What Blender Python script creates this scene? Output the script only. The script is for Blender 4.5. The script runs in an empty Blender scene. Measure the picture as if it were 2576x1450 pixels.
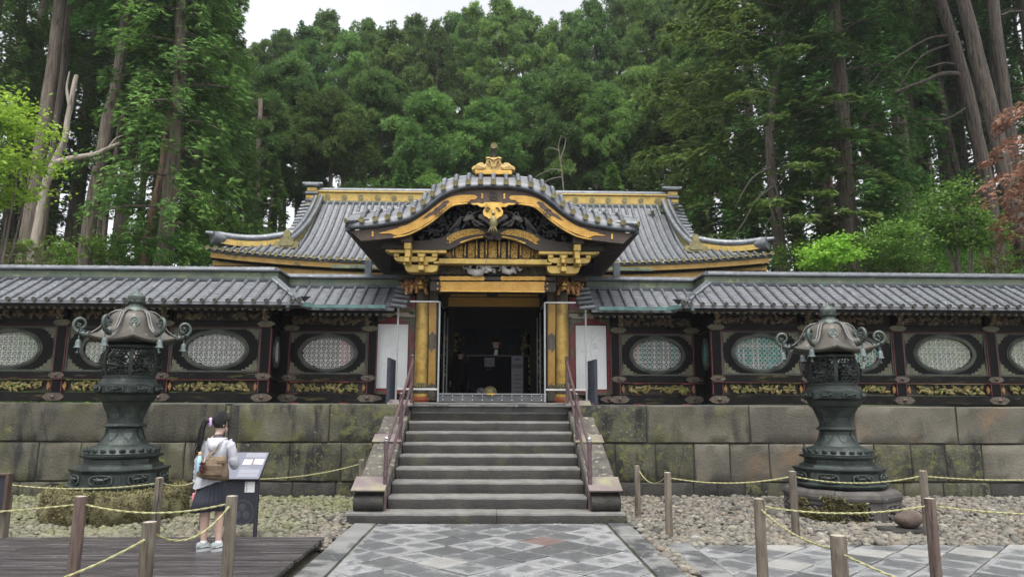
import bpy, bmesh, math, random
import numpy as np
from mathutils import Vector, Matrix, noise as mnoise
random.seed(7); RNG = np.random.default_rng(11)
S = bpy.context.scene; COL = S.collection
PI = math.pi
# ---------------------------------------------------------------- camera
CAMZ = 1.66; FPX = 1750.0; PW, PH = 2576.0, 1450.0
_y = math.radians(1.5); _p = math.atan((1013-725)/FPX); _r = 0.0042
FWD = Vector((math.sin(_y)*math.cos(_p), math.cos(_y)*math.cos(_p), math.sin(_p)))
_r0 = Vector((math.cos(_y), -math.sin(_y), 0)); _u0 = _r0.cross(FWD)
RGT = math.cos(_r)*_r0 + math.sin(_r)*_u0; UPV = -math.sin(_r)*_r0 + math.cos(_r)*_u0
cam = bpy.data.cameras.new('camera'); camo = bpy.data.objects.new('camera', cam); COL.objects.link(camo)
cam.sensor_width = 36; cam.lens = 36*FPX/PW; cam.clip_end = 2000; cam.clip_start = .05
camo.matrix_world = Matrix(((RGT.x, UPV.x, -FWD.x, 0), (RGT.y, UPV.y, -FWD.y, 0), (RGT.z, UPV.z, -FWD.z, CAMZ), (0, 0, 0, 1)))
S.camera = camo
# ---------------------------------------------------------------- light and exposure
W = bpy.data.worlds.new('World'); S.world = W; W.use_nodes = True
wt = W.node_tree; wt.nodes.clear()
wo = wt.nodes.new('ShaderNodeOutputWorld'); bg = wt.nodes.new('ShaderNodeBackground')
sk = wt.nodes.new('ShaderNodeTexSky'); sk.sky_type = 'NISHITA'; sk.sun_disc = False
SUN_EL, SUN_AZ = math.radians(68), math.radians(-25)      # high, behind and left of the camera
sk.sun_elevation = SUN_EL; sk.sun_rotation = math.radians(180)+SUN_AZ
sk.air_density = 1.0; sk.dust_density = 4.0; sk.ozone_density = 1.0
hs = wt.nodes.new('ShaderNodeHueSaturation'); hs.inputs['Saturation'].default_value = .16
tc = wt.nodes.new('ShaderNodeTexCoord'); nz = wt.nodes.new('ShaderNodeTexNoise'); nz.inputs['Scale'].default_value = 2.2; nz.inputs['Detail'].default_value = 5
mr = wt.nodes.new('ShaderNodeMapRange'); mr.inputs[1].default_value = .3; mr.inputs[2].default_value = .7; mr.inputs[3].default_value = .82; mr.inputs[4].default_value = 1.12
mm = wt.nodes.new('ShaderNodeMix'); mm.data_type = 'RGBA'; mm.blend_type = 'MULTIPLY'; mm.inputs[0].default_value = 1
L = wt.links.new
L(sk.outputs[0], hs.inputs['Color']); L(tc.outputs['Generated'], nz.inputs['Vector']); L(nz.outputs['Fac'], mr.inputs[0])
L(hs.outputs[0], mm.inputs[6]); L(mr.outputs[0], mm.inputs[7]); L(mm.outputs[2], bg.inputs['Color']); L(bg.outputs[0], wo.inputs['Surface'])
bg.inputs['Strength'].default_value = 0.15
sl = bpy.data.lights.new('sun', 'SUN'); sl.energy = 1.5; sl.angle = math.radians(30); sl.color = (1, .97, .92)
so = bpy.data.objects.new('sun', sl); COL.objects.link(so)
so.rotation_euler = (math.radians(90)-SUN_EL, 0, SUN_AZ)
S.view_settings.view_transform = 'Standard'; S.view_settings.look = 'None'; S.view_settings.exposure = 1.25; S.view_settings.gamma = 1
S.view_settings.use_curve_mapping = False
S.cycles.max_bounces = 8; S.cycles.diffuse_bounces = 3; S.cycles.glossy_bounces = 3; S.cycles.transparent_max_bounces = 12; S.cycles.transmission_bounces = 4
# ---------------------------------------------------------------- survey of the photograph: a picture point at a known distance Y (or height Z) in metres
KV = .64375
def at(x, y, Y):
    d = FWD + RGT*((x-1288)/FPX) - UPV*((y-725)/FPX); t = Y/d.y
    return Vector((d.x*t, Y, CAMZ+d.z*t))
def atz(x, y, Z):
    d = FWD + RGT*((x-1288)/FPX) - UPV*((y-725)/FPX); t = (Z-CAMZ)/d.z
    return Vector((d.x*t, d.y*t, Z))
VIEWS = {1: (1300, 550, 1.98154), 2: (1450, 1050, 2.544), 3: (1300, 1500, 1.92857), 4: (0, 980, 2.339), 5: (0, 1560, 1.98154), 6: (680, 1580, 2.338), 7: (2700, 1560, 1.98154)}
def zp(k, zx, zy, Y):
    a, b, s = VIEWS[k]; return at((a+zx/s)*KV, (b+zy/s)*KV, Y)
# ---------------------------------------------------------------- object helpers
WO = {}
def rootpos(o): return WO.get(o.name, Vector((0, 0, 0))) if o else Vector((0, 0, 0))
def tag(o, label=None, cat=None, group=None, kind=None):
    if label: o['label'] = label
    if cat: o['category'] = cat
    if group: o['group'] = group
    if kind: o['kind'] = kind
    return o
def thing(name, label, cat, loc=(0, 0, 0), group=None):
    o = bpy.data.objects.new(name, None); COL.objects.link(o); o.location = loc; o.empty_display_size = .2
    WO[o.name] = Vector(loc); return tag(o, label, cat, group)
class MB:
    def __init__(s): s.v = []; s.f = []; s.m = []; s.mi = 0
    def add(s, vs, fs):
        b = len(s.v); s.v.extend([tuple(p) for p in vs]); s.f.extend([tuple(i+b for i in q) for q in fs]); s.m.extend([s.mi]*len(fs)); return s
    def box(s, x0, x1, y0, y1, z0, z1, c=0):
        if x0 > x1: x0, x1 = x1, x0
        if y0 > y1: y0, y1 = y1, y0
        if z0 > z1: z0, z1 = z1, z0
        if c:
            c = min(c, (x1-x0)*.45, (y1-y0)*.45, (z1-z0)*.45)
            vs = []; idx = {}
            for a in range(3):
                for sx in (0, 1):
                    for sy in (0, 1):
                        for sz in (0, 1):
                            p = [x1 if sx else x0, y1 if sy else y0, z1 if sz else z0]
                            for q in range(3):
                                if q != a: p[q] += -c if (sx, sy, sz)[q] else c
                            idx[(a, sx, sy, sz)] = len(vs); vs.append(p)
            g = lambda a, x, y, z: idx[(a, x, y, z)]
            fs = [(g(0, 0, 0, 0), g(0, 0, 0, 1), g(0, 0, 1, 1), g(0, 0, 1, 0)), (g(0, 1, 0, 0), g(0, 1, 1, 0), g(0, 1, 1, 1), g(0, 1, 0, 1)),
                  (g(1, 0, 0, 0), g(1, 1, 0, 0), g(1, 1, 0, 1), g(1, 0, 0, 1)), (g(1, 0, 1, 0), g(1, 0, 1, 1), g(1, 1, 1, 1), g(1, 1, 1, 0)),
                  (g(2, 0, 0, 0), g(2, 0, 1, 0), g(2, 1, 1, 0), g(2, 1, 0, 0)), (g(2, 0, 0, 1), g(2, 1, 0, 1), g(2, 1, 1, 1), g(2, 0, 1, 1))]
            for sx in (0, 1):
                for sy in (0, 1): fs.append((g(0, sx, sy, 0), g(0, sx, sy, 1), g(1, sx, sy, 1), g(1, sx, sy, 0)))
                for sz in (0, 1): fs.append((g(0, sx, 0, sz), g(0, sx, 1, sz), g(2, sx, 1, sz), g(2, sx, 0, sz)))
                for sy in (0, 1):
                    for sz in (0, 1): fs.append((g(0, sx, sy, sz), g(1, sx, sy, sz), g(2, sx, sy, sz)))
            for sy in (0, 1):
                for sz in (0, 1): fs.append((g(1, 0, sy, sz), g(1, 1, sy, sz), g(2, 1, sy, sz), g(2, 0, sy, sz)))
            return s.add(vs, fs)
        vs = [(x0, y0, z0), (x1, y0, z0), (x1, y1, z0), (x0, y1, z0), (x0, y0, z1), (x1, y0, z1), (x1, y1, z1), (x0, y1, z1)]
        return s.add(vs, [(0, 3, 2, 1), (4, 5, 6, 7), (0, 1, 5, 4), (1, 2, 6, 5), (2, 3, 7, 6), (3, 0, 4, 7)])
    def tube(s, pts, r, n=8, cap=True, squash=1):
        pts = [Vector(p) for p in pts]; k = len(pts); rs = list(r) if hasattr(r, '__len__') else [r]*k
        vs = []; up = None
        for i, p in enumerate(pts):
            d = (pts[min(i+1, k-1)]-pts[max(i-1, 0)])
            d = d.normalized() if d.length > 1e-9 else Vector((0, 0, 1))
            if up is None:
                up = Vector((0, 0, 1)) if abs(d.z) < .9 else Vector((0, 1, 0))
            a = d.cross(up)
            if a.length < 1e-5: a = d.orthogonal()
            a.normalize(); b = a.cross(d); up = b
            for j in range(n):
                t = 2*PI*j/n; vs.append(p + a*(math.cos(t)*rs[i]) + b*(math.sin(t)*rs[i]*squash))
        fs = []
        for i in range(k-1):
            for j in range(n):
                j2 = (j+1) % n; fs.append((i*n+j, i*n+j2, (i+1)*n+j2, (i+1)*n+j))
        if cap: fs.append(tuple(range(n-1, -1, -1))); fs.append(tuple((k-1)*n+j for j in range(n)))
        return s.add(vs, fs)
    def lathe(s, prof, n=16, c=(0, 0, 0), ph=0, rf=None, cap=True):
        vs = []; fs = []
        for (r, z) in prof:
            for j in range(n):
                t = 2*PI*j/n+ph; q = r*(rf(t, z) if rf else 1); vs.append((c[0]+q*math.cos(t), c[1]+q*math.sin(t), c[2]+z))
        k = len(prof)
        for i in range(k-1):
            for j in range(n):
                j2 = (j+1) % n; fs.append((i*n+j, i*n+j2, (i+1)*n+j2, (i+1)*n+j))
        if cap: fs.append(tuple(range(n-1, -1, -1))); fs.append(tuple((k-1)*n+j for j in range(n)))
        return s.add(vs, fs)
    def prism(s, poly, y0, y1):          # polygon of (x, z) extruded from y0 (front) to y1
        n = len(poly); vs = [(x, y0, z) for x, z in poly]+[(x, y1, z) for x, z in poly]
        fs = [tuple(range(n)), tuple(range(2*n-1, n-1, -1))]+[(i, n+i, n+(i+1) % n, (i+1) % n) for i in range(n)]
        return s.add(vs, fs)
    def strip(s, top, bot, y0, y1):      # board between two (x, z) polylines with the same number of points
        n = len(top); vs = []
        for (x, z), (x2, z2) in zip(top, bot): vs += [(x, y0, z), (x2, y0, z2), (x, y1, z), (x2, y1, z2)]
        fs = []
        for i in range(n-1):
            a, b = 4*i, 4*i+4; fs += [(a, a+1, b+1, b), (a+2, b+2, b+3, a+3), (a, b, b+2, a+2), (a+1, a+3, b+3, b+1)]
        e = 4*(n-1); fs += [(0, 2, 3, 1), (e, e+1, e+3, e+2)]
        return s.add(vs, fs)
    def ell(s, c, r, nu=8, nv=5, rot=None):
        if not hasattr(r, '__len__'): r = (r, r, r)
        vs = []; fs = []; c = Vector(c)
        for i in range(1, nv):
            th = PI*i/nv
            for j in range(nu):
                t = 2*PI*j/nu; p = Vector((r[0]*math.sin(th)*math.cos(t), r[1]*math.sin(th)*math.sin(t), r[2]*math.cos(th)))
                vs.append(c+(rot @ p if rot else p))
        a = len(vs); tp = Vector((0, 0, r[2])); vs += [c+(rot @ tp if rot else tp), c-(rot @ tp if rot else tp)]
        for i in range(nv-2):
            for j in range(nu):
                j2 = (j+1) % nu; fs.append((i*nu+j, (i+1)*nu+j, (i+1)*nu+j2, i*nu+j2))
        for j in range(nu):
            j2 = (j+1) % nu; fs.append((a, j, j2)); fs.append((a+1, (nv-2)*nu+j2, (nv-2)*nu+j))
        return s.add(vs, fs)
    def grid(s, fn, nu, nv, closed=False):
        vs = [fn(i/nu, j/nv) for i in range(nu+1) for j in range(nv+1)]; w = nv+1
        return s.add(vs, [(i*w+j, (i+1)*w+j, (i+1)*w+j+1, i*w+j+1) for i in range(nu) for j in range(nv)])
    def mirror(s, x0=0.0):
        n = len(s.v); vs = [(2*x0-x, y, z) for x, y, z in s.v]; fs = [tuple(reversed(f)) for f in s.f]
        s.v += vs; s.f += [tuple(i+n for i in f) for f in fs]; s.m += s.m[:]; return s
    def xf(s, M):
        s.v = [tuple(M @ Vector(p)) for p in s.v]; return s
    def jit(s, a, f=3.0):
        s.v = [tuple(Vector(p)+mnoise.noise_vector(Vector(p)*f)*a) for p in s.v]; return s
    def mesh(s, name, mats, smooth=None, org=None):
        me = bpy.data.meshes.new(name); v = s.v
        if org is not None: v = [(x-org[0], y-org[1], z-org[2]) for x, y, z in v]
        me.from_pydata(v, [], s.f)
        if not isinstance(mats, (list, tuple)): mats = [mats]
        for m in mats: me.materials.append(m)
        if len(mats) > 1: me.polygons.foreach_set('material_index', s.m)
        if smooth:
            me.polygons.foreach_set('use_smooth', [True]*len(me.polygons)); me.set_sharp_from_angle(angle=math.radians(smooth))
        me.update(); return me
def obj(name, mb, mats, parent=None, smooth=None, loc=None):
    """link mb as one mesh object; its vertices are given in world coordinates"""
    if getattr(mb, 'mir', None) is not None:          # a piece that has a twin on the other side of the gate axis
        x0 = mb.mir; mb.mir = None; t = MB(); t.v = [(2*x0-x, y, z) for x, y, z in mb.v]; t.f = [tuple(reversed(f)) for f in mb.f]; t.m = mb.m[:]
        first = obj(name, mb, mats, parent, smooth, loc); obj(name, t, mats, parent, smooth, loc); return first
    org = rootpos(parent) if parent else Vector(loc if loc is not None else (0, 0, 0))
    o = bpy.data.objects.new(name, mb.mesh(name, mats, smooth, org)); COL.objects.link(o)
    if parent: o.parent = parent
    else: o.location = org
    WO[o.name] = org.copy(); return o
def inst(name, me, parent, loc, rot=(0, 0, 0), scale=(1, 1, 1)):
    o = bpy.data.objects.new(name, me); COL.objects.link(o); o.parent = parent
    o.location = Vector(loc)-rootpos(parent); o.rotation_euler = rot; o.scale = scale; WO[o.name] = Vector(loc); return o
def dup(root, loc, rotz=0, label=None, scale=None):
    def cp(o, par):
        c = o.copy(); COL.objects.link(c)
        if par: c.parent = par
        for ch in o.children: cp(ch, c)
        return c
    r = cp(root, None); r.location = loc; r.rotation_euler = (0, 0, rotz); WO[r.name] = Vector(loc)
    if scale: r.scale = (scale,)*3
    if label: r['label'] = label
    return r
def npmesh(name, V, T, mat, tone=None, smooth=False, attr='tone'):
    me = bpy.data.meshes.new(name); nv, nf = len(V), len(T); k = T.shape[1]
    me.vertices.add(nv); me.vertices.foreach_set('co', np.ascontiguousarray(V, dtype=np.float32).ravel())
    me.loops.add(nf*k); me.loops.foreach_set('vertex_index', np.ascontiguousarray(T, dtype=np.int32).ravel())
    me.polygons.add(nf); me.polygons.foreach_set('loop_start', np.arange(0, nf*k, k, dtype=np.int32))
    if smooth: me.polygons.foreach_set('use_smooth', np.ones(nf, dtype=bool))
    if tone is not None:
        if tone.ndim == 1:
            a = me.attributes.new(attr, 'FLOAT', 'POINT'); a.data.foreach_set('value', np.ascontiguousarray(tone, dtype=np.float32))
        else:
            a = me.attributes.new(attr, 'FLOAT_COLOR', 'POINT'); a.data.foreach_set('color', np.ascontiguousarray(tone, dtype=np.float32).ravel())
    me.materials.append(mat); me.update(calc_edges=True); me.validate(); return me
# ---------------------------------------------------------------- materials
def M(name, c1, c2=None, scale=3., rough=.6, metal=0., bump=0., bscale=None, stretch=(1, 1, 1), ramp=(.35, .65), layers=(), rnd=0., detail=5., spec=.5, wet=None, bstretch=None, coord=None, bdist=.02):
    m = bpy.data.materials.new(name); m.use_nodes = True; nt = m.node_tree; N = nt.nodes.new; Lk = nt.links.new
    b = nt.nodes['Principled BSDF']; b.inputs['Metallic'].default_value = metal; b.inputs['Roughness'].default_value = rough
    b.inputs['Specular IOR Level'].default_value = spec
    if coord == 'obj': src = N('ShaderNodeTexCoord').outputs['Object']
    else: src = N('ShaderNodeNewGeometry').outputs['Position']
    def nse(sc, st, det=detail):
        mp = N('ShaderNodeMapping'); mp.inputs['Scale'].default_value = st; Lk(src, mp.inputs['Vector'])
        n = N('ShaderNodeTexNoise'); n.inputs['Scale'].default_value = sc; n.inputs['Detail'].default_value = det; n.inputs['Roughness'].default_value = .6
        Lk(mp.outputs[0], n.inputs['Vector']); return n.outputs['Fac']
    def mrange(f, lo, hi, a=0., c=1.):
        q = N('ShaderNodeMapRange'); q.inputs[1].default_value = lo; q.inputs[2].default_value = hi; q.inputs[3].default_value = a; q.inputs[4].default_value = c
        Lk(f, q.inputs[0]); return q.outputs[0]
    def mix(f, a, c, mode='MIX'):
        q = N('ShaderNodeMix'); q.data_type = 'RGBA'; q.blend_type = mode
        if isinstance(f, float): q.inputs[0].default_value = f
        else: Lk(f, q.inputs[0])
        for i, x in ((6, a), (7, c)):
            if isinstance(x, tuple): q.inputs[i].default_value = (*x[:3], 1)
            else: Lk(x, q.inputs[i])
        return q.outputs[2]
    col = c1
    if c2 is not None: col = mix(mrange(nse(scale, stretch), *ramp), c1, c2)
    rsrc = None
    for ly in layers:
        c, sc, lo, hi = ly[:4]; st = ly[4] if len(ly) > 4 and ly[4] else (1, 1, 1)
        f = mrange(nse(sc, st), lo, hi)
        if len(ly) > 6 and ly[6]:                                   # only above / below a height: (z0, z1)
            sp = N('ShaderNodeSeparateXYZ'); Lk(N('ShaderNodeNewGeometry').outputs['Position'], sp.inputs[0])
            g = mrange(sp.outputs['Z'], *ly[6]); ml = N('ShaderNodeMath'); ml.operation = 'MULTIPLY'; Lk(f, ml.inputs[0]); Lk(g, ml.inputs[1]); f = ml.outputs[0]
        col = mix(f, col, c)
        if len(ly) > 5 and ly[5] is not None:
            q = N('ShaderNodeMix'); q.data_type = 'FLOAT'; Lk(f, q.inputs[0])
            if rsrc is None: q.inputs[2].default_value = rough
            else: Lk(rsrc, q.inputs[2])
            q.inputs[3].default_value = ly[5]; rsrc = q.outputs[0]
    if rnd:
        oi = N('ShaderNodeObjectInfo'); v = mrange(oi.outputs['Random'], 0, 1, 1-rnd, 1+rnd)
        cb = N('ShaderNodeCombineColor'); [Lk(v, cb.inputs[i]) for i in range(3)]
        col = mix(1., col, cb.outputs[0], 'MULTIPLY')
    if isinstance(col, tuple): b.inputs['Base Color'].default_value = (*col[:3], 1)
    else: Lk(col, b.inputs['Base Color'])
    if rsrc is not None: Lk(rsrc, b.inputs['Roughness'])
    if bump:
        bp = N('ShaderNodeBump'); bp.inputs['Strength'].default_value = bump; bp.inputs['Distance'].default_value = bdist
        Lk(nse(bscale or scale*6, bstretch or stretch), bp.inputs['Height']); Lk(bp.outputs[0], b.inputs['Normal'])
    m['b'] = 1; return m
def pattern_bump(m, scale, dist=.01, kind='voronoi', strength=1., dark=None):
    nt = m.node_tree; N = nt.nodes.new; Lk = nt.links.new; b = nt.nodes['Principled BSDF']
    g = N('ShaderNodeNewGeometry'); mp = N('ShaderNodeMapping'); mp.inputs['Scale'].default_value = scale; Lk(g.outputs['Position'], mp.inputs[0])
    v = N('ShaderNodeTexVoronoi'); v.inputs['Scale'].default_value = 1; v.inputs['Randomness'].default_value = .15 if kind == 'hex' else 1
    Lk(mp.outputs[0], v.inputs['Vector'])
    bp = N('ShaderNodeBump'); bp.inputs['Strength'].default_value = strength; bp.inputs['Distance'].default_value = dist; bp.invert = True
    Lk(v.outputs['Distance'], bp.inputs['Height']); Lk(bp.outputs[0], b.inputs['Normal'])
    if dark:
        q = N('ShaderNodeMix'); q.data_type = 'RGBA'; r = N('ShaderNodeMapRange'); r.inputs[1].default_value = .45; r.inputs[2].default_value = .75
        Lk(v.outputs['Distance'], r.inputs[0]); Lk(r.outputs[0], q.inputs[0])
        old = b.inputs['Base Color'].links
        if old: Lk(old[0].from_socket, q.inputs[6])
        else: q.inputs[6].default_value = b.inputs['Base Color'].default_value
        q.inputs[7].default_value = (*dark, 1); Lk(q.outputs[2], b.inputs['Base Color'])
    return m
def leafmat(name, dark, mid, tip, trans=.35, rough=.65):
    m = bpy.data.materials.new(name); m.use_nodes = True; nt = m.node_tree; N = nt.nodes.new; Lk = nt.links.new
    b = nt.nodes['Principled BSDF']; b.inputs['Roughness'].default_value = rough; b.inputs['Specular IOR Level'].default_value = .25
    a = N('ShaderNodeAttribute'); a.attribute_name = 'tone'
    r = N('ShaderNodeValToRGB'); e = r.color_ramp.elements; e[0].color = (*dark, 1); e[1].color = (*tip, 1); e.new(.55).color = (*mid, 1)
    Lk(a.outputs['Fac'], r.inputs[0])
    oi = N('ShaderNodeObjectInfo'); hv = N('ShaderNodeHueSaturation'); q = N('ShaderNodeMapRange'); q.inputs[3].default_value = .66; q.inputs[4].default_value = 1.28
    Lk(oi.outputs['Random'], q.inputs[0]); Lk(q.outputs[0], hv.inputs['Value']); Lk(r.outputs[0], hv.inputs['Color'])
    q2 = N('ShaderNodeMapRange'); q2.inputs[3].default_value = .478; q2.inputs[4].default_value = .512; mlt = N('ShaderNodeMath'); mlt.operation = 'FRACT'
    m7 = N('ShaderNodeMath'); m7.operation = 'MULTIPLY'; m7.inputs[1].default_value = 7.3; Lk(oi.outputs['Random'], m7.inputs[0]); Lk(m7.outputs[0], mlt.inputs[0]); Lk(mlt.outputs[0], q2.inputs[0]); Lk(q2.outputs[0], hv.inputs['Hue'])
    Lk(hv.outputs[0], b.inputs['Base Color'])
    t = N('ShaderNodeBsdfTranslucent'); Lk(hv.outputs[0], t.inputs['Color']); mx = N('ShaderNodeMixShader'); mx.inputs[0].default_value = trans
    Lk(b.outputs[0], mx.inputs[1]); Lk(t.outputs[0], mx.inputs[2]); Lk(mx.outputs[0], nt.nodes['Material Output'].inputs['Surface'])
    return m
def attrmat(name, rough=.8, attr='hue', bump=.3, wetf=0):
    m = M(name, (.3, .3, .3), rough=rough, bump=bump, bscale=60); nt = m.node_tree
    a = nt.nodes.new('ShaderNodeAttribute'); a.attribute_name = attr
    nt.links.new(a.outputs['Color'], nt.nodes['Principled BSDF'].inputs['Base Color']); return m
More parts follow.
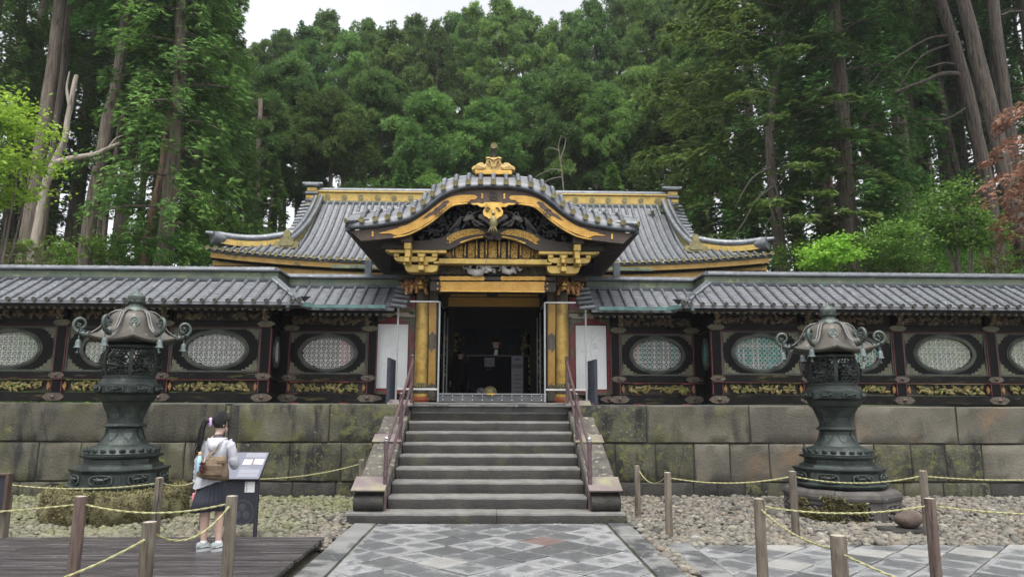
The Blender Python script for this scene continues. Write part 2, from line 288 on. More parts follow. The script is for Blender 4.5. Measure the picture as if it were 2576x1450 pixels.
MAT = dict(
 wallstone=M('wall_stone', (.045, .043, .030), (.096, .089, .064), 1.6, .85, bump=.8, bscale=28, rnd=.22, detail=8, layers=(
   ((.062, .062, .022), 1.3, .50, .64), ((.03, .028, .022), 1.7, .50, .64, (1.5, 1.5, .45)), ((.014, .0135, .0125), 2.3, .56, .66, (1.4, 1.4, .3)), ((.20, .20, .17), 17, .66, .74), ((.17, .19, .04), 1.1, .66, .76, (1, 1, 1.3)))),
 wallstone_r=M('wall_stone_tan', (.062, .058, .045), (.115, .105, .083), 1.4, .85, bump=.7, bscale=30, rnd=.18, detail=8, layers=(
   ((.19, .115, .058), .8, .53, .70), ((.035, .032, .027), 1.5, .56, .70, (1.6, 1.6, .4)), ((.11, .11, .035), 1.9, .64, .78), ((.22, .22, .20), 19, .68, .76))),
 wallmossy=M('wall_stone_mossy', (.032, .032, .022), (.072, .071, .044), 3.2, .92, bump=1., bscale=22, rnd=.12, detail=9, layers=(
   ((.011, .011, .0105), 1.9, .50, .60, (1.5, 1.5, .5)), ((.085, .085, .03), 7, .52, .64), ((.20, .205, .155), 24, .62, .70))),
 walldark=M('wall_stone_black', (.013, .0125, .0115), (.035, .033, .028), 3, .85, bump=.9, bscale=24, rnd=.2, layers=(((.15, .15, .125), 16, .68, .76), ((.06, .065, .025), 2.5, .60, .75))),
 step=M('stair_stone', (.016, .0156, .0142), (.034, .0328, .029), 2.5, .7, bump=.6, bscale=40, layers=(((.05, .052, .022), 2.2, .56, .75), ((.11, .11, .095), 22, .70, .78))),
 nosing=M('worn_stone_edge', (.105, .103, .098), (.165, .16, .15), 5, .6, bump=.4, bscale=40),
 cheek=M('lichen_stone', (.045, .041, .037), (.095, .086, .072), 4, .85, bump=.8, bscale=35, layers=(((.24, .245, .18), 12, .57, .65), ((.058, .042, .04), 3, .55, .7))),
 pave_pale=M('pale_paving_stone', (.17, .169, .163), (.24, .237, .222), 3, .65, bump=.3, bscale=45),
 pave_red=M('red_paving_stone', (.105, .072, .068), (.14, .10, .094), 5, .5, bump=.3, bscale=45),
 kerb=M('kerb_stone', (.115, .118, .118), (.17, .17, .165), 2.6, .6, bump=.4, bscale=40, rnd=.1, layers=(((.066, .069, .073), 1.4, .48, .56, None, .32), ((.27, .275, .25), 9, .62, .70))),
 soil=M('dark_soil', (.045, .04, .03), (.09, .085, .06), 4, .95, bump=.5),
 joint=M('path_joint_earth', (.05, .05, .035), (.09, .10, .05), 6, .95),
 forestfloor=M('forest_floor', (.03, .035, .015), (.07, .085, .03), .8, .95, bump=.6, bscale=5),
 pebble=attrmat('pebble', .75), deck=M('wet_deck_wood', (.035, .03, .032), (.085, .076, .08), 5, .26, bump=.5, bscale=30, stretch=(.35, 9, 9), rnd=.22, layers=(((.02, .017, .018), 3.2, .48, .62, (.45, 6, 6), .14), ((.13, .122, .125), 2.1, .58, .72, (.5, 5, 5), .3))),
 post=M('weathered_post', (.072, .06, .047), (.16, .135, .105), 9, .85, bump=.9, bscale=26, stretch=(3, 3, .35), rnd=.2, layers=(((.03, .022, .018), 14, .58, .66, (2.4, 2.4, .16)), ((.2, .2, .10), 2, .62, .8))),
 postdark=M('dark_stained_post', (.06, .038, .032), (.13, .09, .075), 9, .8, bump=.8, bscale=26, stretch=(3, 3, .35), layers=(((.02, .015, .014), 12, .58, .66, (2.4, 2.4, .16)),)),
 postend=M('cut_post_end', (.24, .21, .17), (.33, .30, .25), 20, .85), rope=M('yellow_rope', (.22, .212, .095), (.32, .31, .165), 40, .8),
 bronze=M('patina_bronze', (.016, .022, .0205), (.038, .05, .045), 5, .5, .35, bump=.35, bscale=30, layers=(((.065, .088, .077), 9, .58, .74), ((.011, .0145, .0138), 2.4, .55, .7, (1, 1, .5)))),
 bronzeroof=M('brown_bronze', (.050, .046, .038), (.088, .080, .066), 3, .5, .25, bump=.15, bscale=12, layers=(((.24, .22, .175), 4, .62, .76, (3, 3, .5)), ((.05, .05, .046), 3, .58, .72))),
 lacquer=M('black_lacquer', (.0035, .003, .0035), (.008, .007, .007), 6, .45, bump=.1, spec=.12, layers=(((.035, .032, .026), 9, .70, .80, (.4, 1, 2)),)),
 wornlac=M('worn_black_lacquer', (.0055, .005, .005), (.013, .012, .0115), 5, .6, bump=.2, spec=.12, layers=(((.085, .08, .03), 2.6, .58, .70, (.6, 1, 4)), ((.11, .10, .08), 7, .63, .72, (.4, 1, 3)))),
 red=M('red_lacquer', (.15, .014, .018), (.23, .03, .032), 5, .5, layers=(((.08, .015, .015), 3, .6, .75),)), redline=M('dull_red_trim', (.09, .015, .021), (.13, .035, .04), 6, .6),
 gold=M('gilding', (.50, .30, .06), (.64, .42, .11), 6, .42, .45, bump=.35, bscale=20, layers=(((.26, .15, .04), 5, .54, .74), ((.12, .07, .025), 13, .64, .74))),
 goldpat=pattern_bump(M('embossed_gilding', (.42, .23, .045), (.54, .32, .08), 8, .4, .45), (30, 30, 30), .010, 'hex', .6, (.36, .19, .04)),
 goldfig=pattern_bump(M('figured_gilding', (.37, .22, .045), (.5, .32, .08), 9, .42, .45), (40, 40, 40), .012, 'voronoi', 1, (.16, .085, .02)),
 goldol=M('tarnished_gold', (.14, .125, .06), (.24, .21, .10), 8, .5, .35), goldyel=M('yellow_gold', (.37, .25, .065), (.49, .35, .10), 4, .4, .4, bump=.1, layers=(((.24, .17, .06), 5, .54, .72, (2, 2, .6)), ((.10, .07, .03), 15, .66, .76))),
 fit=pattern_bump(M('openwork_fitting', (.10, .10, .065), (.17, .17, .11), 9, .5, .3), (48, 48, 48), .008, 'voronoi', 1, (.07, .07, .045)),
 fitbrown=pattern_bump(M('brown_fitting', (.085, .068, .054), (.14, .115, .09), 9, .5, .35), (40, 40, 40), .008, 'voronoi', 1, (.07, .05, .04)),
 lat=M('pale_lattice_paint', (.40, .41, .39), (.55, .55, .53), 9, .7), teal=M('teal_paint', (.06, .26, .235), (.13, .38, .34), 7, .6),
 carve=M('dull_painted_carving', (.10, .075, .05), (.26, .2, .13), 16, .7, layers=(((.22, .10, .08), 9, .6, .7), ((.10, .14, .10), 7, .6, .72))),
 carveg=M('gold_green_carving', (.12, .10, .038), (.25, .21, .075), 14, .55, .25, layers=(((.16, .19, .05), 6, .5, .64), ((.05, .045, .03), 9, .62, .72))),
 carvedk=M('dark_carving', (.035, .038, .046), (.085, .085, .092), 14, .7, layers=(((.11, .035, .04), 5, .66, .74), ((.05, .07, .07), 6, .58, .7))), orange=M('orange_ochre', (.17, .085, .025), (.25, .14, .04), 8, .6),
 tile=M('copper_tile', (.09, .099, .11), (.15, .16, .174), 5, .42, .3, bump=.25, bscale=14, rnd=.24, layers=(((.23, .255, .27), 11, .56, .72), ((.07, .075, .08), 6, .60, .74), ((.19, .26, .25), 3, .64, .8))),
 flat=M('flat_copper_tile', (.105, .109, .12), (.165, .17, .184), 5, .52, .25, bump=.3, bscale=7, bstretch=(.6, 4, 9), layers=(((.23, .24, .255), 8, .58, .7, (1, 4, 6)), ((.05, .05, .054), 5, .60, .74))),
 tiledk=M('dark_copper_edge', (.03, .036, .045), (.065, .075, .085), 6, .5, .3, layers=(((.08, .14, .14), 4, .62, .74),)),
 ridgeg=M('green_copper_band', (.06, .083, .058), (.112, .136, .085), 3, .6, .1, layers=(((.28, .27, .10), 2.2, .58, .72, (1, 1, 2)), ((.03, .035, .03), 4, .58, .7, (2, 2, .6)))),
 tealcop=M('verdigris_gutter', (.045, .10, .096), (.10, .195, .19), 4, .6, layers=(((.09, .10, .10), 3, .55, .68),)),
 cap=M('mauve_copper_sheet', (.15, .12, .12), (.205, .17, .168), 2, .45, .2, layers=(((.30, .30, .16), 1.5, .5, .7),)),
 rail=M('mauve_rail_paint', (.075, .048, .052), (.112, .076, .08), 6, .35, .1, layers=(((.36, .33, .33), 24, .68, .74),)),
 white=M('white_lacquer_panel', (.76, .77, .79), (.80, .81, .82), 4, .55, bump=.2, bscale=30, stretch=(6, 6, .4)), paper=M('white_paper', (.62, .62, .63), rough=.7), greyprint=M('grey_print', (.25, .25, .27), rough=.7), ink=M('black_ink', (.02, .02, .025), rough=.7),
 steel=M('grey_steel', (.30, .31, .31), (.38, .39, .39), 5, .4, .6), whitesteel=M('pale_aluminium', (.58, .58, .57), rough=.4, metal=.3), sill=M('grey_sheet_metal', (.06, .066, .07), (.105, .112, .115), 3, .5, .3, bump=.2, layers=(((.05, .055, .06), 5, .58, .7),)),
 dkwood=M('dark_brown_wood', (.02, .0145, .011), (.045, .033, .025), 6, .6, bump=.3, bscale=20, stretch=(1, 3, 3)), brwood=M('brown_wood', (.042, .026, .019), (.072, .047, .034), 7, .6, bump=.3), grwood=M('grey_brown_wood', (.08, .064, .048), (.135, .112, .085), 7, .7, bump=.3, stretch=(4, 4, .5)),
 lion=M('red_gold_carving', (.15, .055, .022), (.40, .22, .07), 30, .5, .25, layers=(((.62, .45, .22), 14, .62, .7), ((.09, .03, .02), 12, .58, .66))),
 crane=M('grey_crane_paint', (.17, .155, .15), (.29, .27, .26), 14, .7), dragon=M('white_grey_carving', (.30, .29, .28), (.52, .51, .5), 10, .7, layers=(((.14, .12, .12), 9, .56, .66), ((.33, .22, .19), 6, .64, .74))),
 beige=M('weathered_beige_beam', (.33, .29, .22), (.42, .38, .30), 4, .7, layers=(((.03, .027, .025), 5, .52, .6, (1, 1, 3)),)),
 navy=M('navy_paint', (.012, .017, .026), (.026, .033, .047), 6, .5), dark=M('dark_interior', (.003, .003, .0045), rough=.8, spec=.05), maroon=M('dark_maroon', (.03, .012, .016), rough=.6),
 skin=M('skin', (.50, .33, .265), (.56, .38, .31), 7, .5), hair=M('black_hair', (.006, .0055, .0065), (.016, .015, .016), 30, .5, stretch=(6, 6, .6), bump=.8, spec=.3),
 jacket=M('pale_lilac_cloth', (.36, .365, .41), (.43, .435, .475), 6, .75, bump=.6, bscale=9, bdist=.03), collar=M('charcoal_collar', (.05, .042, .05), rough=.8), skirt=M('navy_skirt_cloth', (.013, .0155, .025), (.021, .024, .036), 9, .8),
 bag=M('brown_canvas', (.095, .064, .038), (.135, .094, .058), 10, .75, bump=.7, bscale=13, bdist=.03), shoe=M('grey_mesh_shoe', (.22, .245, .25), (.33, .355, .36), 25, .6), sole=M('white_sole', (.42, .44, .44), rough=.6), sock=M('white_sock', (.6, .6, .6), rough=.8), lilac=M('lilac_scrunchie', (.52, .33, .62), rough=.8),
 blue=M('pale_blue_label', (.30, .52, .66), rough=.3), peach=M('peach_cap', (.68, .42, .22), rough=.5), fur=M('maroon_fur', (.07, .018, .018), (.13, .04, .035), 60, .9, bump=1, bscale=120), pink=M('pink_plastic', (.62, .22, .26), rough=.5),
 signblk=M('black_sign_board', (.016, .017, .026), rough=.5), signface=M('blue_grey_sign_face', (.10, .108, .14), (.115, .125, .16), 2, .28), lilacprint=M('pale_print', (.34, .34, .38), rough=.5),
 moss=M('moss', (.10, .093, .042), (.20, .185, .09), 7, .95, bump=1., bscale=40, bdist=.05, layers=(((.03, .028, .018), 5, .58, .68), ((.21, .20, .11), 14, .6, .7))),
 pedstone=M('dark_pedestal_stone', (.04, .037, .035), (.078, .071, .065), 4, .8, bump=.5, bscale=30, layers=(((.42, .42, .38), 5, .69, .73), ((.035, .03, .03), 3, .55, .7))),
 rock=M('brown_rock', (.06, .042, .036), (.12, .09, .075), 5, .85, bump=.6, layers=(((.34, .31, .28), 7, .66, .7),)),
 bark=M('cedar_bark', (.085, .066, .053), (.20, .162, .132), 5, .9, bump=1., bscale=7, stretch=(3, 3, .25), bdist=.06, rnd=.22, layers=(((.04, .032, .026), 6, .55, .66, (2.5, 2.5, .15)), ((.16, .17, .10), 1.1, .62, .8))),
 barkpale=M('pale_bark', (.24, .20, .165), (.36, .315, .27), 5, .9, bump=1., bscale=7, stretch=(3, 3, .3), bdist=.06, layers=(((.11, .09, .07), 6, .56, .66, (2.5, 2.5, .2)), ((.2, .21, .14), 1.4, .6, .75))),
 barkred=M('red_brown_bark', (.19, .105, .07), (.32, .215, .16), 5, .9, bump=1., bscale=7, stretch=(3, 3, .25), bdist=.06, layers=(((.08, .05, .04), 6, .56, .66, (2.5, 2.5, .15)),)),
 barkdk=M('dark_cedar_bark', (.048, .037, .03), (.115, .09, .073), 5, .9, bump=1., bscale=7, stretch=(3, 3, .25), bdist=.08, layers=(((.02, .016, .013), 7, .50, .62, (2.5, 2.5, .13)), ((.13, .13, .075), 1.3, .6, .76))),
 twig=M('bare_twig', (.12, .108, .09), (.19, .175, .145), 5, .9),
 sugi=leafmat('cedar_leaf', (.045, .095, .028), (.112, .21, .052), (.225, .35, .085), .4), hinoki=leafmat('cypress_leaf', (.042, .105, .028), (.10, .22, .05), (.20, .36, .085), .4),
 tsuga=leafmat('hemlock_leaf', (.07, .12, .032), (.145, .23, .052), (.25, .345, .088), .4), lime=leafmat('lime_green_leaf', (.10, .19, .02), (.19, .34, .04), (.30, .46, .07), .45),
 midleaf=leafmat('broad_leaf', (.05, .12, .022), (.115, .24, .042), (.22, .38, .075), .4), redleaf=leafmat('rust_maple_leaf', (.18, .105, .065), (.33, .20, .12), (.45, .31, .19), .4), grass=leafmat('grass_blade', (.09, .16, .03), (.17, .28, .05), (.26, .36, .09), .4), olive=leafmat('olive_leaf', (.12, .14, .05), (.22, .24, .09), (.36, .38, .16), .4),
)
g = bpy.data.materials.new('clear_acrylic'); g.use_nodes = True; nt = g.node_tree; nt.nodes.clear()
_o = nt.nodes.new('ShaderNodeOutputMaterial'); _t = nt.nodes.new('ShaderNodeBsdfTransparent'); _t.inputs[0].default_value = (.965, .97, .965, 1); _gl = nt.nodes.new('ShaderNodeBsdfGlossy'); _gl.inputs['Roughness'].default_value = .06
_fr = nt.nodes.new('ShaderNodeFresnel'); _fr.inputs[0].default_value = 1.18; _mx = nt.nodes.new('ShaderNodeMixShader')
nt.links.new(_fr.outputs[0], _mx.inputs[0]); nt.links.new(_t.outputs[0], _mx.inputs[1]); nt.links.new(_gl.outputs[0], _mx.inputs[2]); nt.links.new(_mx.outputs[0], _o.inputs[0]); MAT['glass'] = g

def pave_material(nm, light, dark, wet):
    m = M(nm, light, tuple(c*1.25 for c in light), 7, .6, bump=.4, bscale=45, rnd=.3, layers=(((.30, .30, .295), 11, .63, .68),)); nt = m.node_tree; N = nt.nodes.new; Lk = nt.links.new; b = nt.nodes['Principled BSDF']
    tc = N('ShaderNodeTexCoord'); sp = N('ShaderNodeSeparateXYZ'); Lk(tc.outputs['Generated'], sp.inputs[0]); acc = None
    for k in ('X', 'Y'):
        a = N('ShaderNodeMath'); a.operation = 'SUBTRACT'; a.inputs[1].default_value = .5; Lk(sp.outputs[k], a.inputs[0]); c = N('ShaderNodeMath'); c.operation = 'ABSOLUTE'; Lk(a.outputs[0], c.inputs[0])
        if acc is None: acc = c.outputs[0]
        else: q = N('ShaderNodeMath'); q.operation = 'ADD'; Lk(acc, q.inputs[0]); Lk(c.outputs[0], q.inputs[1]); acc = q.outputs[0]
    g = N('ShaderNodeNewGeometry'); n = N('ShaderNodeTexNoise'); n.inputs['Scale'].default_value = 5; n.inputs['Detail'].default_value = 7; n.inputs['Roughness'].default_value = .65; Lk(g.outputs['Position'], n.inputs['Vector'])
    oi = N('ShaderNodeObjectInfo'); q1 = N('ShaderNodeMath'); q1.operation = 'MULTIPLY_ADD'; q1.inputs[1].default_value = 1.15; Lk(n.outputs['Fac'], q1.inputs[0]); Lk(acc, q1.inputs[2])
    q2 = N('ShaderNodeMath'); q2.operation = 'MULTIPLY_ADD'; q2.inputs[1].default_value = .34; Lk(oi.outputs['Random'], q2.inputs[0]); Lk(q1.outputs[0], q2.inputs[2])
    r = N('ShaderNodeMapRange'); r.inputs[1].default_value = 1.06; r.inputs[2].default_value = 1.18; r.inputs[3].default_value = 1; r.inputs[4].default_value = 0; Lk(q2.outputs[0], r.inputs[0])
    mx = N('ShaderNodeMix'); mx.data_type = 'RGBA'; mx.blend_type = 'MIX'; Lk(r.outputs[0], mx.inputs[0]); Lk(b.inputs['Base Color'].links[0].from_socket, mx.inputs[6]); dm = N('ShaderNodeMix'); dm.data_type = 'RGBA'; dm.blend_type = 'MULTIPLY'; dm.inputs[0].default_value = 1; Lk(b.inputs['Base Color'].links[0].from_socket, dm.inputs[6]); dm.inputs[7].default_value = (*dark, 1); Lk(dm.outputs[2], mx.inputs[7]); Lk(mx.outputs[2], b.inputs['Base Color'])
    r2 = N('ShaderNodeMapRange'); r2.inputs[3].default_value = .62; r2.inputs[4].default_value = wet; Lk(r.outputs[0], r2.inputs[0]); Lk(r2.outputs[0], b.inputs['Roughness']); return m
MAT['pave'] = pave_material('paving_stone', (.14, .142, .145), (.66, .675, .69), .36)
# ================================================================ THE SETTING
def fold(t): return max(0., t)
def hill(X, Y):
    z = 1.6
    a = max(0., abs(X)-(9.6 if X > 0 else 11.)); b = a*.62 if X > 0 else a*.5
    z += min(b, 7.+.12*a)*min(1., max(0., (Y-14.)/3.))
    z += max(0., Y-29)*.075
    z += mnoise.noise(Vector((X*.15, Y*.15, 0)))*.35*min(1., max(0, Y-26)/6+a/6)
    return z
mb = MB(); mb.box(-70, 70, -25, 12.98, -.5, -.05); tag(obj('ground', mb, MAT['soil']), kind='structure')
mb = MB(); mb.box(-11.5, 11.5, 13.3, 27.5, .2, 1.625); tag(obj('courtyard_floor', mb, MAT['kerb']), kind='structure')
mb = MB(); mb.grid(lambda a, b: (lambda X, Y: (X, Y, hill(X, Y)))(-80+160*a, 13.1+110*b), 90, 70)
tag(obj('hillside', mb, MAT['forestfloor'], smooth=60), kind='structure')
# pebbles: countless, one stuff object
def ico(sub):
    bm = bmesh.new(); bmesh.ops.create_icosphere(bm, subdivisions=sub, radius=1); V = np.array([v.co[:] for v in bm.verts]); T = np.array([[v.index for v in f.verts] for f in bm.faces]); bm.free(); return V, T
def pebble_field(name, X0, X1, Y0, Y1, n, sub, mossy, keep=lambda x, y: True):
    V0, T0 = ico(sub); xs = RNG.uniform(X0, X1, n); ys = RNG.uniform(Y0, Y1, n)
    k = np.array([keep(a, b) for a, b in zip(xs, ys)]); xs, ys = xs[k], ys[k]; n = len(xs)
    sz = RNG.gamma(5., .0066, n)+.010; asp = RNG.uniform(.65, 1., (n, 3))*np.array([1.15, .9, .62]); sc = asp*sz[:, None]
    an = RNG.uniform(0, 2*PI, n); tl = RNG.normal(0, .3, n); c, s_ = np.cos(an), np.sin(an)
    P = V0[None]*(1+RNG.normal(0, .10, (n, len(V0), 1)))*sc[:, None, :]
    P = np.stack([P[..., 0], P[..., 1]*np.cos(tl)[:, None]-P[..., 2]*np.sin(tl)[:, None], P[..., 1]*np.sin(tl)[:, None]+P[..., 2]*np.cos(tl)[:, None]], -1)
    P = np.stack([P[..., 0]*c[:, None]-P[..., 1]*s_[:, None], P[..., 0]*s_[:, None]+P[..., 1]*c[:, None], P[..., 2]], -1)
    base = np.array([[.30, .29, .26], [.24, .235, .215], [.36, .34, .29], [.18, .18, .175], [.28, .24, .20], [.42, .41, .385], [.10, .095, .09]])[RNG.choice(7, n, p=[.25, .22, .16, .14, .12, .05, .06])]
    base = base*RNG.uniform(.8, 1.15, (n, 1))*.45*np.array([1.03, .98, .90])
    if mossy:
        mz = np.array([mnoise.noise(Vector((a*.9, b*.9, 3.)))*.5+.5 for a, b in zip(xs, ys)]); f = np.clip((mz-.30)*1.7+np.clip((ys-9.6)*.22, -.2, .5)-np.clip((xs+4.2)*.12, 0, .3), 0, .92)*RNG.uniform(.5, 1., n)
        base = base*(1-f[:, None])+np.array([[.115, .125, .045]])*f[:, None]*RNG.uniform(.75, 1.25, (n, 1))
    z = RNG.uniform(-.03, .015, n)+sz*.2 - .012
    P += np.stack([xs, ys, z], -1)[:, None, :]; m = len(V0)
    T = (T0[None]+(np.arange(n)*m)[:, None, None]).reshape(-1, 3); C = np.repeat(np.concatenate([base, np.ones((n, 1))], 1), m, 0)
    o = bpy.data.objects.new(name, npmesh(name, P.reshape(-1, 3), T, MAT['pebble'], C, True, 'hue')); COL.objects.link(o); tag(o, kind='stuff'); return o
def keepL(x, y): return (x-PEDL[0])**2+(y-PEDL[1])**2 > .82**2 and not (x < -1.98 and y < 8.55 and x > -9)
def keepR(x, y): return (x-PEDR[0])**2+(y-PEDR[1])**2 > .74**2 and not (x > 2.05 and y < 8.63)
PEDL = (-5.50, 10.75); PEDR = (5.33, 10.88)
tag(pebble_field('pebble_bed', -9.6, -1.93, 8.4, 13., 18500, 1, True, keepL), 'mossy grey river pebbles covering the ground left of the stairs')
tag(pebble_field('pebble_bed', 1.93, 10.2, 8.5, 13., 19500, 1, False, keepR), 'bare tan and grey river pebbles covering the ground right of the stairs')
tag(pebble_field('pebble_bed', -5.6, -1.93, 8.4, 9.6, 1500, 2, True, keepL), 'loose larger pebbles along the back edge of the wooden deck')
tag(pebble_field('pebble_bed', 1.93, 7.4, 8.5, 9.6, 1700, 2, False, keepR), 'loose larger pebbles along the back edge of the right paving')
tag(pebble_field('pebble_bed', 1.91, 2.07, 6.3, 8.7, 170, 2, False), 'narrow strip of pebbles between the two paved areas')
# paths of square stones laid diagonally
def clip(poly, x0, x1, y0, y1):
    for ax, v, sg in ((0, x0, 1), (0, x1, -1), (1, y0, 1), (1, y1, -1)):
        out = []
        for i in range(len(poly)):
            p, q = poly[i], poly[(i+1) % len(poly)]; a, b = (p[ax]-v)*sg, (q[ax]-v)*sg
            if a >= 0: out.append(p)
            if a*b < 0: t = a/(a-b); out.append((p[0]+(q[0]-p[0])*t, p[1]+(q[1]-p[1])*t))
        poly = out
        if len(poly) < 3: return []
    return poly
def stone_slab(poly, gap, z0, z1, ch=.007):
    cx = sum(p[0] for p in poly)/len(poly); cy = sum(p[1] for p in poly)/len(poly); n = len(poly)
    def inset(d):
        out = []
        for i in range(n):
            p0, p1, p2 = Vector(poly[i-1]), Vector(poly[i]), Vector(poly[(i+1) % n])
            e1 = (p1-p0).normalized(); e2 = (p2-p1).normalized(); n1 = Vector((-e1.y, e1.x)); n2 = Vector((-e2.y, e2.x))
            bs = n1+n2; k = bs.length_squared
            out.append(p1+bs*(min(2*d/k, 4*d) if k > 1e-6 else d))
        return out
    A, B = inset(gap), inset(gap+ch); tl = [random.uniform(-.004, .004) for _ in range(3)]
    zz = lambda p: z1+tl[0]+tl[1]*(p[0]-cx)*4+tl[2]*(p[1]-cy)*4
    vs = [(p[0], p[1], z0) for p in A]+[(p[0], p[1], zz(p)-ch*.8) for p in A]+[(p[0], p[1], zz(p)) for p in B]
    fs = [tuple(range(2*n, 3*n))]+[(i, (i+1) % n, n+(i+1) % n, n+i) for i in range(n)]+[(n+i, n+(i+1) % n, 2*n+(i+1) % n, 2*n+i) for i in range(n)]
    return MB().add(vs, fs)
def diamond_path(root, x0, x1, y0, y1, D, ox, oy, special):
    h = D/2
    for i in range(-40, 40):
        for j in range(-40, 40):
            cx, cy = ox+(i+j)*h, oy+(i-j)*h
            if cx < x0-D or cx > x1+D or cy < y0-D or cy > y1+D: continue
            jx = [random.uniform(-.006, .006) for _ in range(2)]
            po = clip([(cx+h+jx[0], cy), (cx, cy+h+jx[1]), (cx-h+jx[0], cy), (cx, cy-h+jx[1])], x0, x1, y0, y1)
            if len(po) < 3: continue
            ar = abs(sum(po[k-1][0]*po[k][1]-po[k][0]*po[k-1][1] for k in range(len(po))))/2
            if ar < .004: continue
            m = MAT[special.get((i, j), 'pave')]
            obj('paving_stone', stone_slab(po, .0085, -.04, .0), m, root)
path = bpy.data.objects.new('stone_path', None); COL.objects.link(path); tag(path, kind='structure'); path.location = (0, 8, 0); WO[path.name] = Vector((0, 8, 0))
obj('path_bed', MB().box(-1.93, 1.93, 4.5, 10.14, -.06, -.018), MAT['joint'], path)
RT = atz(1366, 1359, 0)
diamond_path(path, -1.6, 1.6, 6.0, 10.13, .575, RT.x, RT.y, {(0, 0): 'pave_red', (-4, 0): 'pave_pale'})
for sx in (-1, 1):
    y = 4.6
    for ln in (1.05, 1.25, .95, 1.3, 1.0):
        y2 = min(y+ln, 10.13); x0, x1 = sorted((sx*1.612, sx*1.915))
        obj('kerb_stone', stone_slab([(x0, y), (x1, y), (x1, y2), (x0, y2)], .006, -.06, .012), MAT['kerb'], path); y = y2
pad = bpy.data.objects.new('stone_pavement', None); COL.objects.link(pad); tag(pad, kind='structure'); pad.location = (5, 8, 0); WO[pad.name] = Vector((5, 8, 0))
obj('path_bed', MB().box(2.04, 9.6, 4.5, 8.64, -.06, -.018), MAT['joint'], pad)
diamond_path(pad, 2.37, 9.6, 6.0, 8.63, .60, 2.5, 7.6, {(3, 0): 'pave_pale', (1, 1): 'pave_pale', (5, 3): 'pave_pale', (6, 4): 'pave_pale', (4, 2): 'pave_pale', (8, 5): 'pave_pale'})
y = 4.6
for ln in (1.4, 1.35, 1.3):
    y2 = min(y+ln, 8.63); obj('kerb_stone', stone_slab([(2.05, y), (2.36, y), (2.36, y2), (2.05, y2)], .006, -.06, .014), MAT['kerb'], pad); y = y2
# ---------------------------------------------------------------- retaining walls of big stone blocks
WY = 12.9
def rock_block(x0, x1, z0, z1, mat, par, dy=0.):
    mb = MB(); g = .006; c = .018; f = WY+dy
    nx = max(2, int((x1-x0)/.16)); nz = max(2, int((z1-z0)/.16))
    X = [x0+g, x0+g+c]+[x0+g+c+(x1-x0-2*g-2*c)*i/nx for i in range(1, nx)]+[x1-g-c, x1-g]; Z = [z0+g, z0+g+c]+[z0+g+c+(z1-z0-2*g-2*c)*i/nz for i in range(1, nz)]+[z1-g-c, z1-g]
    vs = []
    for i, x in enumerate(X):
        for j, z in enumerate(Z):
            e = i in (0, len(X)-1) or j in (0, len(Z)-1); nn = mnoise.noise(Vector((x*2.2, z*2.2, x0)))*.018+mnoise.noise(Vector((x*7, z*7, 4)))*.010
            jx, jz = (mnoise.noise(Vector((z*4, x0, 1)))*.007+.004 if i in (0, 1) else mnoise.noise(Vector((z*4, x1, 2)))*.007-.004 if i >= len(X)-2 else 0), (mnoise.noise(Vector((x*3, z0, 5)))*.008+.004 if j in (0, 1) else mnoise.noise(Vector((x*3, z1, 6)))*.008-.004 if j >= len(Z)-2 else 0)
            vs.append((x+jx, f+(c if e else nn), z+jz))
    w = len(Z); fs = [(i*w+j, (i+1)*w+j, (i+1)*w+j+1, i*w+j+1) for i in range(len(X)-1) for j in range(w-1)]
    b = len(vs); bk = f+.35
    per = [i*w for i in range(len(X))]+[(len(X)-1)*w+j for j in range(1, w)]+[i*w+w-1 for i in range(len(X)-2, -1, -1)]+[j for j in range(w-2, 0, -1)]
    for i in per: vs.append((vs[i][0], bk, vs[i][2]))
    n = len(per); fs += [(per[k], b+k, b+(k+1) % n, per[(k+1) % n]) for k in range(n)]
    return obj('stone_block', mb.add(vs, fs), mat, par, smooth=45)
vx = lambda v, y=1100: at(v, y, WY).x
wl = thing('stone_retaining_wall', 'mossy grey stone block wall left of the stairs, behind the left lantern', 'stone wall', (-5.5, WY, 0))
wr = thing('stone_retaining_wall', 'tan stained stone block wall right of the stairs, behind the right lantern', 'stone wall', (5.5, WY, 0))
zA, zB = at(0, 1110, WY).z, at(0, 1210, WY).z
def course(par, js, z0, z1, mats):
    for k in range(len(js)-1): rock_block(js[k], js[k+1], z0, z1, MAT[mats[k % len(mats)]], par, random.uniform(-.012, .012))
course(wl, [-10.6, vx(-90), vx(562)], zA, 1.64, ['wallstone']); course(wl, [vx(562), vx(576)], zA, 1.60, ['wallmossy']); course(wl, [vx(596), vx(826), -1.6], zA, 1.64, ['wallstone', 'wallmossy'])
course(wl, [-10.6, vx(99), vx(206), vx(370), vx(467), vx(594), vx(731), vx(860), -1.6], zB, zA, ['wallstone', 'wallstone', 'wallstone', 'wallstone', 'wallstone', 'wallmossy', 'wallmossy', 'wallmossy'])
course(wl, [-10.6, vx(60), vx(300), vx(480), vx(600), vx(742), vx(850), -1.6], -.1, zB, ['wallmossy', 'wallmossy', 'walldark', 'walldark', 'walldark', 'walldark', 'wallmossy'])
obj('wall_core', MB().box(-10.6, -1.55, WY+.03, WY+.34, -.1, 1.6), MAT['walldark'], wl)
course(wr, [1.5, vx(1629), vx(1888), vx(2153), vx(2412), 11.], zA, 1.635, ['wallmossy', 'wallstone', 'wallstone_r', 'wallstone_r', 'wallstone_r'])
course(wr, [1.5, vx(1547), vx(1648), vx(1745), vx(1835), vx(1934), vx(2022), vx(2196), vx(2288), vx(2376), vx(2467), 11.], zB, zA, ['wallmossy', 'wallmossy', 'wallmossy', 'wallstone_r', 'wallstone_r', 'wallstone_r', 'wallstone_r'])
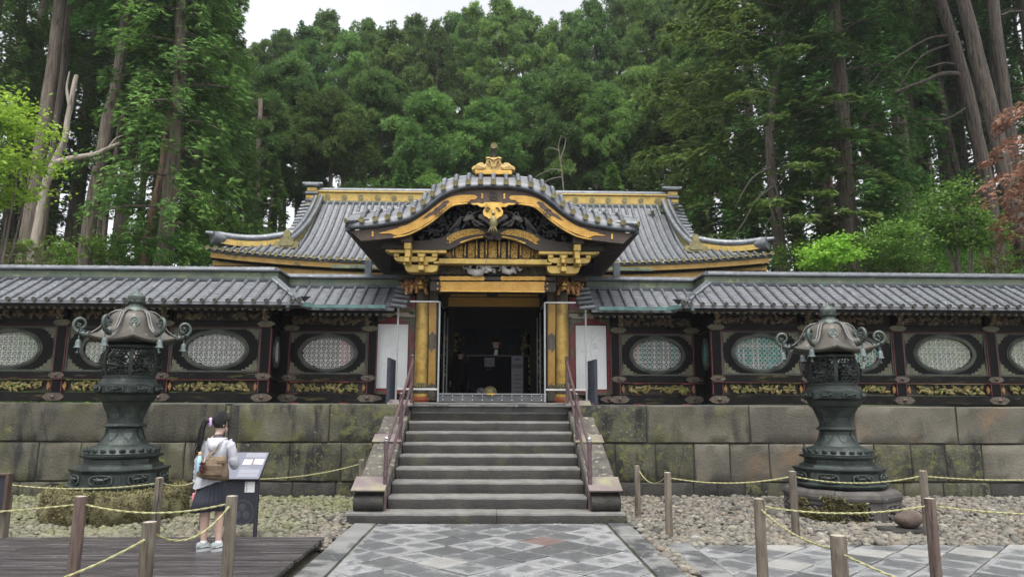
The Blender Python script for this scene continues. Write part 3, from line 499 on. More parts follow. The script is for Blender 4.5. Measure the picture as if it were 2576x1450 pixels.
course(wr, [1.5, vx(1600), vx(1740), vx(1800), vx(1870), vx(2000), vx(2170), vx(2265), vx(2363), vx(2480), 11.], -.1, zB, ['walldark', 'walldark', 'walldark', 'walldark', 'wallmossy', 'wallmossy', 'wallmossy', 'wallstone', 'wallmossy'])
obj('wall_core', MB().box(1.5, 11., WY+.03, WY+.34, -.1, 1.6), MAT['walldark'], wr)
# ---------------------------------------------------------------- the stairs
ST = thing('stone_staircase', 'broad dark stone stairs rising to the golden gate between two sloping stone cheeks', 'stairs', (-.06, 10.2, 0))
SX0, SX1 = -1.52, 1.39; Y1, TR, RI, Z0 = 10.54, .3864, .1705, .136
def tread(x0, x1, y0, y1, z0, z1, nm='step'):
    mb = MB(); n = 48; c = .016; rows = []
    prof = [(y0+.004, z0), (y0, z0+.02), (y0, z1-c-.018), (y0+c*.4, z1-c*.4), (y0+c+.01, z1), (y1, z1)]
    vs = []
    for i in range(n+1):
        x = x0+(x1-x0)*i/n
        for (y, z) in prof: vs.append((x, y+mnoise.noise(Vector((x*3, y, z*5)))*.010+mnoise.noise(Vector((x*11, y*3, z*9)))*.004, z+mnoise.noise(Vector((x*2.5, y*2, 3)))*.008+mnoise.noise(Vector((x*9, y*7, z)))*.004))
    k = len(prof); fs = []; mi = []
    for i in range(n):
        for j in range(k-1): fs.append((i*k+j, (i+1)*k+j, (i+1)*k+j+1, i*k+j+1)); mi.append(1 if j >= 2 else 0)
    fs += [tuple(range(k-1, -1, -1)), tuple(n*k+j for j in range(k))]; mi += [0, 0]
    mb.add(vs, fs); mb.m = mi
    return obj(nm, mb, [MAT['step'], MAT['nosing']], ST, smooth=35)
tread(-2.03, .06, Y1-TR, Y1+.1, -.05, Z0); tread(.066, 1.88, Y1-TR, Y1+.1, -.05, Z0)
for k in range(1, 10): tread(SX0, SX1, Y1+TR*(k-1), Y1+TR*k+.12, Z0+RI*(k-1)-.01, Z0+RI*k)
obj('stair_core', MB().box(SX0-.3, SX1+.3, 13.72, 14.4, .1, 1.655), MAT['step'], ST)
for sx, xa, xb in ((-1, SX0-.46, SX0-.02), (1, SX1+.02, SX1+.46)):
    mb = MB(); ya, yb = 10.42, 13.62; za, zb = Z0+.27, 1.70; vs = []; n = 26
    for i in range(n+1):
        t = i/n; y = ya+(yb-ya)*t; z = za+(zb-za)*t
        for x, dz in ((xa, -1.2), (xa, -.02), (xa+.02, 0), (xb-.02, 0), (xb, -.02), (xb, -1.2)):
            vs.append((x+mnoise.noise(Vector((x, y*4, z*4)))*.012, y, max(.1, z+dz+mnoise.noise(Vector((x*5, y*4, 1)))*.010)))
    fs = [(i*6+j, i*6+j+1, (i+1)*6+j+1, (i+1)*6+j) for i in range(n) for j in range(5)]+[(0, 1, 2, 3, 4, 5)]
    obj('stair_cheek', mb.add(vs, fs), MAT['cheek'], ST, smooth=40)
    m2 = MB(); m2.tube([(xa+.01, 10.36, .25), (xb-.01, 10.36, .25)], .115, 16); obj('cheek_scroll', m2, MAT['walldark'], ST, smooth=40)
    for (y0, y1, zz, lift) in ((10.24, 10.62, .0, .10), (11.86, 12.14, .0, .035), (13.28, 13.58, .0, .035)):
        s = (zb-za)/(yb-ya); f = lambda y: za+(y-ya)*s+lift
        m3 = MB(); w0, w1 = xa-.025, xb+.015
        m3.add([(w0, y0, f(y0)), (w1, y0, f(y0)), (w1, y1, f(y1)), (w0, y1, f(y1)), (w0, y0, f(y0)-.10), (w1, y0, f(y0)-.10), (w1, y1, f(y1)-.10), (w0, y1, f(y1)-.10), (w0, y0+.012, f(y0)-.02), (w1, y0+.012, f(y0)-.02)],
               [(0, 1, 2, 3), (0, 3, 7, 4), (1, 5, 6, 2), (0, 8, 9, 1)])
        obj('copper_cap', m3, MAT['cap'], ST)
# ---------------------------------------------------------------- handrails
def handrail(x, label):
    r = thing('handrail', label, 'handrail', (x, 10.4, Z0), 'painted steel handrails of the stairs')
    P = [(10.42, Z0, 1.10), (11.95, Z0+RI*4, 1.76), (13.45, Z0+RI*8, 2.50)]
    for (y, zb, zt) in P:
        mb = MB(); mb.tube([(x, y, zb), (x, y, zt)], .03, 10)
        for dz in (0, -.40): mb.tube([(x, y, zt+dz-.10), (x, y, zt+dz-.02)], .039, 10)
        obj('rail_post', mb, MAT['rail'], r, smooth=40)
        mb = MB(); mb.lathe([(.033, 0), (.036, .015), (.02, .028), (.034, .045), (.026, .065), (.004, .078)], 10, (x, y, zt)); obj('finial', mb, MAT['steel'] if y < 11 else MAT['rail'], r, smooth=50)
    for dz in (-.07, -.45):
        mb = MB(); mb.tube([(x, p[0], p[2]+dz) for p in P], .024, 10); obj('rail', mb, MAT['rail'], r, smooth=40)
    return r
handrail(-1.55, 'mauve painted steel handrail on the left side of the stairs'); handrail(1.42, 'mauve painted steel handrail on the right side of the stairs')
# ================================================================ LATTICE WALLS ON THE STONE BASE
MAT['capdark'] = M('dark_tile_end', (.05, .052, .045), (.10, .10, .085), 8, .5, .3); MAT['beige2'] = M('pale_rafter_paint', (.20, .18, .15), (.27, .25, .21), 8, .7)
YF, YR = 13.35, 14.05                      # front plane and recessed plane
zl = lambda v, Y=YF, x=400: at(x, v, Y).z
ZB = dict(base0=1.655, base1=zl(986), lc0=zl(985), lc1=zl(956), mr0=zl(953), mr1=zl(935), p0=zl(934), p1=zl(822), ur0=zl(820), ur1=zl(805), uc0=zl(803), uc1=zl(780), top=zl(757))
def ellipse_poly(cx, cz, a, b, n, cusp=0., lobes=0): return [(cx+a*math.cos(2*PI*i/n)*(1+cusp*abs(math.cos(lobes*PI*i/n))), cz+b*math.sin(2*PI*i/n)*(1+cusp*abs(math.cos(lobes*PI*i/n)))) for i in range(n)]
def ring(mb, out, inn, y0, y1):
    n = len(out); vs = [(x, y0, z) for x, z in out]+[(x, y0, z) for x, z in inn]+[(x, y1, z) for x, z in out]+[(x, y1, z) for x, z in inn]
    fs = []
    for i in range(n):
        j = (i+1) % n; fs += [(i, j, n+j, n+i), (2*n+i, 3*n+i, 3*n+j, 2*n+j), (n+i, n+j, 3*n+j, 3*n+i), (i, 2*n+i, 2*n+j, j)]
    mb.add(vs, fs)
def rect_to(hw, hz, n):
    out = []
    for i in range(n):
        t = 2*PI*i/n; c, s = math.cos(t), math.sin(t); k = min(hw/abs(c) if abs(c) > 1e-6 else 1e9, hz/abs(s) if abs(s) > 1e-6 else 1e9); out.append((c*k, s*k))
    return out
def window_meshes(hw, hz, a, b, teal):
    """centred on the origin in x/z, front at y=0"""
    d = {}
    mb = MB(); ring(mb, rect_to(hw, hz, 64), ellipse_poly(0, 0, a, b, 64), 0, .045); d['panel'] = mb.mesh('window_panel', MAT['lacquer'])
    mb = MB(); ring(mb, ellipse_poly(0, 0, a*1.07, b*1.11, 72, .03, 8), ellipse_poly(0, 0, a*1.0, b*1.0, 72), -.03, .03)
    ring(mb, ellipse_poly(0, 0, a*1.13, b*1.2, 72, .02, 8), ellipse_poly(0, 0, a*1.10, b*1.16, 72), -.014, .02); d['frame'] = mb.mesh('window_frame', MAT['patina'], 50)
    mb = MB(); cell = .094; t = .013
    def seg(x0, z0, x1, z1, w, y0, y1):
        dx, dz = x1-x0, z1-z0; l = math.hypot(dx, dz); nx, nz = -dz/l*w/2, dx/l*w/2
        mb.prism([(x0+nx, z0+nz), (x0-nx, z0-nz), (x1-nx, z1-nz), (x1+nx, z1+nz)], y0, y1)
    nx = int(a/cell)+1; nz = int(b/cell)+1; rn = random.Random(int(a*1000)+(5 if teal else 0))
    tl = lambda: 1 if rn.random() < teal else 0
    for i in range(-nx, nx+1):
        x = (i+.5)*cell
        if abs(x) < a*.99: h = b*math.sqrt(1-(x/a)**2)+.01; mb.mi = tl(); seg(x, -h, x, h, t*1.1, .02, .05)
    for j in range(-nz, nz+1):
        z = (j+.5)*cell
        if abs(z) < b*.99: h = a*math.sqrt(1-(z/b)**2)+.01; mb.mi = tl(); seg(-h, z, h, z, t*1.1, .023, .053)
    for i in range(-nx, nx+1):
        for j in range(-nz, nz+1):
            x, z = i*cell, j*cell
            if (x/a)**2+(z/b)**2 > 1.02: continue
            mb.mi = 0; h = cell*.46; seg(x-h, z-h, x+h, z+h, .012, .032, .048); seg(x-h, z+h, x+h, z-h, .012, .034, .050)
    d['lattice'] = mb.mesh('lattice', [MAT['lat'], MAT['teal']])
    return d
MAT['patina'] = M('grey_green_frame', (.035, .042, .036), (.075, .085, .068), 6, .6, .1, bump=.2, layers=(((.03, .03, .03), 5, .6, .72),))
def cornerfit(w, h):                       # lower left corner; ornate stepped hypotenuse
    pts = [(0, 0)]; n = 9
    for i in range(n+1):
        t = i/n; x = w*(1-t); z = h*t*t*.75+h*.25*t; k = .018*(1 if i % 2 else -.4)
        pts += [(max(0, x+k), max(0, z+k))]
    return MB().prism(pts, -.008, 0).mesh('corner_fitting', MAT['fit'])
def capsule_plate(w, h, mat, boss=True, nm='metal_fitting'):
    n = 28; P = []
    for i in range(n):
        t = 2*PI*i/n; c, s = math.cos(t), math.sin(t); k = 1-.12*abs(math.sin(3*t)); P.append((w/2*k*math.copysign(abs(c)**.8, c), h/2*math.copysign(abs(s)**.55, s)*(1-.25*max(0, abs(c)-.6)/.4)))
    mb = MB(); mb.prism(P, -.010, 0)
    if boss: mb.lathe([(h*.30, 0), (h*.28, .012), (h*.20, .016), (h*.19, .03), (h*.10, .04), (.002, .046)], 12); k = len(mb.v)-72; mb.v[k:] = [(x, -.01-z, y) for x, y, z in mb.v[k:]]
    return mb.mesh(nm, mat, 40)
def carving(seed, w, h, mat, nm='floral_carving', n=46, frame=False):
    r = random.Random(seed); mb = MB()
    for i in range(n):
        x, z = r.uniform(-w/2+.04, w/2-.04), r.uniform(-h/2+.02, h/2-.02); q = r.random()
        if q < .45:
            s = r.uniform(.022, .05); rot = Matrix.Rotation(r.uniform(0, PI), 3, 'Y')
            mb.ell((x, -.012-r.uniform(0, .02), z), (s*1.6, s*.6, s*.7), 6, 4, rot)
        elif q < .7:
            a0 = r.uniform(0, 2*PI); sg = r.choice((-1, 1)); R = r.uniform(.025, min(h*.36, .055))
            mb.tube([(x+R*(1-.12*k)*math.cos(a0+sg*k*.75), -.02-.004*k, max(-h/2+.012, min(h/2-.012, (z*.4 if h < .4 else z)+R*(1-.12*k)*math.sin(a0+sg*k*.75)))) for k in range(7)], [.006, .011, .013, .013, .012, .012, .014], 5)
        else:
            R = r.uniform(.016, .026)
            for k in range(5): mb.ell((x+R*math.cos(k*1.257), -.022, z+R*math.sin(k*1.257)), (R*.7, .012, R*.7), 5, 4)
            mb.ell((x, -.03, z), R*.5, 5, 4)
    return mb.mesh(nm, mat, 60)
def bracket_carving():
    mb = MB(); r = random.Random(5)
    mb.tube([(0, .02, -.10), (.01, -.04, -.05), (-.01, -.10, .02), (.0, -.15, .09)], [.025, .035, .045, .03], 7)
    for k in range(12): mb.ell((r.uniform(-.05, .05), r.uniform(-.16, -.02), r.uniform(-.1, .1)), (.03, .03, .022), 6, 4)
    return mb.mesh('bracket_carving', MAT['carve'], 60)
def roll_mesh(nm, pts, r, n=10, ringstep=.085, mat='tile'):
    """a row of round tiles along a polyline: overlapping rings"""
    P = [Vector(p) for p in pts]; Ls = [0]
    for i in range(1, len(P)): Ls.append(Ls[-1]+(P[i]-P[i-1]).length)
    def pos(s):
        for i in range(1, len(P)):
            if s <= Ls[i]+1e-9: t = (s-Ls[i-1])/max(1e-9, Ls[i]-Ls[i-1]); return P[i-1].lerp(P[i], t)
        return P[-1]
    m = max(1, round(Ls[-1]/ringstep)); path = []; rad = []
    for i in range(m):
        a, b = Ls[-1]*i/m, Ls[-1]*(i+1)/m; e = (b-a)*.10
        path += [pos(a+.0005), pos(a+e), pos(b-.0005)]; rad += [r*1.06, r*1.06, r*.96]
    mb = MB(); mb.tube(path, rad, n); return mb.mesh(nm, MAT[mat], 35)
def crest_disc(R, nm='tile_end', mat='goldol', dk='tiledk'):
    """round tile end with a raised rim and a three-leaf crest; faces -y"""
    mb = MB(); n = 16
    P = [(R*math.cos(2*PI*i/n), R*math.sin(2*PI*i/n)) for i in range(n)]; Q = [(x*.78, z*.78) for x, z in P]
    ring(mb, P, Q, -.016, .02); mb.prism([(x*.98, z*.98) for x, z in P], -.004, .02)
    for k in range(3):
        a = PI/2+k*2*PI/3; c = Vector((R*.36*math.cos(a), -.006, R*.36*math.sin(a)))
        mb.ell(c, (R*.29, .008, R*.29), 6, 4)
    return mb.mesh(nm, MAT[mat])
PROTO = {}
def wall_roof(root, poly_eave, side):
    """three slopes: front, return, recess.  side=-1 left, +1 right. x grows away from the gate (abs values)."""
    pass
def build_wall(side, cols, xin, winset, label, name='lattice_wall'):
    sg = side
    root = thing(name, label, 'lattice wall', (sg*6.5, YF, 1.655))
    xo = cols[0]; xi = cols[-1]            # outermost .. innermost column of the front run (signed)
    Z = ZB; m = MAT
    lo, hi = min(xo, xi)-(2.3 if sg < 0 else .09), max(xo, xi)+(.09 if sg < 0 else 2.3)
    xc = cols[-1]                          # corner column
    def member(nm, x0, x1, y, z0, z1, th, mat): return obj(nm, MB().box(x0, x1, y, y+th, z0, z1, .006), MAT[mat], root)
    # front run
    member('base_beam', lo, hi, YF-.06, Z['base0'], Z['base1'], .30, 'wornlac'); member('middle_rail', lo, hi, YF-.035, Z['mr0'], Z['mr1'], .2, 'wornlac')
    member('upper_rail', lo, hi, YF-.035, Z['ur0'], Z['ur1'], .2, 'lacquer'); member('top_beam', lo, hi, YF-.03, Z['uc1']+.005, Z['top']-.03, .2, 'lacquer')
    for z in (Z['mr0']-.014, Z['ur0']-.012): member('trim_strip', lo, hi, YF-.045, z, z+.012, .05, 'redline')
    ry0, ry1 = YF+.1, YR
    rin, rout = (YR-.06, YF+.24)
    # recessed run: from corner to gate
    x0, x1 = sorted((xc+(.0), xin)); dz = lambda z: z+.0
    rb = lambda nm, z0, z1, yoff, th, mat: obj(nm, MB().box(x0, x1, YR+yoff, YR+yoff+th, z0, z1, .006), MAT[mat], root)
    rb('base_beam', Z['base0'], Z['base1'], -.06, .3, 'wornlac'); rb('middle_rail', Z['mr0'], Z['mr1'], -.035, .2, 'wornlac'); rb('upper_rail', Z['ur0'], Z['ur1'], -.035, .2, 'lacquer'); rb('top_beam', Z['uc1']+.005, Z['top']-.03, -.03, .2, 'lacquer')
    for z in (Z['mr0']-.014, Z['ur0']-.012): rb('trim_strip', z, z+.012, -.045, .05, 'redline')
    # return wall between the two planes (its face looks towards the gate)
    fx = xc-sg*.09; w0, w1 = sorted((fx, fx+sg*.16))
    for nm, z0, z1, mat in (('base_beam', Z['base0'], Z['base1'], 'wornlac'), ('middle_rail', Z['mr0'], Z['mr1'], 'wornlac'), ('upper_rail', Z['ur0'], Z['ur1'], 'lacquer'), ('top_beam', Z['uc1']+.005, Z['top']-.03, 'lacquer')):
        obj(nm, MB().box(w0+.002, w1-.002, YF+.241, YR-.061, z0+.002, z1-.002), MAT[mat], root)
    obj('end_panel', MB().box(w0+.04, w1-.04, YF+.1, YR, Z['lc0'], Z['uc1']), MAT['lacquer'], root)
    # columns with red edge strips
    def column(x, y, w=.17):
        obj('column', MB().box(x-w/2, x+w/2, y-.02, y+.15, Z['base1'], Z['top']-.03, .008), MAT['lacquer'], root)
        for s in (-1, 1): obj('trim_strip', MB().box(x+s*(w/2+.002), x+s*(w/2+.018), y-.015, y+.05, Z['lc0'], Z['ur0']-.015), MAT['redline'], root)
    if ('fit', 0) not in PROTO:
        PROTO['fit', 0] = capsule_plate(.40, .145, MAT['fitbrown']); PROTO['fit', 1] = capsule_plate(.30, .115, MAT['fitbrown']); PROTO['fit', 2] = capsule_plate(.34, .11, MAT['fit'], False)
        PROTO['br'] = bracket_carving(); PROTO['raft'] = MB().box(-.028, .028, 0, .42, -.026, .026).mesh('rafter', MAT['beige2'])
        PROTO['cap'] = crest_disc(.041, dk='tiledk', mat='capdark'); PROTO['cl'] = cornerfit(.30, .26); PROTO['cu'] = cornerfit(.24, .24)
    for x in list(cols): column(x, YF)
    column(xin-sg*.0, YR, .15); column(xc-sg*.13, YR, .22)
    for x in cols:
        inst('metal_fitting', PROTO['fit', 0], root, (x, YF-.061, (Z['base0']+Z['base1'])/2)); inst('metal_fitting', PROTO['fit', 1], root, (x, YF-.036, (Z['mr0']+Z['mr1'])/2)); inst('metal_fitting', PROTO['fit', 2], root, (x, YF-.036, (Z['ur0']+Z['ur1'])/2))
        inst('bracket_carving', PROTO['br'], root, (x, YF-.06, Z['uc0']+.10))
    for x in (xin+sg*.06, xc-sg*.28):
        inst('metal_fitting', PROTO['fit', 0], root, (x, YR-.061, (Z['base0']+Z['base1'])/2)); inst('metal_fitting', PROTO['fit', 1], root, (x, YR-.036, (Z['mr0']+Z['mr1'])/2)); inst('metal_fitting', PROTO['fit', 2], root, (x, YR-.036, (Z['ur0']+Z['ur1'])/2))
    inst('bracket_carving', PROTO['br'], root, (xin+sg*.1, YR-.06, Z['uc0']+.10))
    # bays
    pz0, pz1 = Z['p0'], Z['p1']; zc = (pz0+pz1)/2-.03
    def bay(xa, xb, y, teal, seed, glab=None):
        w = abs(xb-xa)-.21; cx = (xa+xb)/2; hw, hz = w/2, (pz1-pz0)/2
        key = ('win', round(w, 2), teal)
        if key not in PROTO: PROTO[key] = window_meshes(hw, hz, min(.55, hw*.66), .315, teal)
        d = PROTO[key]; wn = inst('window_panel', d['panel'], root, (cx, y+.03, (pz0+pz1)/2))
        c = Vector((cx, y+.03, (pz0+pz1)/2-.0))
        inst('window_frame', d['frame'], wn, c); inst('lattice', d['lattice'], wn, c+Vector((0, .012, 0)))
        for sx in (-1, 1):
            inst('corner_fitting', PROTO['cl'], wn, c+Vector((sx*(-hw+.035), -.001, -hz+.03)), scale=(sx, 1, 1)); inst('corner_fitting', PROTO['cu'], wn, c+Vector((sx*(-hw+.035), -.001, hz-.03)), scale=(sx, 1, -1))
        fm = MB()
        for q in ((-hw, -hw+.03, -hz, hz), (hw-.03, hw, -hz, hz)): fm.box(c.x+q[0], c.x+q[1], c.y-.02, c.y-.0005, c.z+q[2], c.z+q[3])
        fm.box(c.x-hw+.03, c.x+hw-.03, c.y-.02, c.y-.0005, c.z-hz, c.z-hz+.03); fm.box(c.x-hw+.03, c.x+hw-.03, c.y-.02, c.y-.0005, c.z+hz-.03, c.z+hz)
        obj('panel_frame', fm, MAT['patina'], wn)
        inst('metal_fitting', PROTO['fit', 2], wn, c+Vector((0, -.002, hz-.075)), scale=(.8, 1, .6))
        k = ('lc', seed % 3, round(w, 1)); h = Z['lc1']-Z['lc0']-.01
        if k not in PROTO: PROTO[k] = carving(seed*7+1, w*.86, h*.92, MAT['carveg'], n=74); PROTO['uc', seed % 3, round(w, 1)] = carving(seed*5+3, w*.98, (Z['uc1']-Z['uc0'])*.98, MAT['carve'], 'bird_carving', 64)
        lc = obj('lower_panel', MB().box(cx-w/2-.02, cx+w/2+.02, y+.07, y+.10, Z['lc0'], Z['lc1']), MAT['dkwood'], root)
        inst('floral_carving', PROTO[k], lc, (cx, y+.035, (Z['lc0']+Z['lc1'])/2))
        en = MB()
        for sx in (-1, 1): en.prism([(cx+sx*(w/2-.05), Z['lc0']+.02), (cx+sx*(w/2-.005), (Z['lc0']+Z['lc1'])/2), (cx+sx*(w/2-.05), Z['lc1']-.02), (cx+sx*(w/2-.075), (Z['lc0']+Z['lc1'])/2)], y-.001, y+.03)
        obj('carving_end', en, MAT['orange'], lc)
        up = obj('upper_panel', MB().box(cx-w/2-.02, cx+w/2+.02, y+.08, y+.11, Z['ur1'], Z['uc1']), MAT['dkwood'], root)
        inst('bird_carving', PROTO['uc', seed % 3, round(w, 1)], up, (cx, y+.045, (Z['uc0']+Z['uc1'])/2))
    ex = cols[0]-(cols[1]-cols[0])
    allc = [ex]+list(cols)
    for i in range(len(allc)-1): bay(allc[i], allc[i+1], YF, winset[i], i+(3 if sg > 0 else 0))
    bay(xc-sg*.12, xin, YR, winset[-1], 7+sg)
    # small oval window in the return wall
    rw = obj('side_window', (lambda b: b)(MB().box(0, .001, 0, .001, 0, .001)) if False else (lambda b: (ring(b, ellipse_poly(0, 0, .17, .31, 32, .03, 6), ellipse_poly(0, 0, .13, .25, 32), -.03, .03), b)[1])(MB()).xf(Matrix.Translation((fx+sg*.03, (YF+YR)/2+.12, zc+.03)) @ Matrix.Rotation(PI/2, 4, 'Z')), MAT['patina'], root)
    b = MB()
    for k in range(-2, 3): b.box(-.13*math.sqrt(1-(k*.1/.25)**2 if abs(k*.1) < .25 else 0), .13*math.sqrt(1-(k*.1/.25)**2), -.01, .01, k*.1-.008, k*.1+.008)
    for k in (-1, 0, 1): b.box(k*.09-.008, k*.09+.008, -.013, .007, -.25*math.sqrt(1-(k*.09/.13)**2), .25*math.sqrt(1-(k*.09/.13)**2))
    obj('lattice', b.xf(Matrix.Translation((fx+sg*.035, (YF+YR)/2+.12, zc+.03)) @ Matrix.Rotation(PI/2, 4, 'Z')), MAT['teal'] if sg > 0 else MAT['lat'], rw)
    # ------------------------------------------------ the tiled roof
    EY, RY = 12.72, 13.66; ze, zr = zl(757, 12.72), zl(703, 13.66); D = YR-YF
    xh = (at(752, 752, 12.72).x if sg < 0 else at(1720, 758, 12.72).x); xr = xh+sg*(RY-EY)*.82; xend = (at(992, 750, 13.4).x if sg < 0 else at(1488, 752, 13.4).x); far = cols[0]+sg*2.3
    sl = lambda y, y0: ze+(zr-ze)*(y-y0)/(RY-EY)
    th = .05
    def quad(P, nm='roof_slope', mat='flat', steps=9):
        # P: eave a, eave b, ridge b, ridge a ; built as overlapping courses
        a, b_, c, d = [Vector(p) for p in P]; mb = MB()
        for i in range(steps):
            t0, t1 = i/steps, (i+1)/steps
            q = [a.lerp(d, t0), b_.lerp(c, t0), b_.lerp(c, t1), a.lerp(d, t1)]; up = Vector((0, 0, .010)); v = [q[0]+up, q[1]+up, q[2], q[3], q[0]-Vector((0, 0, .004)), q[1]-Vector((0, 0, .004))]
            mb.add(v, [(0, 1, 2, 3), (0, 4, 5, 1)])
        e0 = len(mb.v); mb.add([a-Vector((0, 0, th)), b_-Vector((0, 0, th)), c-Vector((0, 0, th)), d-Vector((0, 0, th)), a, b_], [(3, 2, 1, 0), (0, 1, 5, 4)])
        return obj(nm, mb, MAT[mat], root)
    quad([(far, EY, ze), (xh, EY, ze), (xr, RY, zr), (far, RY, zr)]); quad([(xh, EY, ze), (xh, EY+D, ze), (xr, RY+D, zr), (xr, RY, zr)]); quad([(xh, EY+D, ze), (xend, EY+D, ze), (xend, RY+D, zr), (xr, RY+D, zr)])
    # rear slopes
    obj('rear_slope', MB().add([(far, RY, zr), (xr, RY, zr), (xr, RY+D, zr), (xend, RY+D, zr), (far, RY+.95, ze), (xr+sg*.9, RY+.95, ze), (xr+sg*.5, RY+D+.95, ze), (xend, RY+D+.95, ze)], [(0, 1, 5, 4), (1, 2, 6, 5), (2, 3, 7, 6)]), MAT['flat'], root)
    full = roll_mesh('tile_roll', [(0, 0, .022), (0, RY-EY, zr-ze+.022)], .032)
    sp = .232 if sg < 0 else .222; x = xh+sg*.12
    while abs(x) < abs(far):
        lim = 1.0 if sg*(x-xr) >= 0 else max(.12, (x-xh)/(xr-xh))
        if lim > .98: tr = inst('tile_roll', full, root, (x, EY-.012, ze))
        else: tr = inst('tile_roll', roll_mesh('tile_roll', [(0, 0, .022), (0, (RY-EY)*lim, (zr-ze)*lim+.022)], .032), root, (x, EY-.012, ze))
        inst('tile_end', PROTO['cap'], tr, (x, EY-.026, ze+.022)); x += sg*sp
    x = xh-sg*.02; first = True
    while sg*(x-xend) > .10:
        t0 = 0.0
        if sg*(x-xh) > 0: t0 = (x-xh)/(xr-xh)
        tr = inst('tile_roll', full if t0 == 0 else roll_mesh('tile_roll', [(0, (RY-EY)*t0, (zr-ze)*t0+.022), (0, RY-EY, zr-ze+.022)], .032), root, (x, EY+D-.012, ze))
        if t0 == 0: inst('tile_end', PROTO['cap'], tr, (x, EY+D-.026, ze+.022))
        x -= sg*sp
    x = xh+sg*sp
    while sg*(xr-x) > .05:                  # rolls on the recessed slope behind the valley
        t0 = min(.95, (x-xh)/(xr-xh)); inst('tile_roll', roll_mesh('tile_roll', [(0, (RY-EY)*t0, (zr-ze)*t0+.022), (0, RY-EY, zr-ze+.022)], .032), root, (x, EY+D-.012, ze)); x += sg*sp
    hp = inst('hip_roll', roll_mesh('hip_roll', [(0, 0, 0), (xr-xh, RY-EY, zr-ze)], .05, ringstep=.1), root, (xh-sg*.02, EY-.03, ze+.045)); inst('tile_end', PROTO['cap'], hp, (xh-sg*.02, EY-.05, ze+.045), scale=(1.2, 1, 1.2))
    for k in range(3): y = EY+.12+D*.3*k; tr = inst('tile_roll', roll_mesh('tile_roll', [(0, 0, .022), ((xr-xh)*.3*(k+1.), 0, (zr-ze)*.3*(k+1.)+.022)], .032), root, (xh, y, ze))
    # end verge next to the gate: stubby rolls turned sideways
    vb = roll_mesh('verge_roll', [(0, 0, 0), (sg*-.30, -.10, -.045)], .042, ringstep=.1)
    for k in range(5): t = k/4.6; tr = inst('verge_roll', vb, root, (xend+sg*.06, EY+D+.02+(RY-EY)*t, ze+.06+(zr-ze)*t)); inst('tile_end', PROTO['cap'], tr, (xend-sg*.26, EY+D-.09+(RY-EY)*t, ze+.013+(zr-ze)*t), (0, 0, -sg*1.1))
    # eave board and rafters
    for (xa, xb, yy) in ((far, xh, EY), (xh+sg*.02, xend, EY+D)):
        a, b2 = sorted((xa, xb)); obj('eave_board', MB().box(a, b2, yy+.03, yy+.09, ze-.095, ze-.052), MAT['wornlac'], root)
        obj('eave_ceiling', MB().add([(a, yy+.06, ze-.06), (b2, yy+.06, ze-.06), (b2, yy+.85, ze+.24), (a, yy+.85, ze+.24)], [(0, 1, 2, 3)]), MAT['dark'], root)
    x = xh+sg*.25
    while abs(x) < abs(far)-.05: inst('rafter', PROTO['raft'], root, (x, EY+.17, ze-.105), (.30, 0, 0)); x += sg*.137
    x = xh-sg*.05
    while sg*(x-xend) > .1: inst('rafter', PROTO['raft'], root, (x, EY+D+.17, ze-.105), (.30, 0, 0)); x -= sg*.137
    # box ridge that turns the corner
    rz = [(zr-.03, zr+.035, .13, 'tiledk'), (zr+.035, zr+.165, .09, 'ridgeg'), (zr+.165, zr+.205, .13, 'tiledk')]
    xq = xr
    for z0, z1, hw, mat in rz:
        nm = {'tiledk': 'ridge_course', 'ridgeg': 'ridge_band'}[mat]
        a, b2 = sorted((far, xq-sg*hw)); obj(nm, MB().box(a, b2, RY-hw+.04, RY+hw+.04, z0, z1, .006), MAT[mat], root)
        a, b2 = sorted((xq-sg*hw, xq+sg*hw)); obj(nm, MB().box(a, b2, RY+hw+.041, RY+D-hw+.04, z0, z1, .006), MAT[mat], root)
        a, b2 = sorted((xq+sg*hw, xend+sg*.02)); obj(nm, MB().box(a, b2, RY+D-hw+.041, RY+D+hw+.04, z0, z1, .006), MAT[mat], root)
    for pts in ([(far, RY+.04, 0), (xq, RY+.04, 0)], [(xq, RY+.04, 0), (xq, RY+D+.04, 0)], [(xq, RY+D+.04, 0), (xend, RY+D+.04, 0)]):
        o3 = roll_mesh('ridge_tile', [(p[0], p[1], 0) for p in pts], .075, ringstep=.16, mat='tile'); q = bpy.data.objects.new('ridge_tile', o3); COL.objects.link(q); q.parent = root; q.location = Vector((0, 0, zr+.205))-rootpos(root)
    # verdigris gutter under the recessed eave
    gx0, gx1 = (at(742, 765, 13.2).x, at(968, 772, 13.2).x) if sg < 0 else (at(1725, 772, 13.2).x, at(1508, 778, 13.2).x); gz = at(900, 769, 13.2).z
    mb = MB(); P = [(gx0, EY+.06), (gx0-sg*.36, EY+D-.14), (gx1, EY+D-.14)]
    for i in range(2):
        a, b2 = P[i], P[i+1]; mb.add([(a[0], a[1]-.04, gz+.035), (b2[0], b2[1]-.04, gz+.035), (b2[0], b2[1]-.04, gz-.035), (a[0], a[1]-.04, gz-.035), (a[0], a[1]+.05, gz+.035), (b2[0], b2[1]+.05, gz+.035), (b2[0], b2[1]+.05, gz-.035), (a[0], a[1]+.05, gz-.035)], [(3, 2, 1, 0), (2, 3, 7, 6), (4, 5, 6, 7), (0, 4, 7, 3), (1, 2, 6, 5)])
    obj('gutter', mb, MAT['tealcop'], root); obj('gutter_end', MB().box(gx0-.03, gx0+.03, EY+.015, EY+.075, gz-.10, gz+.03), MAT['tealcop'], root)
    return root
cl_ = [at(v, 900, YF).x for v in (149, 412, 666)]; cr_ = [at(v, 900, YF).x for v in (2497, 2262, 2030, 1803)]
build_wall(-1, cl_, at(936, 900, YR).x, [0, 0, 0, 0], 'long black lacquered lattice wall with oval windows left of the gate')
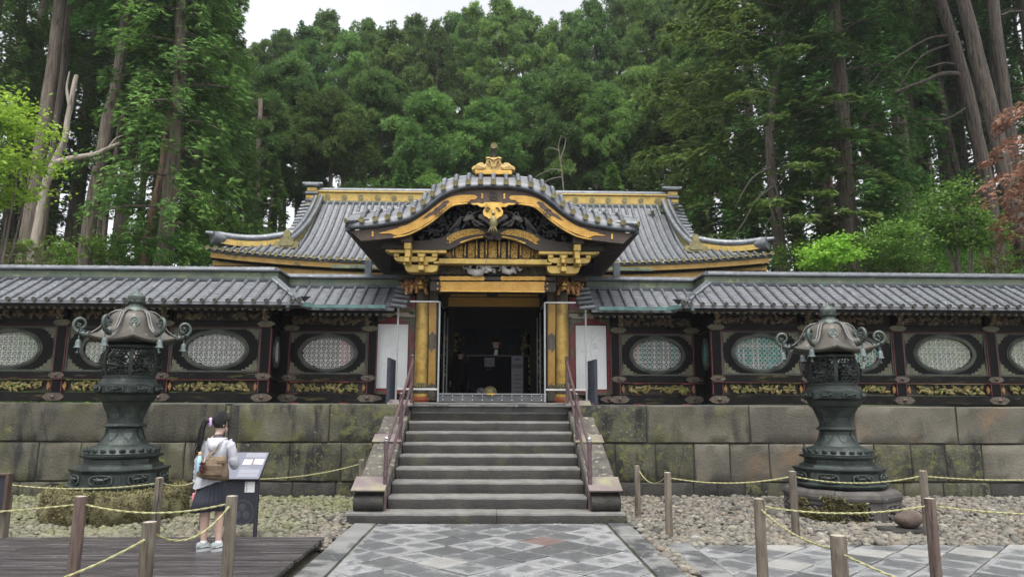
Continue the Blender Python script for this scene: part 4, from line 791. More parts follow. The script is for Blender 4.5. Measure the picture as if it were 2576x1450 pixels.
build_wall(1, cr_, at(1548, 900, YR).x, [.0, .0, .35, .7, .4], 'long black lacquered lattice wall with oval teal and white windows right of the gate')
# ================================================================ THE GATE
XG = -.03; YK = 12.62
GT = thing('temple_gate', 'gilded gate with a curved tiled gable roof at the head of the stairs', 'gate', (XG, 14.05, 1.67))
def c1(zx, zy, Y=YK):                    # zoomed survey point -> (half offset, z)
    p = zp(1, zx, zy, Y); c = zp(1, 1237, zy, Y); return (XG+p.x-c.x, p.z)
def both(mb): mb.mir = XG; return mb
def P1(pts, Y=YK): return [c1(a, b, Y) for a, b in pts]
def interp(P, n):
    """resample a polyline smoothly (Catmull-Rom)"""
    out = []; m = len(P)
    for i in range(m-1):
        p0, p1, p2, p3 = [Vector(P[max(0, min(m-1, k))]) for k in (i-1, i, i+1, i+2)]
        for k in range(n):
            t = k/n; out.append(.5*((2*p1)+(p2-p0)*t+(2*p0-5*p1+4*p2-p3)*t*t+(3*p1-p0-3*p2+p3)*t**3))
    out.append(Vector(P[-1])); return out
capP = P1([(1237, 318), (1137, 318), (1042, 320), (943, 330), (848, 360), (765, 412), (695, 475), (615, 535), (515, 572), (420, 590), (325, 603), (220, 610), (110, 622)])
lowP = interp(P1([(1237, 318), (1042, 320), (943, 330), (848, 360), (765, 412), (695, 475), (615, 535), (515, 572), (325, 603), (220, 610), (95, 627)]), 5)
full = [Vector((2*XG-p.x, p.y)) for p in reversed(lowP)][:-1]+lowP[::1] if False else [p for p in reversed(lowP)]+[Vector((2*XG-p.x, p.y)) for p in lowP[1:]]
prof = [(0, 0), (.12, .10), (.28, .22), (.50, .315), (.8, .35), (4.6, .36)]
# roof skin
mb = MB(); n = len(full)
vs = [(p.x, YK+y, p.y-.045+dz) for (y, dz) in prof for p in full]; fs = [(j*n+i, j*n+i+1, (j+1)*n+i+1, (j+1)*n+i) for j in range(len(prof)-1) for i in range(n-1)]
mb.add(vs, fs); vs = [(p.x, YK+y, p.y-.10+dz*.8) for (y, dz) in prof for p in full]; mb.add(vs, [tuple(reversed(f)) for f in fs])
b0 = 0; m_ = len(prof)*n
mb.f += [(i, m_+i, m_+i+1, i+1) for i in range(n-1)]; mb.m += [0]*(n-1)
roof = obj('gate_roof', mb, MAT['flat'], GT, smooth=60)
tr = roll_mesh('tile_roll', [(0, y, dz) for y, dz in prof[:-1]]+[(0, 1.6, .355)], .043, 10, .07); cp = crest_disc(.054)
for i, (x, z) in enumerate(capP[:-1]):
    for s in ((1,) if i == 0 else (1, -1)):
        X = XG+(x-XG)*s; o = inst('tile_roll', tr, roof, (X, YK-.01, z)); 
        inst('tile_end', cp, o, (X, YK-.03, z-.005)) if False else inst('tile_end', cp, roof, (X, YK-.03, z-.005))
for s in (1, -1):
    x, z = capP[-1]; X = XG+(x-XG)*s; sgn = -s if x < XG else s
    e = roll_mesh('corner_roll', [(X-(.02)*0, YK-.02, z), (XG+(x+.38-XG)*s, YK+.10, z+.06)], .05, 10, .1); q = bpy.data.objects.new('corner_roll', e); COL.objects.link(q); q.parent = roof; q.location = -rootpos(roof); WO[q.name] = Vector()
    inst('tile_end', cp, roof, (XG+(x-.02-XG)*s, YK-.03, z), (0, 0, s*-.9 if x < XG else s*.9))
mb = MB(); mb.tube([(p.x, YK+.62, p.y+.30) for p in full], .045, 8); obj('verge_ridge', mb, MAT['tile'], roof, smooth=50)
# dark rolled eave edge
epts = interp(P1([(1237, 348), (1090, 350), (950, 372), (850, 415), (765, 475), (700, 530), (610, 585), (520, 618), (330, 650), (110, 668)]), 4); ef = [p for p in reversed(epts)]+[Vector((2*XG-p.x, p.y)) for p in epts[1:]]
mb = MB(); mb.tube([(p.x, YK+.03, p.y) for p in ef], .047, 8); obj('eave_edge', mb, MAT['tiledk'], roof, smooth=50)
# underside and side eaves
und = interp(P1([(1237, 400), (950, 420), (765, 520), (610, 620), (520, 655), (330, 685), (120, 700)]), 4); uf = [p for p in reversed(und)]+[Vector((2*XG-p.x, p.y)) for p in und[1:]]
n = len(uf); mb = MB(); mb.add([(p.x, y, p.y+(.0 if y < 13 else .05)) for y in (YK+.08, 17.2) for p in uf], [(i, i+1, n+i+1, n+i) for i in range(n-1)]); obj('roof_underside', mb, MAT['dkwood'], roof)
mb = MB()
for k in range(34):
    y = YK+.35+k*.13
    for s in (0, 1):
        q = uf[:14] if s == 0 else uf[-14:]
        mb.strip([(p.x, p.y+.04) for p in q], [(p.x, p.y-.035) for p in q], y, y+.055)
tag(obj('roof_rafters', mb, MAT['dkwood'], roof), kind='stuff')
tipx, tipz = epts[-1].x, epts[-1].y
for s in (1, -1):
    X = XG+(tipx-XG)*s; obj('side_eave', MB().box(X-.045, X+.045, YK, 17.2, tipz-.05, tipz+.035), MAT['tiledk'], roof)
sr = MB().tube([(-.06, 0, 0), (.06, 0, 0)], .04, 8).mesh('side_tile_end', MAT['tile'])
for k in range(21):
    for s in (1, -1): inst('side_tile_end', sr, roof, (XG+(tipx-XG)*s, YK+.14+k*.215, tipz+.045))
# bargeboard with gilded plates
outer = interp(P1([(1237, 358), (1090, 365), (950, 388), (850, 432), (700, 542), (520, 628), (330, 668), (130, 692)]), 5); inner = interp(P1([(1237, 470), (1100, 475), (1000, 482), (905, 505), (780, 607), (660, 683), (520, 735), (212, 768)]), 5)
mb = MB(); mb.strip([tuple(p) for p in outer], [tuple(p) for p in inner], YK+.06, YK+.14); both(mb); obj('bargeboard', mb, MAT['brwood'], GT)
def plate(nm, pts, Y, d, mat, par=None, mir=True, view=P1):
    mb = MB(); mb.prism(view(pts, Y), Y, Y+d)
    if mir: both(mb)
    return obj(nm, mb, MAT[mat], par or GT)
gp = [(1115, 432), (1095, 420), (1060, 418), (1000, 418), (940, 425), (890, 440), (840, 468), (790, 505), (740, 545), (690, 578), (640, 612), (600, 635), (560, 655), (520, 662), (490, 680), (440, 690), (400, 702), (350, 714), (390, 718), (440, 715), (490, 733), (520, 728), (660, 677), (780, 601), (862, 526), (905, 499), (1000, 476), (1050, 470), (1062, 455), (1100, 452)]
GP = plate('gilded_plate', gp, YK+.048, .012, 'goldpat')
plate('plate_patch', [(885, 458), (900, 470), (878, 486), (872, 508), (838, 526), (806, 554), (756, 576), (726, 594), (690, 604), (716, 580), (735, 560), (768, 545), (798, 518), (830, 492), (850, 468)], YK+.040, .008, 'brwood', GP)
ib = [tuple(p) for p in inner[8:32]]; mb = MB(); mb.tube([(p[0], YK+.05, p[1]) for p in ib], .016, 6); both(mb); obj('gilded_edge', mb, MAT['gold'], GP, smooth=60)
for (a, b) in ((1150, 425), (305, 720)): plate('gilded_stud', [(a-8, b-18), (a+4, b-22), (a+10, b-8), (a+4, b), (a+10, b+14), (a, b+22), (a-8, b+10), (a-3, b)], YK+.045, .014, 'gold')
def crest(Y, zx, zy, R, mat, mir):
    x, z = c1(zx, zy, Y); mb = MB(); n = 20; P = [(x+R*math.cos(2*PI*i/n), z+R*math.sin(2*PI*i/n)) for i in range(n)]; ring(mb, P, [(x+(a-x)*.8, z+(b-z)*.8) for a, b in P], Y-.012, Y)
    for k in range(3):
        a = PI/2+k*2*PI/3; mb.ell((x+R*.38*math.cos(a), Y, z+R*.38*math.sin(a)), (R*.3, .012, R*.32), 8, 4)
    if mir: both(mb)
    return obj('three_leaf_crest', mb, MAT[mat], GT)
crest(YK+.055, 1240, 427, .085, 'dkwood', False); crest(YK+.038, 812, 548, .085, 'brwood', True); crest(YK+.055, 700, 560, .001, 'brwood', True) if False else None
# pendant under the gable
pend = [(1237, 474), (1172, 476), (1158, 486), (1120, 480), (1062, 484), (1080, 494), (1116, 494), (1134, 508), (1152, 512), (1166, 506), (1176, 520), (1160, 540), (1160, 562), (1172, 582), (1190, 588), (1204, 602), (1222, 600), (1237, 612)]
KG = plate('gable_pendant', pend+[(2474-a, b) for a, b in reversed(pend[1:-1])], YK-.0, .05, 'gold', mir=False)
for s in (1, -1):
    mb = MB(); cx, cz = c1(1237-42*s, 535, YK); mb.tube([(cx+.05*(1-k/11)*math.cos(k*.7+(.4 if s > 0 else PI-.4))*1, YK-.012, cz+.05*(1-k/11)*math.sin(k*.7*(1 if s > 0 else 1)+.4)) for k in range(10)], .010, 5)
    obj('pendant_scroll', mb, MAT['dkwood'], KG)
mb = MB(); x, z = c1(1240, 562, YK); mb.ell((x, YK-.01, z), (.035, .02, .035), 10, 6); mb.tube([(x, YK+.05, z-.07), (x, YK+.02, z-.2), (x, YK+.05, z-.33)], [.07, .085, .02], 8)
for a in (-.5, -.2, .1, .4): mb.tube([(x, YK, z-.2), (x+a*.12, YK-.02, z-.3), (x+a*.2, YK, z-.37)], [.02, .018, .004], 5)
obj('pendant_leaf', mb, MAT['goldol'], KG, smooth=60)
plate('pendant_wing', [(1200, 560), (1130, 570), (1120, 590), (1160, 610), (1200, 640), (1215, 660)], YK+.05, .05, 'dkwood', KG)
# tympanum: back board, cranes, foliage
Yt = 13.15
mb = MB(); top = P1([(1237, 440), (1000, 455), (905, 480), (780, 590), (660, 668), (560, 715), (520, 735)], Yt); bot = P1([(1237, 760), (1000, 790), (905, 830), (780, 830), (660, 800), (560, 760), (520, 745)], Yt); mb.strip(top, bot, Yt, Yt+.08); both(mb); obj('gable_board', mb, MAT['dark'], GT)
r = random.Random(3); mb = MB()
for k in range(230):
    a = r.uniform(640, 1225); b = r.uniform(500, 770)
    up = 490+max(0, (905-a))*.9 if a < 905 else 490
    lo = 770-(max(0, a-860))*.24
    if b < up+12 or b > lo-8 and a > 800: continue
    x, z = c1(a, b, Yt); s = r.uniform(.018, .045); q = r.random(); Y = Yt-.03-r.uniform(0, .10)
    if q < .6: mb.ell((x, Y, z), (s*1.5, s*.5, s*.6), 6, 4, Matrix.Rotation(r.uniform(0, PI), 3, 'Y'))
    elif q < .8:
        for j in range(5): mb.ell((x+s*.7*math.cos(j*1.257), Y, z+s*.7*math.sin(j*1.257)), (s*.5, .015, s*.5), 5, 4)
    else: mb.tube([(x, Y, z), (x+r.uniform(-.1, .1), Y-.03, z+r.uniform(-.05, .06)), (x+r.uniform(-.15, .15), Y, z+r.uniform(-.06, .08))], .008, 5)
both(mb); obj('pine_carving', mb, MAT['carvedk'], GT, smooth=60); [tag(o, kind='stuff') for o in GT.children if o.name.startswith('pine_carving')]
def crane(mir):
    mb = MB(); Y = Yt-.13
    def q(a, b, y=0): x, z = c1(a, b, Y); return Vector((x, Y+y, z))
    mb.tube([q(1010, 620), q(1040, 598, -.03), q(1068, 590, -.03), q(1085, 604)], [.02, .06, .055, .03], 8)
    mb.tube([q(1075, 600, -.02), q(1080, 570, -.04), q(1062, 552, -.05), q(1042, 562, -.06), q(1040, 582, -.06)], [.03, .018, .016, .016, .018], 7); mb.tube([q(1040, 580, -.06), q(1048, 606, -.07)], [.013, .002], 5)
    for k in range(11):
        t = k/10; mb.tube([q(1020+t*20, 592-t*8, -.02), q(985-t*25+t*30, 600+t*5-8, -.05), q(890+t*95, 700-t*52, -.02)], [.014, .017, .006], 4, squash=.5)
        mb.tube([q(1050+t*22, 588-t*3, -.02), q(1085+t*18, 560-t*8, -.05), q(1158-t*55, 538-t*0+t*22, -.02)], [.014, .017, .006], 4, squash=.5)
    for k in range(4): mb.tube([q(1085, 605), q(1130+k*10, 640+k*3), q(1165+k*4, 652+k*3)], [.012, .014, .004], 4)
    for k in (0, 1): mb.tube([q(1070+k*10, 610), q(1085+k*12, 640), q(1100+k*16, 660)], .007, 5)
    if mir: mb.v = [(2*XG-x, y, z) for x, y, z in mb.v]
    obj('crane_carving', mb, MAT['crane'], GT, smooth=60)
crane(False); crane(True)
# rainbow beam
Yb = 13.0
mb = MB(); tp = interp(P1([(1237, 690), (1180, 682), (1060, 676), (950, 696), (870, 735), (760, 765), (640, 772), (500, 785), (370, 795)], Yb), 3); bt = interp(P1([(1237, 748), (1160, 745), (1080, 765), (985, 797), (905, 836), (800, 842), (640, 840), (500, 836), (370, 832)], Yb), 3)
mb.strip([tuple(p) for p in tp], [tuple(p) for p in bt], Yb, Yb+.14); both(mb); RB = obj('rainbow_beam', mb, MAT['dkwood'], GT)
plate('gilded_plate', [(880, 790), (905, 775), (872, 762), (885, 742), (930, 715), (985, 695), (1060, 681), (1120, 683), (1180, 712), (1165, 722), (1080, 728), (1000, 745), (940, 770), (905, 793)], Yb-.014, .013, 'goldfig', RB)
eg = interp(P1([(1165, 742), (1080, 758), (985, 790)], Yb), 4); mb = MB(); mb.tube([(p.x, Yb-.01, p.y) for p in eg], .018, 6); both(mb); obj('gilded_edge', mb, MAT['gold'], RB, smooth=60)
mb = MB(); r = random.Random(9); x, z = c1(1237, 730, Yb)
for k in range(16): mb.ell((x+r.uniform(-.15, .15), Yb-.03, z+r.uniform(-.09, .07)), (.05, .03, .04), 6, 4)
obj('centre_carving', mb, MAT['dkwood'], RB, smooth=60)
# row of figured gold panels
Yp = 13.12
plate('panel_backing', [(800, 812), (905, 812), (985, 775), (1080, 745), (1237, 740), (1237, 915), (800, 915)], Yp+.10, .03, 'dkwood')
for (a, b, tpz) in ((885, 917, 852), (946, 1008, 803), (1045, 1097, 787), (1137, 1170, 783)):
    plate('gold_panel', [(a+6, 906), (a, 898), (a, tpz+6), (a+6, tpz), (b-6, tpz), (b, tpz+6), (b, 898), (b-6, 906)], Yp+.05, .045, 'goldfig', mir=False)
    plate('gold_panel', [(2474-q, w) for q, w in [(a+6, 906), (a, 898), (a, tpz+6), (a+6, tpz), (b-6, tpz), (b, tpz+6), (b, 898), (b-6, 906)]], Yp+.05, .045, 'goldfig', mir=False)
plate('gold_panel', [(1208, 906), (1204, 898), (1204, 786), (1210, 780), (1264, 780), (1270, 786), (1270, 898), (1266, 906)], Yp+.05, .045, 'goldfig', mir=False)
for (a, tpz) in ((868, 850), (931, 822), (1022, 790), (1112, 772), (1187, 762)):
    for s in (0, 1):
        aa = a if s == 0 else 2474-a
        m_ = plate('mullion', [(aa-9, 935), (aa-9, tpz), (aa+9, tpz), (aa+9, 935)], Yp, .05, 'dkwood', mir=False); plate('gilded_edge', [(aa-5, 885), (aa-5, tpz+4), (aa+5, tpz+4), (aa+5, 885)], Yp-.008, .007, 'goldfig', m_, mir=False)
def bx(nm, q, y0, y1, mat, par=None, c=.008, k=1, mir=True):
    a, b = zp(k, q[0], q[1], y0), zp(k, q[2], q[3], y0); cen = zp(1, 1237, 600, y0).x if k == 1 else zp(2, 1207, 300, y0).x
    xs = (XG+a.x-cen, XG+b.x-cen)
    for s in ((1, -1) if mir else (1,)):
        o = obj(nm, MB().box(XG+(xs[0]-XG)*s, XG+(xs[1]-XG)*s, y0, y1, a.z, b.z, c), MAT[mat], par or GT)
    return o
bx('gold_rail', (815, 908, 1660, 957), 13.08, 13.3, 'goldyel', mir=False)
# stacked bracket complexes
def bracket(s):
    root = obj('bracket_core', MB().box(*[XG+(v-XG)*s for v in (c1(470, 0, 13.3)[0], c1(800, 0, 13.3)[0])], 13.3, 13.42, c1(640, 1010, 13.3)[1], c1(640, 842, 13.3)[1]), MAT['dark'], GT)
    def b(nm, q, y0, y1, mat='goldyel', c=.012):
        a, d = c1(q[0], q[1], y0), c1(q[2], q[3], y0); obj(nm, MB().box(XG+(a[0]-XG)*s, XG+(d[0]-XG)*s, y0, y1, a[1], d[1], c), MAT[mat], root)
    def arm(q, y0, y1):                     # boat-shaped arm with rounded lower corners
        a, d = c1(q[0], q[1], y0), c1(q[2], q[3], y0); w = d[0]-a[0]; h = a[1]-d[1]; P = [(a[0], a[1]), (a[0], a[1]-h*.35)]
        P += [(a[0]+w*.16*(1-math.cos(t)), a[1]-h*.35-h*.65*math.sin(t)) for t in (.5, 1., PI/2)]+[(d[0]-w*.16*(1-math.cos(t)), a[1]-h*.35-h*.65*math.sin(t)) for t in (PI/2, 1., .5)]+[(d[0], a[1]-h*.35), (d[0], a[1])]
        P = [(XG+(x-XG)*s, z) for x, z in P]; obj('bracket_arm', MB().prism(P, y0, y1), MAT['goldyel'], root)
    b('bracket_beam', (430, 840, 880, 870), 12.98, 13.3); b('bracket_beam', (405, 838, 470, 858), 13.0, 13.25)
    for q in ((470, 868, 512, 898), (566, 868, 612, 898), (652, 866, 716, 898), (764, 868, 808, 898)): b('bracket_block', q, 13.0, 13.28)
    arm((474, 893, 806, 936), 13.02, 13.28)
    for q in ((545, 932, 606, 962), (662, 932, 736, 962), (776, 930, 830, 950)): b('bracket_block', q, 13.02, 13.28)
    arm((558, 958, 812, 1016), 13.06, 13.3)
    for q in ((549, 785, 604, 838), (556, 838, 598, 900), (550, 900, 590, 936)): b('bracket_nose', q, 12.80, 13.05)
    for q in ((664, 872, 706, 900), (668, 900, 702, 935), (660, 962, 704, 1000)): b('bracket_nose', q, 12.86, 13.06)
    b('bracket_cap', (524, 728, 610, 782), 12.78, 13.3, 'brwood')
bracket(1); bracket(-1)
# dragon frieze, strip and main gilded lintel
Yl = 13.35
bx('frieze_panel', (800, 958, 1674, 1044), Yl+.05, Yl+.2, 'dkwood', mir=False)
mb = MB(); r = random.Random(21)
for k in range(46):
    a = r.uniform(820, 1650); b = r.uniform(970, 1035); p = zp(1, a, b, Yl+.05)
    mb.tube([(p.x+.07*math.cos(t), Yl+.045, p.z-.02+.05*math.sin(t)) for t in (0.2, .9, 1.6, 2.3, 2.9)], .005, 4)
for k in range(60): p = zp(1, r.choice((r.uniform(860, 990), r.uniform(1480, 1640))), r.uniform(968, 1030), Yl+.05); mb.ell((p.x, Yl+.045, p.z), (.016, .008, .01), 5, 4)
obj('wave_inlay', mb, MAT['goldol'], GT)
def dragon():
    mb = MB(); Y = Yl-.02
    def q(a, b, y=0): p = zp(1, a, b, Y); return Vector((p.x, Y+y, p.z))
    mb.tube([q(1005, 968), q(1018, 985), q(1045, 985, -.02), q(1060, 1010, -.05), q(1095, 1025, -.06), q(1150, 1020, -.07), q(1175, 995, -.07), q(1140, 965, -.06), q(1105, 955, -.04)], [.012, .03, .03, .06, .075, .075, .065, .05, .03], 9)
    mb.tube([q(1215, 985, -.03), q(1240, 965, -.05), q(1290, 955, -.06), q(1325, 975, -.07), q(1330, 1010, -.08), q(1370, 1022, -.08), q(1400, 1000, -.07), q(1385, 972, -.05), q(1410, 965, -.04), q(1430, 985, -.04), q(1450, 1005, -.04), q(1468, 990, -.03)], [.03, .05, .06, .065, .065, .06, .055, .045, .04, .035, .03, .012], 9)
    mb.ell(q(1200, 985, -.10), (.09, .06, .06), 10, 6); mb.ell(q(1215, 1010, -.13), (.06, .05, .035), 8, 6); mb.ell(q(1190, 1020, -.10), (.05, .04, .03), 8, 6)
    for a, b, c, d in ((1180, 965, 1150, 945), (1200, 962, 1185, 940), (1225, 968, 1245, 945), (1235, 1000, 1265, 1010), (1180, 1005, 1150, 1018), (1170, 985, 1130, 975)): mb.tube([q(a, b, -.10), q((a+c)/2, (b+d)/2-4, -.12), q(c, d, -.09)], [.016, .014, .003], 5)
    for (a, b) in ((1245, 1020), (1405, 1025), (1105, 1032)):
        for k in (-1, 0, 1): mb.tube([q(a-10, b-8, -.06), q(a+6, b+k*8-4, -.09), q(a+16, b+k*9, -.06)], [.02, .014, .004], 5)
    r = random.Random(4)
    for k in range(26): a = r.choice((r.uniform(1050, 1170), r.uniform(1290, 1400))); mb.ell(q(a, r.uniform(965, 1020), -.11), (.02, .012, .016), 5, 4)
    obj('dragon_carving', mb, MAT['dragon'], GT, smooth=60)
dragon()
bx('strip_beam', (752, 1044, 1722, 1084), Yl-.03, Yl+.2, 'dkwood', mir=False)
for q in ((822, 1042, 1178, 1082),):
    for s in (0, 1):
        a, b = (q[0], q[2]) if s == 0 else (2474-q[2], 2474-q[0]); n = 10; P = [(a, 1063), (a+12, 1045)]+[(a+12+(b-a-24)*i/n, 1046+(3 if i % 2 else 0)) for i in range(1, n)]+[(b-12, 1045), (b, 1063), (b-12, 1081)]+[(b-12-(b-a-24)*i/n, 1080-(3 if i % 2 else 0)) for i in range(1, n)]+[(a+12, 1081)]
        plate('gilded_plate', P, Yl-.044, .013, 'goldpat', mir=False)
LB = bx('lintel', (750, 1084, 1724, 1168), Yl-.01, Yl+.25, 'dkwood', mir=False)
jag = lambda x, s: [(x, 1090), (x+14*s, 1102), (x+4*s, 1112), (x+16*s, 1128), (x+4*s, 1142), (x+14*s, 1152), (x, 1164)]
plate('gilded_plate', [(a, b) for a, b in jag(826, 1)]+[(a, b) for a, b in reversed(jag(1648, -1))], Yl-.026, .014, 'goldpat', LB, mir=False)
obj('gilded_edge', MB().box(*[zp(1, v, 1100, Yl).x for v in (835, 1640)], Yl-.04, Yl-.012, zp(1, 1200, 1170, Yl).z, zp(1, 1200, 1163, Yl).z), MAT['gold'], LB)
for a in (812, 1662):
    for b in (1103, 1143): plate('gilded_stud', [(a-7, b), (a, b-9), (a+7, b), (a, b+9)], Yl-.022, .012, 'gold', LB, mir=False)
# second, inner lintel in the shade
bx('inner_lintel', (700, 238, 1715, 384), 14.9, 15.15, 'dkwood', mir=False, k=2)
for q in ((790, 248, 1150, 275), (1262, 248, 1660, 275)): bx('gilded_plate', q, 14.885, 14.899, 'goldpat', mir=False, k=2, c=0)
bx('gilded_plate', (770, 282, 1672, 376), 14.88, 14.899, 'goldpat', mir=False, k=2, c=0)
# columns: round gilded shafts and square gilded jambs
def P2(a, b, Y): p = zp(2, a, b, Y); return p
cenx = lambda Y: zp(2, 1207, 700, Y).x
YC = 14.05
def colset(s):
    xr = XG+(P2(506, 800, YC).x-cenx(YC)); X = XG+(xr-XG)*s; R = .5*(P2(572, 800, YC).x-P2(440, 800, YC).x)
    zt, z0, z1 = P2(506, 232, YC).z, P2(506, 1150, YC).z, P2(506, 345, YC).z
    sh = obj('column', MB().lathe([(R*.97, 1.78), (R*.97, zt)], 28, (X, YC, 0)), MAT['grwood'], GT, smooth=40)
    nz = lambda t, z: 1
    prof = [(R, z0)]+[(R*1.004, z0+(z1-z0)*i/6) for i in range(1, 6)]+[(R, z1)]
    obj('gilded_sleeve', MB().lathe(prof, 28, (X, YC, 0)), MAT['gold'], sh, smooth=40)
    for k in range(9): a = -PI/2+(k-4)*.38; z = z0-.03; obj('sleeve_leaf', MB().ell((X+R*math.cos(a), YC+R*math.sin(a), z), (.035, .035, .075), 6, 4), MAT['goldol'], sh)
    b = MB().lathe([(R*1.15, 1.67), (R*1.32, 1.69), (R*1.38, 1.735), (R*1.25, 1.775)], 24, (X, YC, 0)); obj('column_base', b, MAT['redbase'], GT, smooth=40); obj('base_ring', MB().lathe([(R*1.05, 1.775), (R*1.18, 1.782), (R*1.12, 1.83), (R*1.02, 1.84)], 24, (X, YC, 0)), MAT['gold'], GT, smooth=40)
    Yq = YC-.06; xs = [XG+(P2(v, 700, Yq).x-cenx(Yq)-0)*s for v in (577, 655)]
    jm = obj('jamb', MB().box(xs[0], xs[1], Yq, Yq+.2, 1.70, P2(600, 228, Yq).z, .006), MAT['grwood'], GT)
    def pl(pts, mat='goldpat', Y=Yq-.008):
        q = []
        for a, b in pts: p = P2(a, b, Y); q.append((XG+(p.x-cenx(Y))*s, p.z))
        if s < 0: q = q[::-1]
        obj('gilded_plate', MB().prism(q, Y, Y+.007), MAT[mat], jm)
    pl([(580, 340), (602, 336), (610, 348), (625, 336), (652, 340), (650, 640), (640, 655), (634, 642), (620, 630), (613, 616), (606, 632), (592, 645), (584, 655), (578, 638)])
    pl([(578, 800), (584, 792), (592, 806), (606, 832), (616, 805), (628, 795), (644, 790), (642, 1140), (632, 1155), (620, 1140), (606, 1125), (594, 1146), (580, 1155), (572, 1140)])
    # hexagonal cap block, arm and lion nosing
    Y = 13.9; a, d = zp(1, 628, 1018, Y), zp(1, 746, 1060, Y); cx = zp(1, 1237, 1040, Y).x; f = lambda v: XG+(v-cx)*s
    obj('cap_block', MB().prism([(f(a.x)+.02*s, a.z), (f(d.x)-.02*s, a.z), (f(d.x), (a.z+d.z)/2), (f(d.x)-.04*s, d.z), (f(a.x)+.04*s, d.z), (f(a.x), (a.z+d.z)/2)], Y-.25, Y+.2), MAT['brwood'], GT)
    a, d = zp(1, 505, 1046, Y), zp(1, 640, 1082, Y); obj('cap_arm', MB().box(f(a.x), f(d.x), Y-.1, Y+.2, d.z, a.z, .015), MAT['brwood'], GT)
    Yn = 13.62
    def q(zx, zy, y=0): p = zp(1, zx, zy, Yn); return Vector((XG+(p.x-zp(1, 1237, zy, Yn).x)*s, Yn+y, p.z))
    mb = MB(); r = random.Random(8); mb.mi = 0
    mb.ell(q(685, 1105), (.10, .13, .10), 10, 7); mb.tube([q(660, 1115, .1), q(600, 1110, .12), q(545, 1100, .14)], [.10, .085, .05], 9)
    for (u, v, e, h) in ((570, 1150, 575, 1185), (655, 1140, 650, 1172), (700, 1140, 728, 1178), (620, 1140, 605, 1172)): mb.tube([q(u, v-20), q((u+e)/2, v), q(e, h-6, -.02)], [.05, .04, .035], 7); mb.ell(q(e, h, -.03), (.045, .05, .025), 7, 5)
    for k in range(46):
        t = r.uniform(0, 2*PI); rr = r.uniform(.075, .12); c = q(685, 1102); mb.ell(c+Vector((rr*math.cos(t), r.uniform(-.05, .08), rr*math.sin(t)*1.05)), (.027, .027, .024), 6, 4)
    for k in range(36): mb.ell(q(r.uniform(530, 650), r.uniform(1078, 1140), r.uniform(-.02, .06)), (.03, .025, .024), 6, 4)
    mb.mi = 1; mb.ell(q(685, 1112, -.10), (.062, .05, .045), 9, 6); mb.ell(q(687, 1137, -.08), (.055, .05, .035), 9, 6); mb.ell(q(686, 1096, -.125), (.028, .035, .024), 7, 5)
    mb.mi = 2; mb.tube([q(662, 1118, -.135), q(686, 1124, -.145), q(710, 1118, -.135)], .009, 5)
    for e in (668, 704): mb.ell(q(e, 1092, -.11), .014, 6, 4)
    obj('lion_carving', mb, [MAT['lion'], MAT['gold'], MAT['dkwood']], GT, smooth=60)
MAT['redbase'] = M('orange_red_base', (.36, .085, .03), (.46, .13, .045), 6, .45)
colset(1); colset(-1)
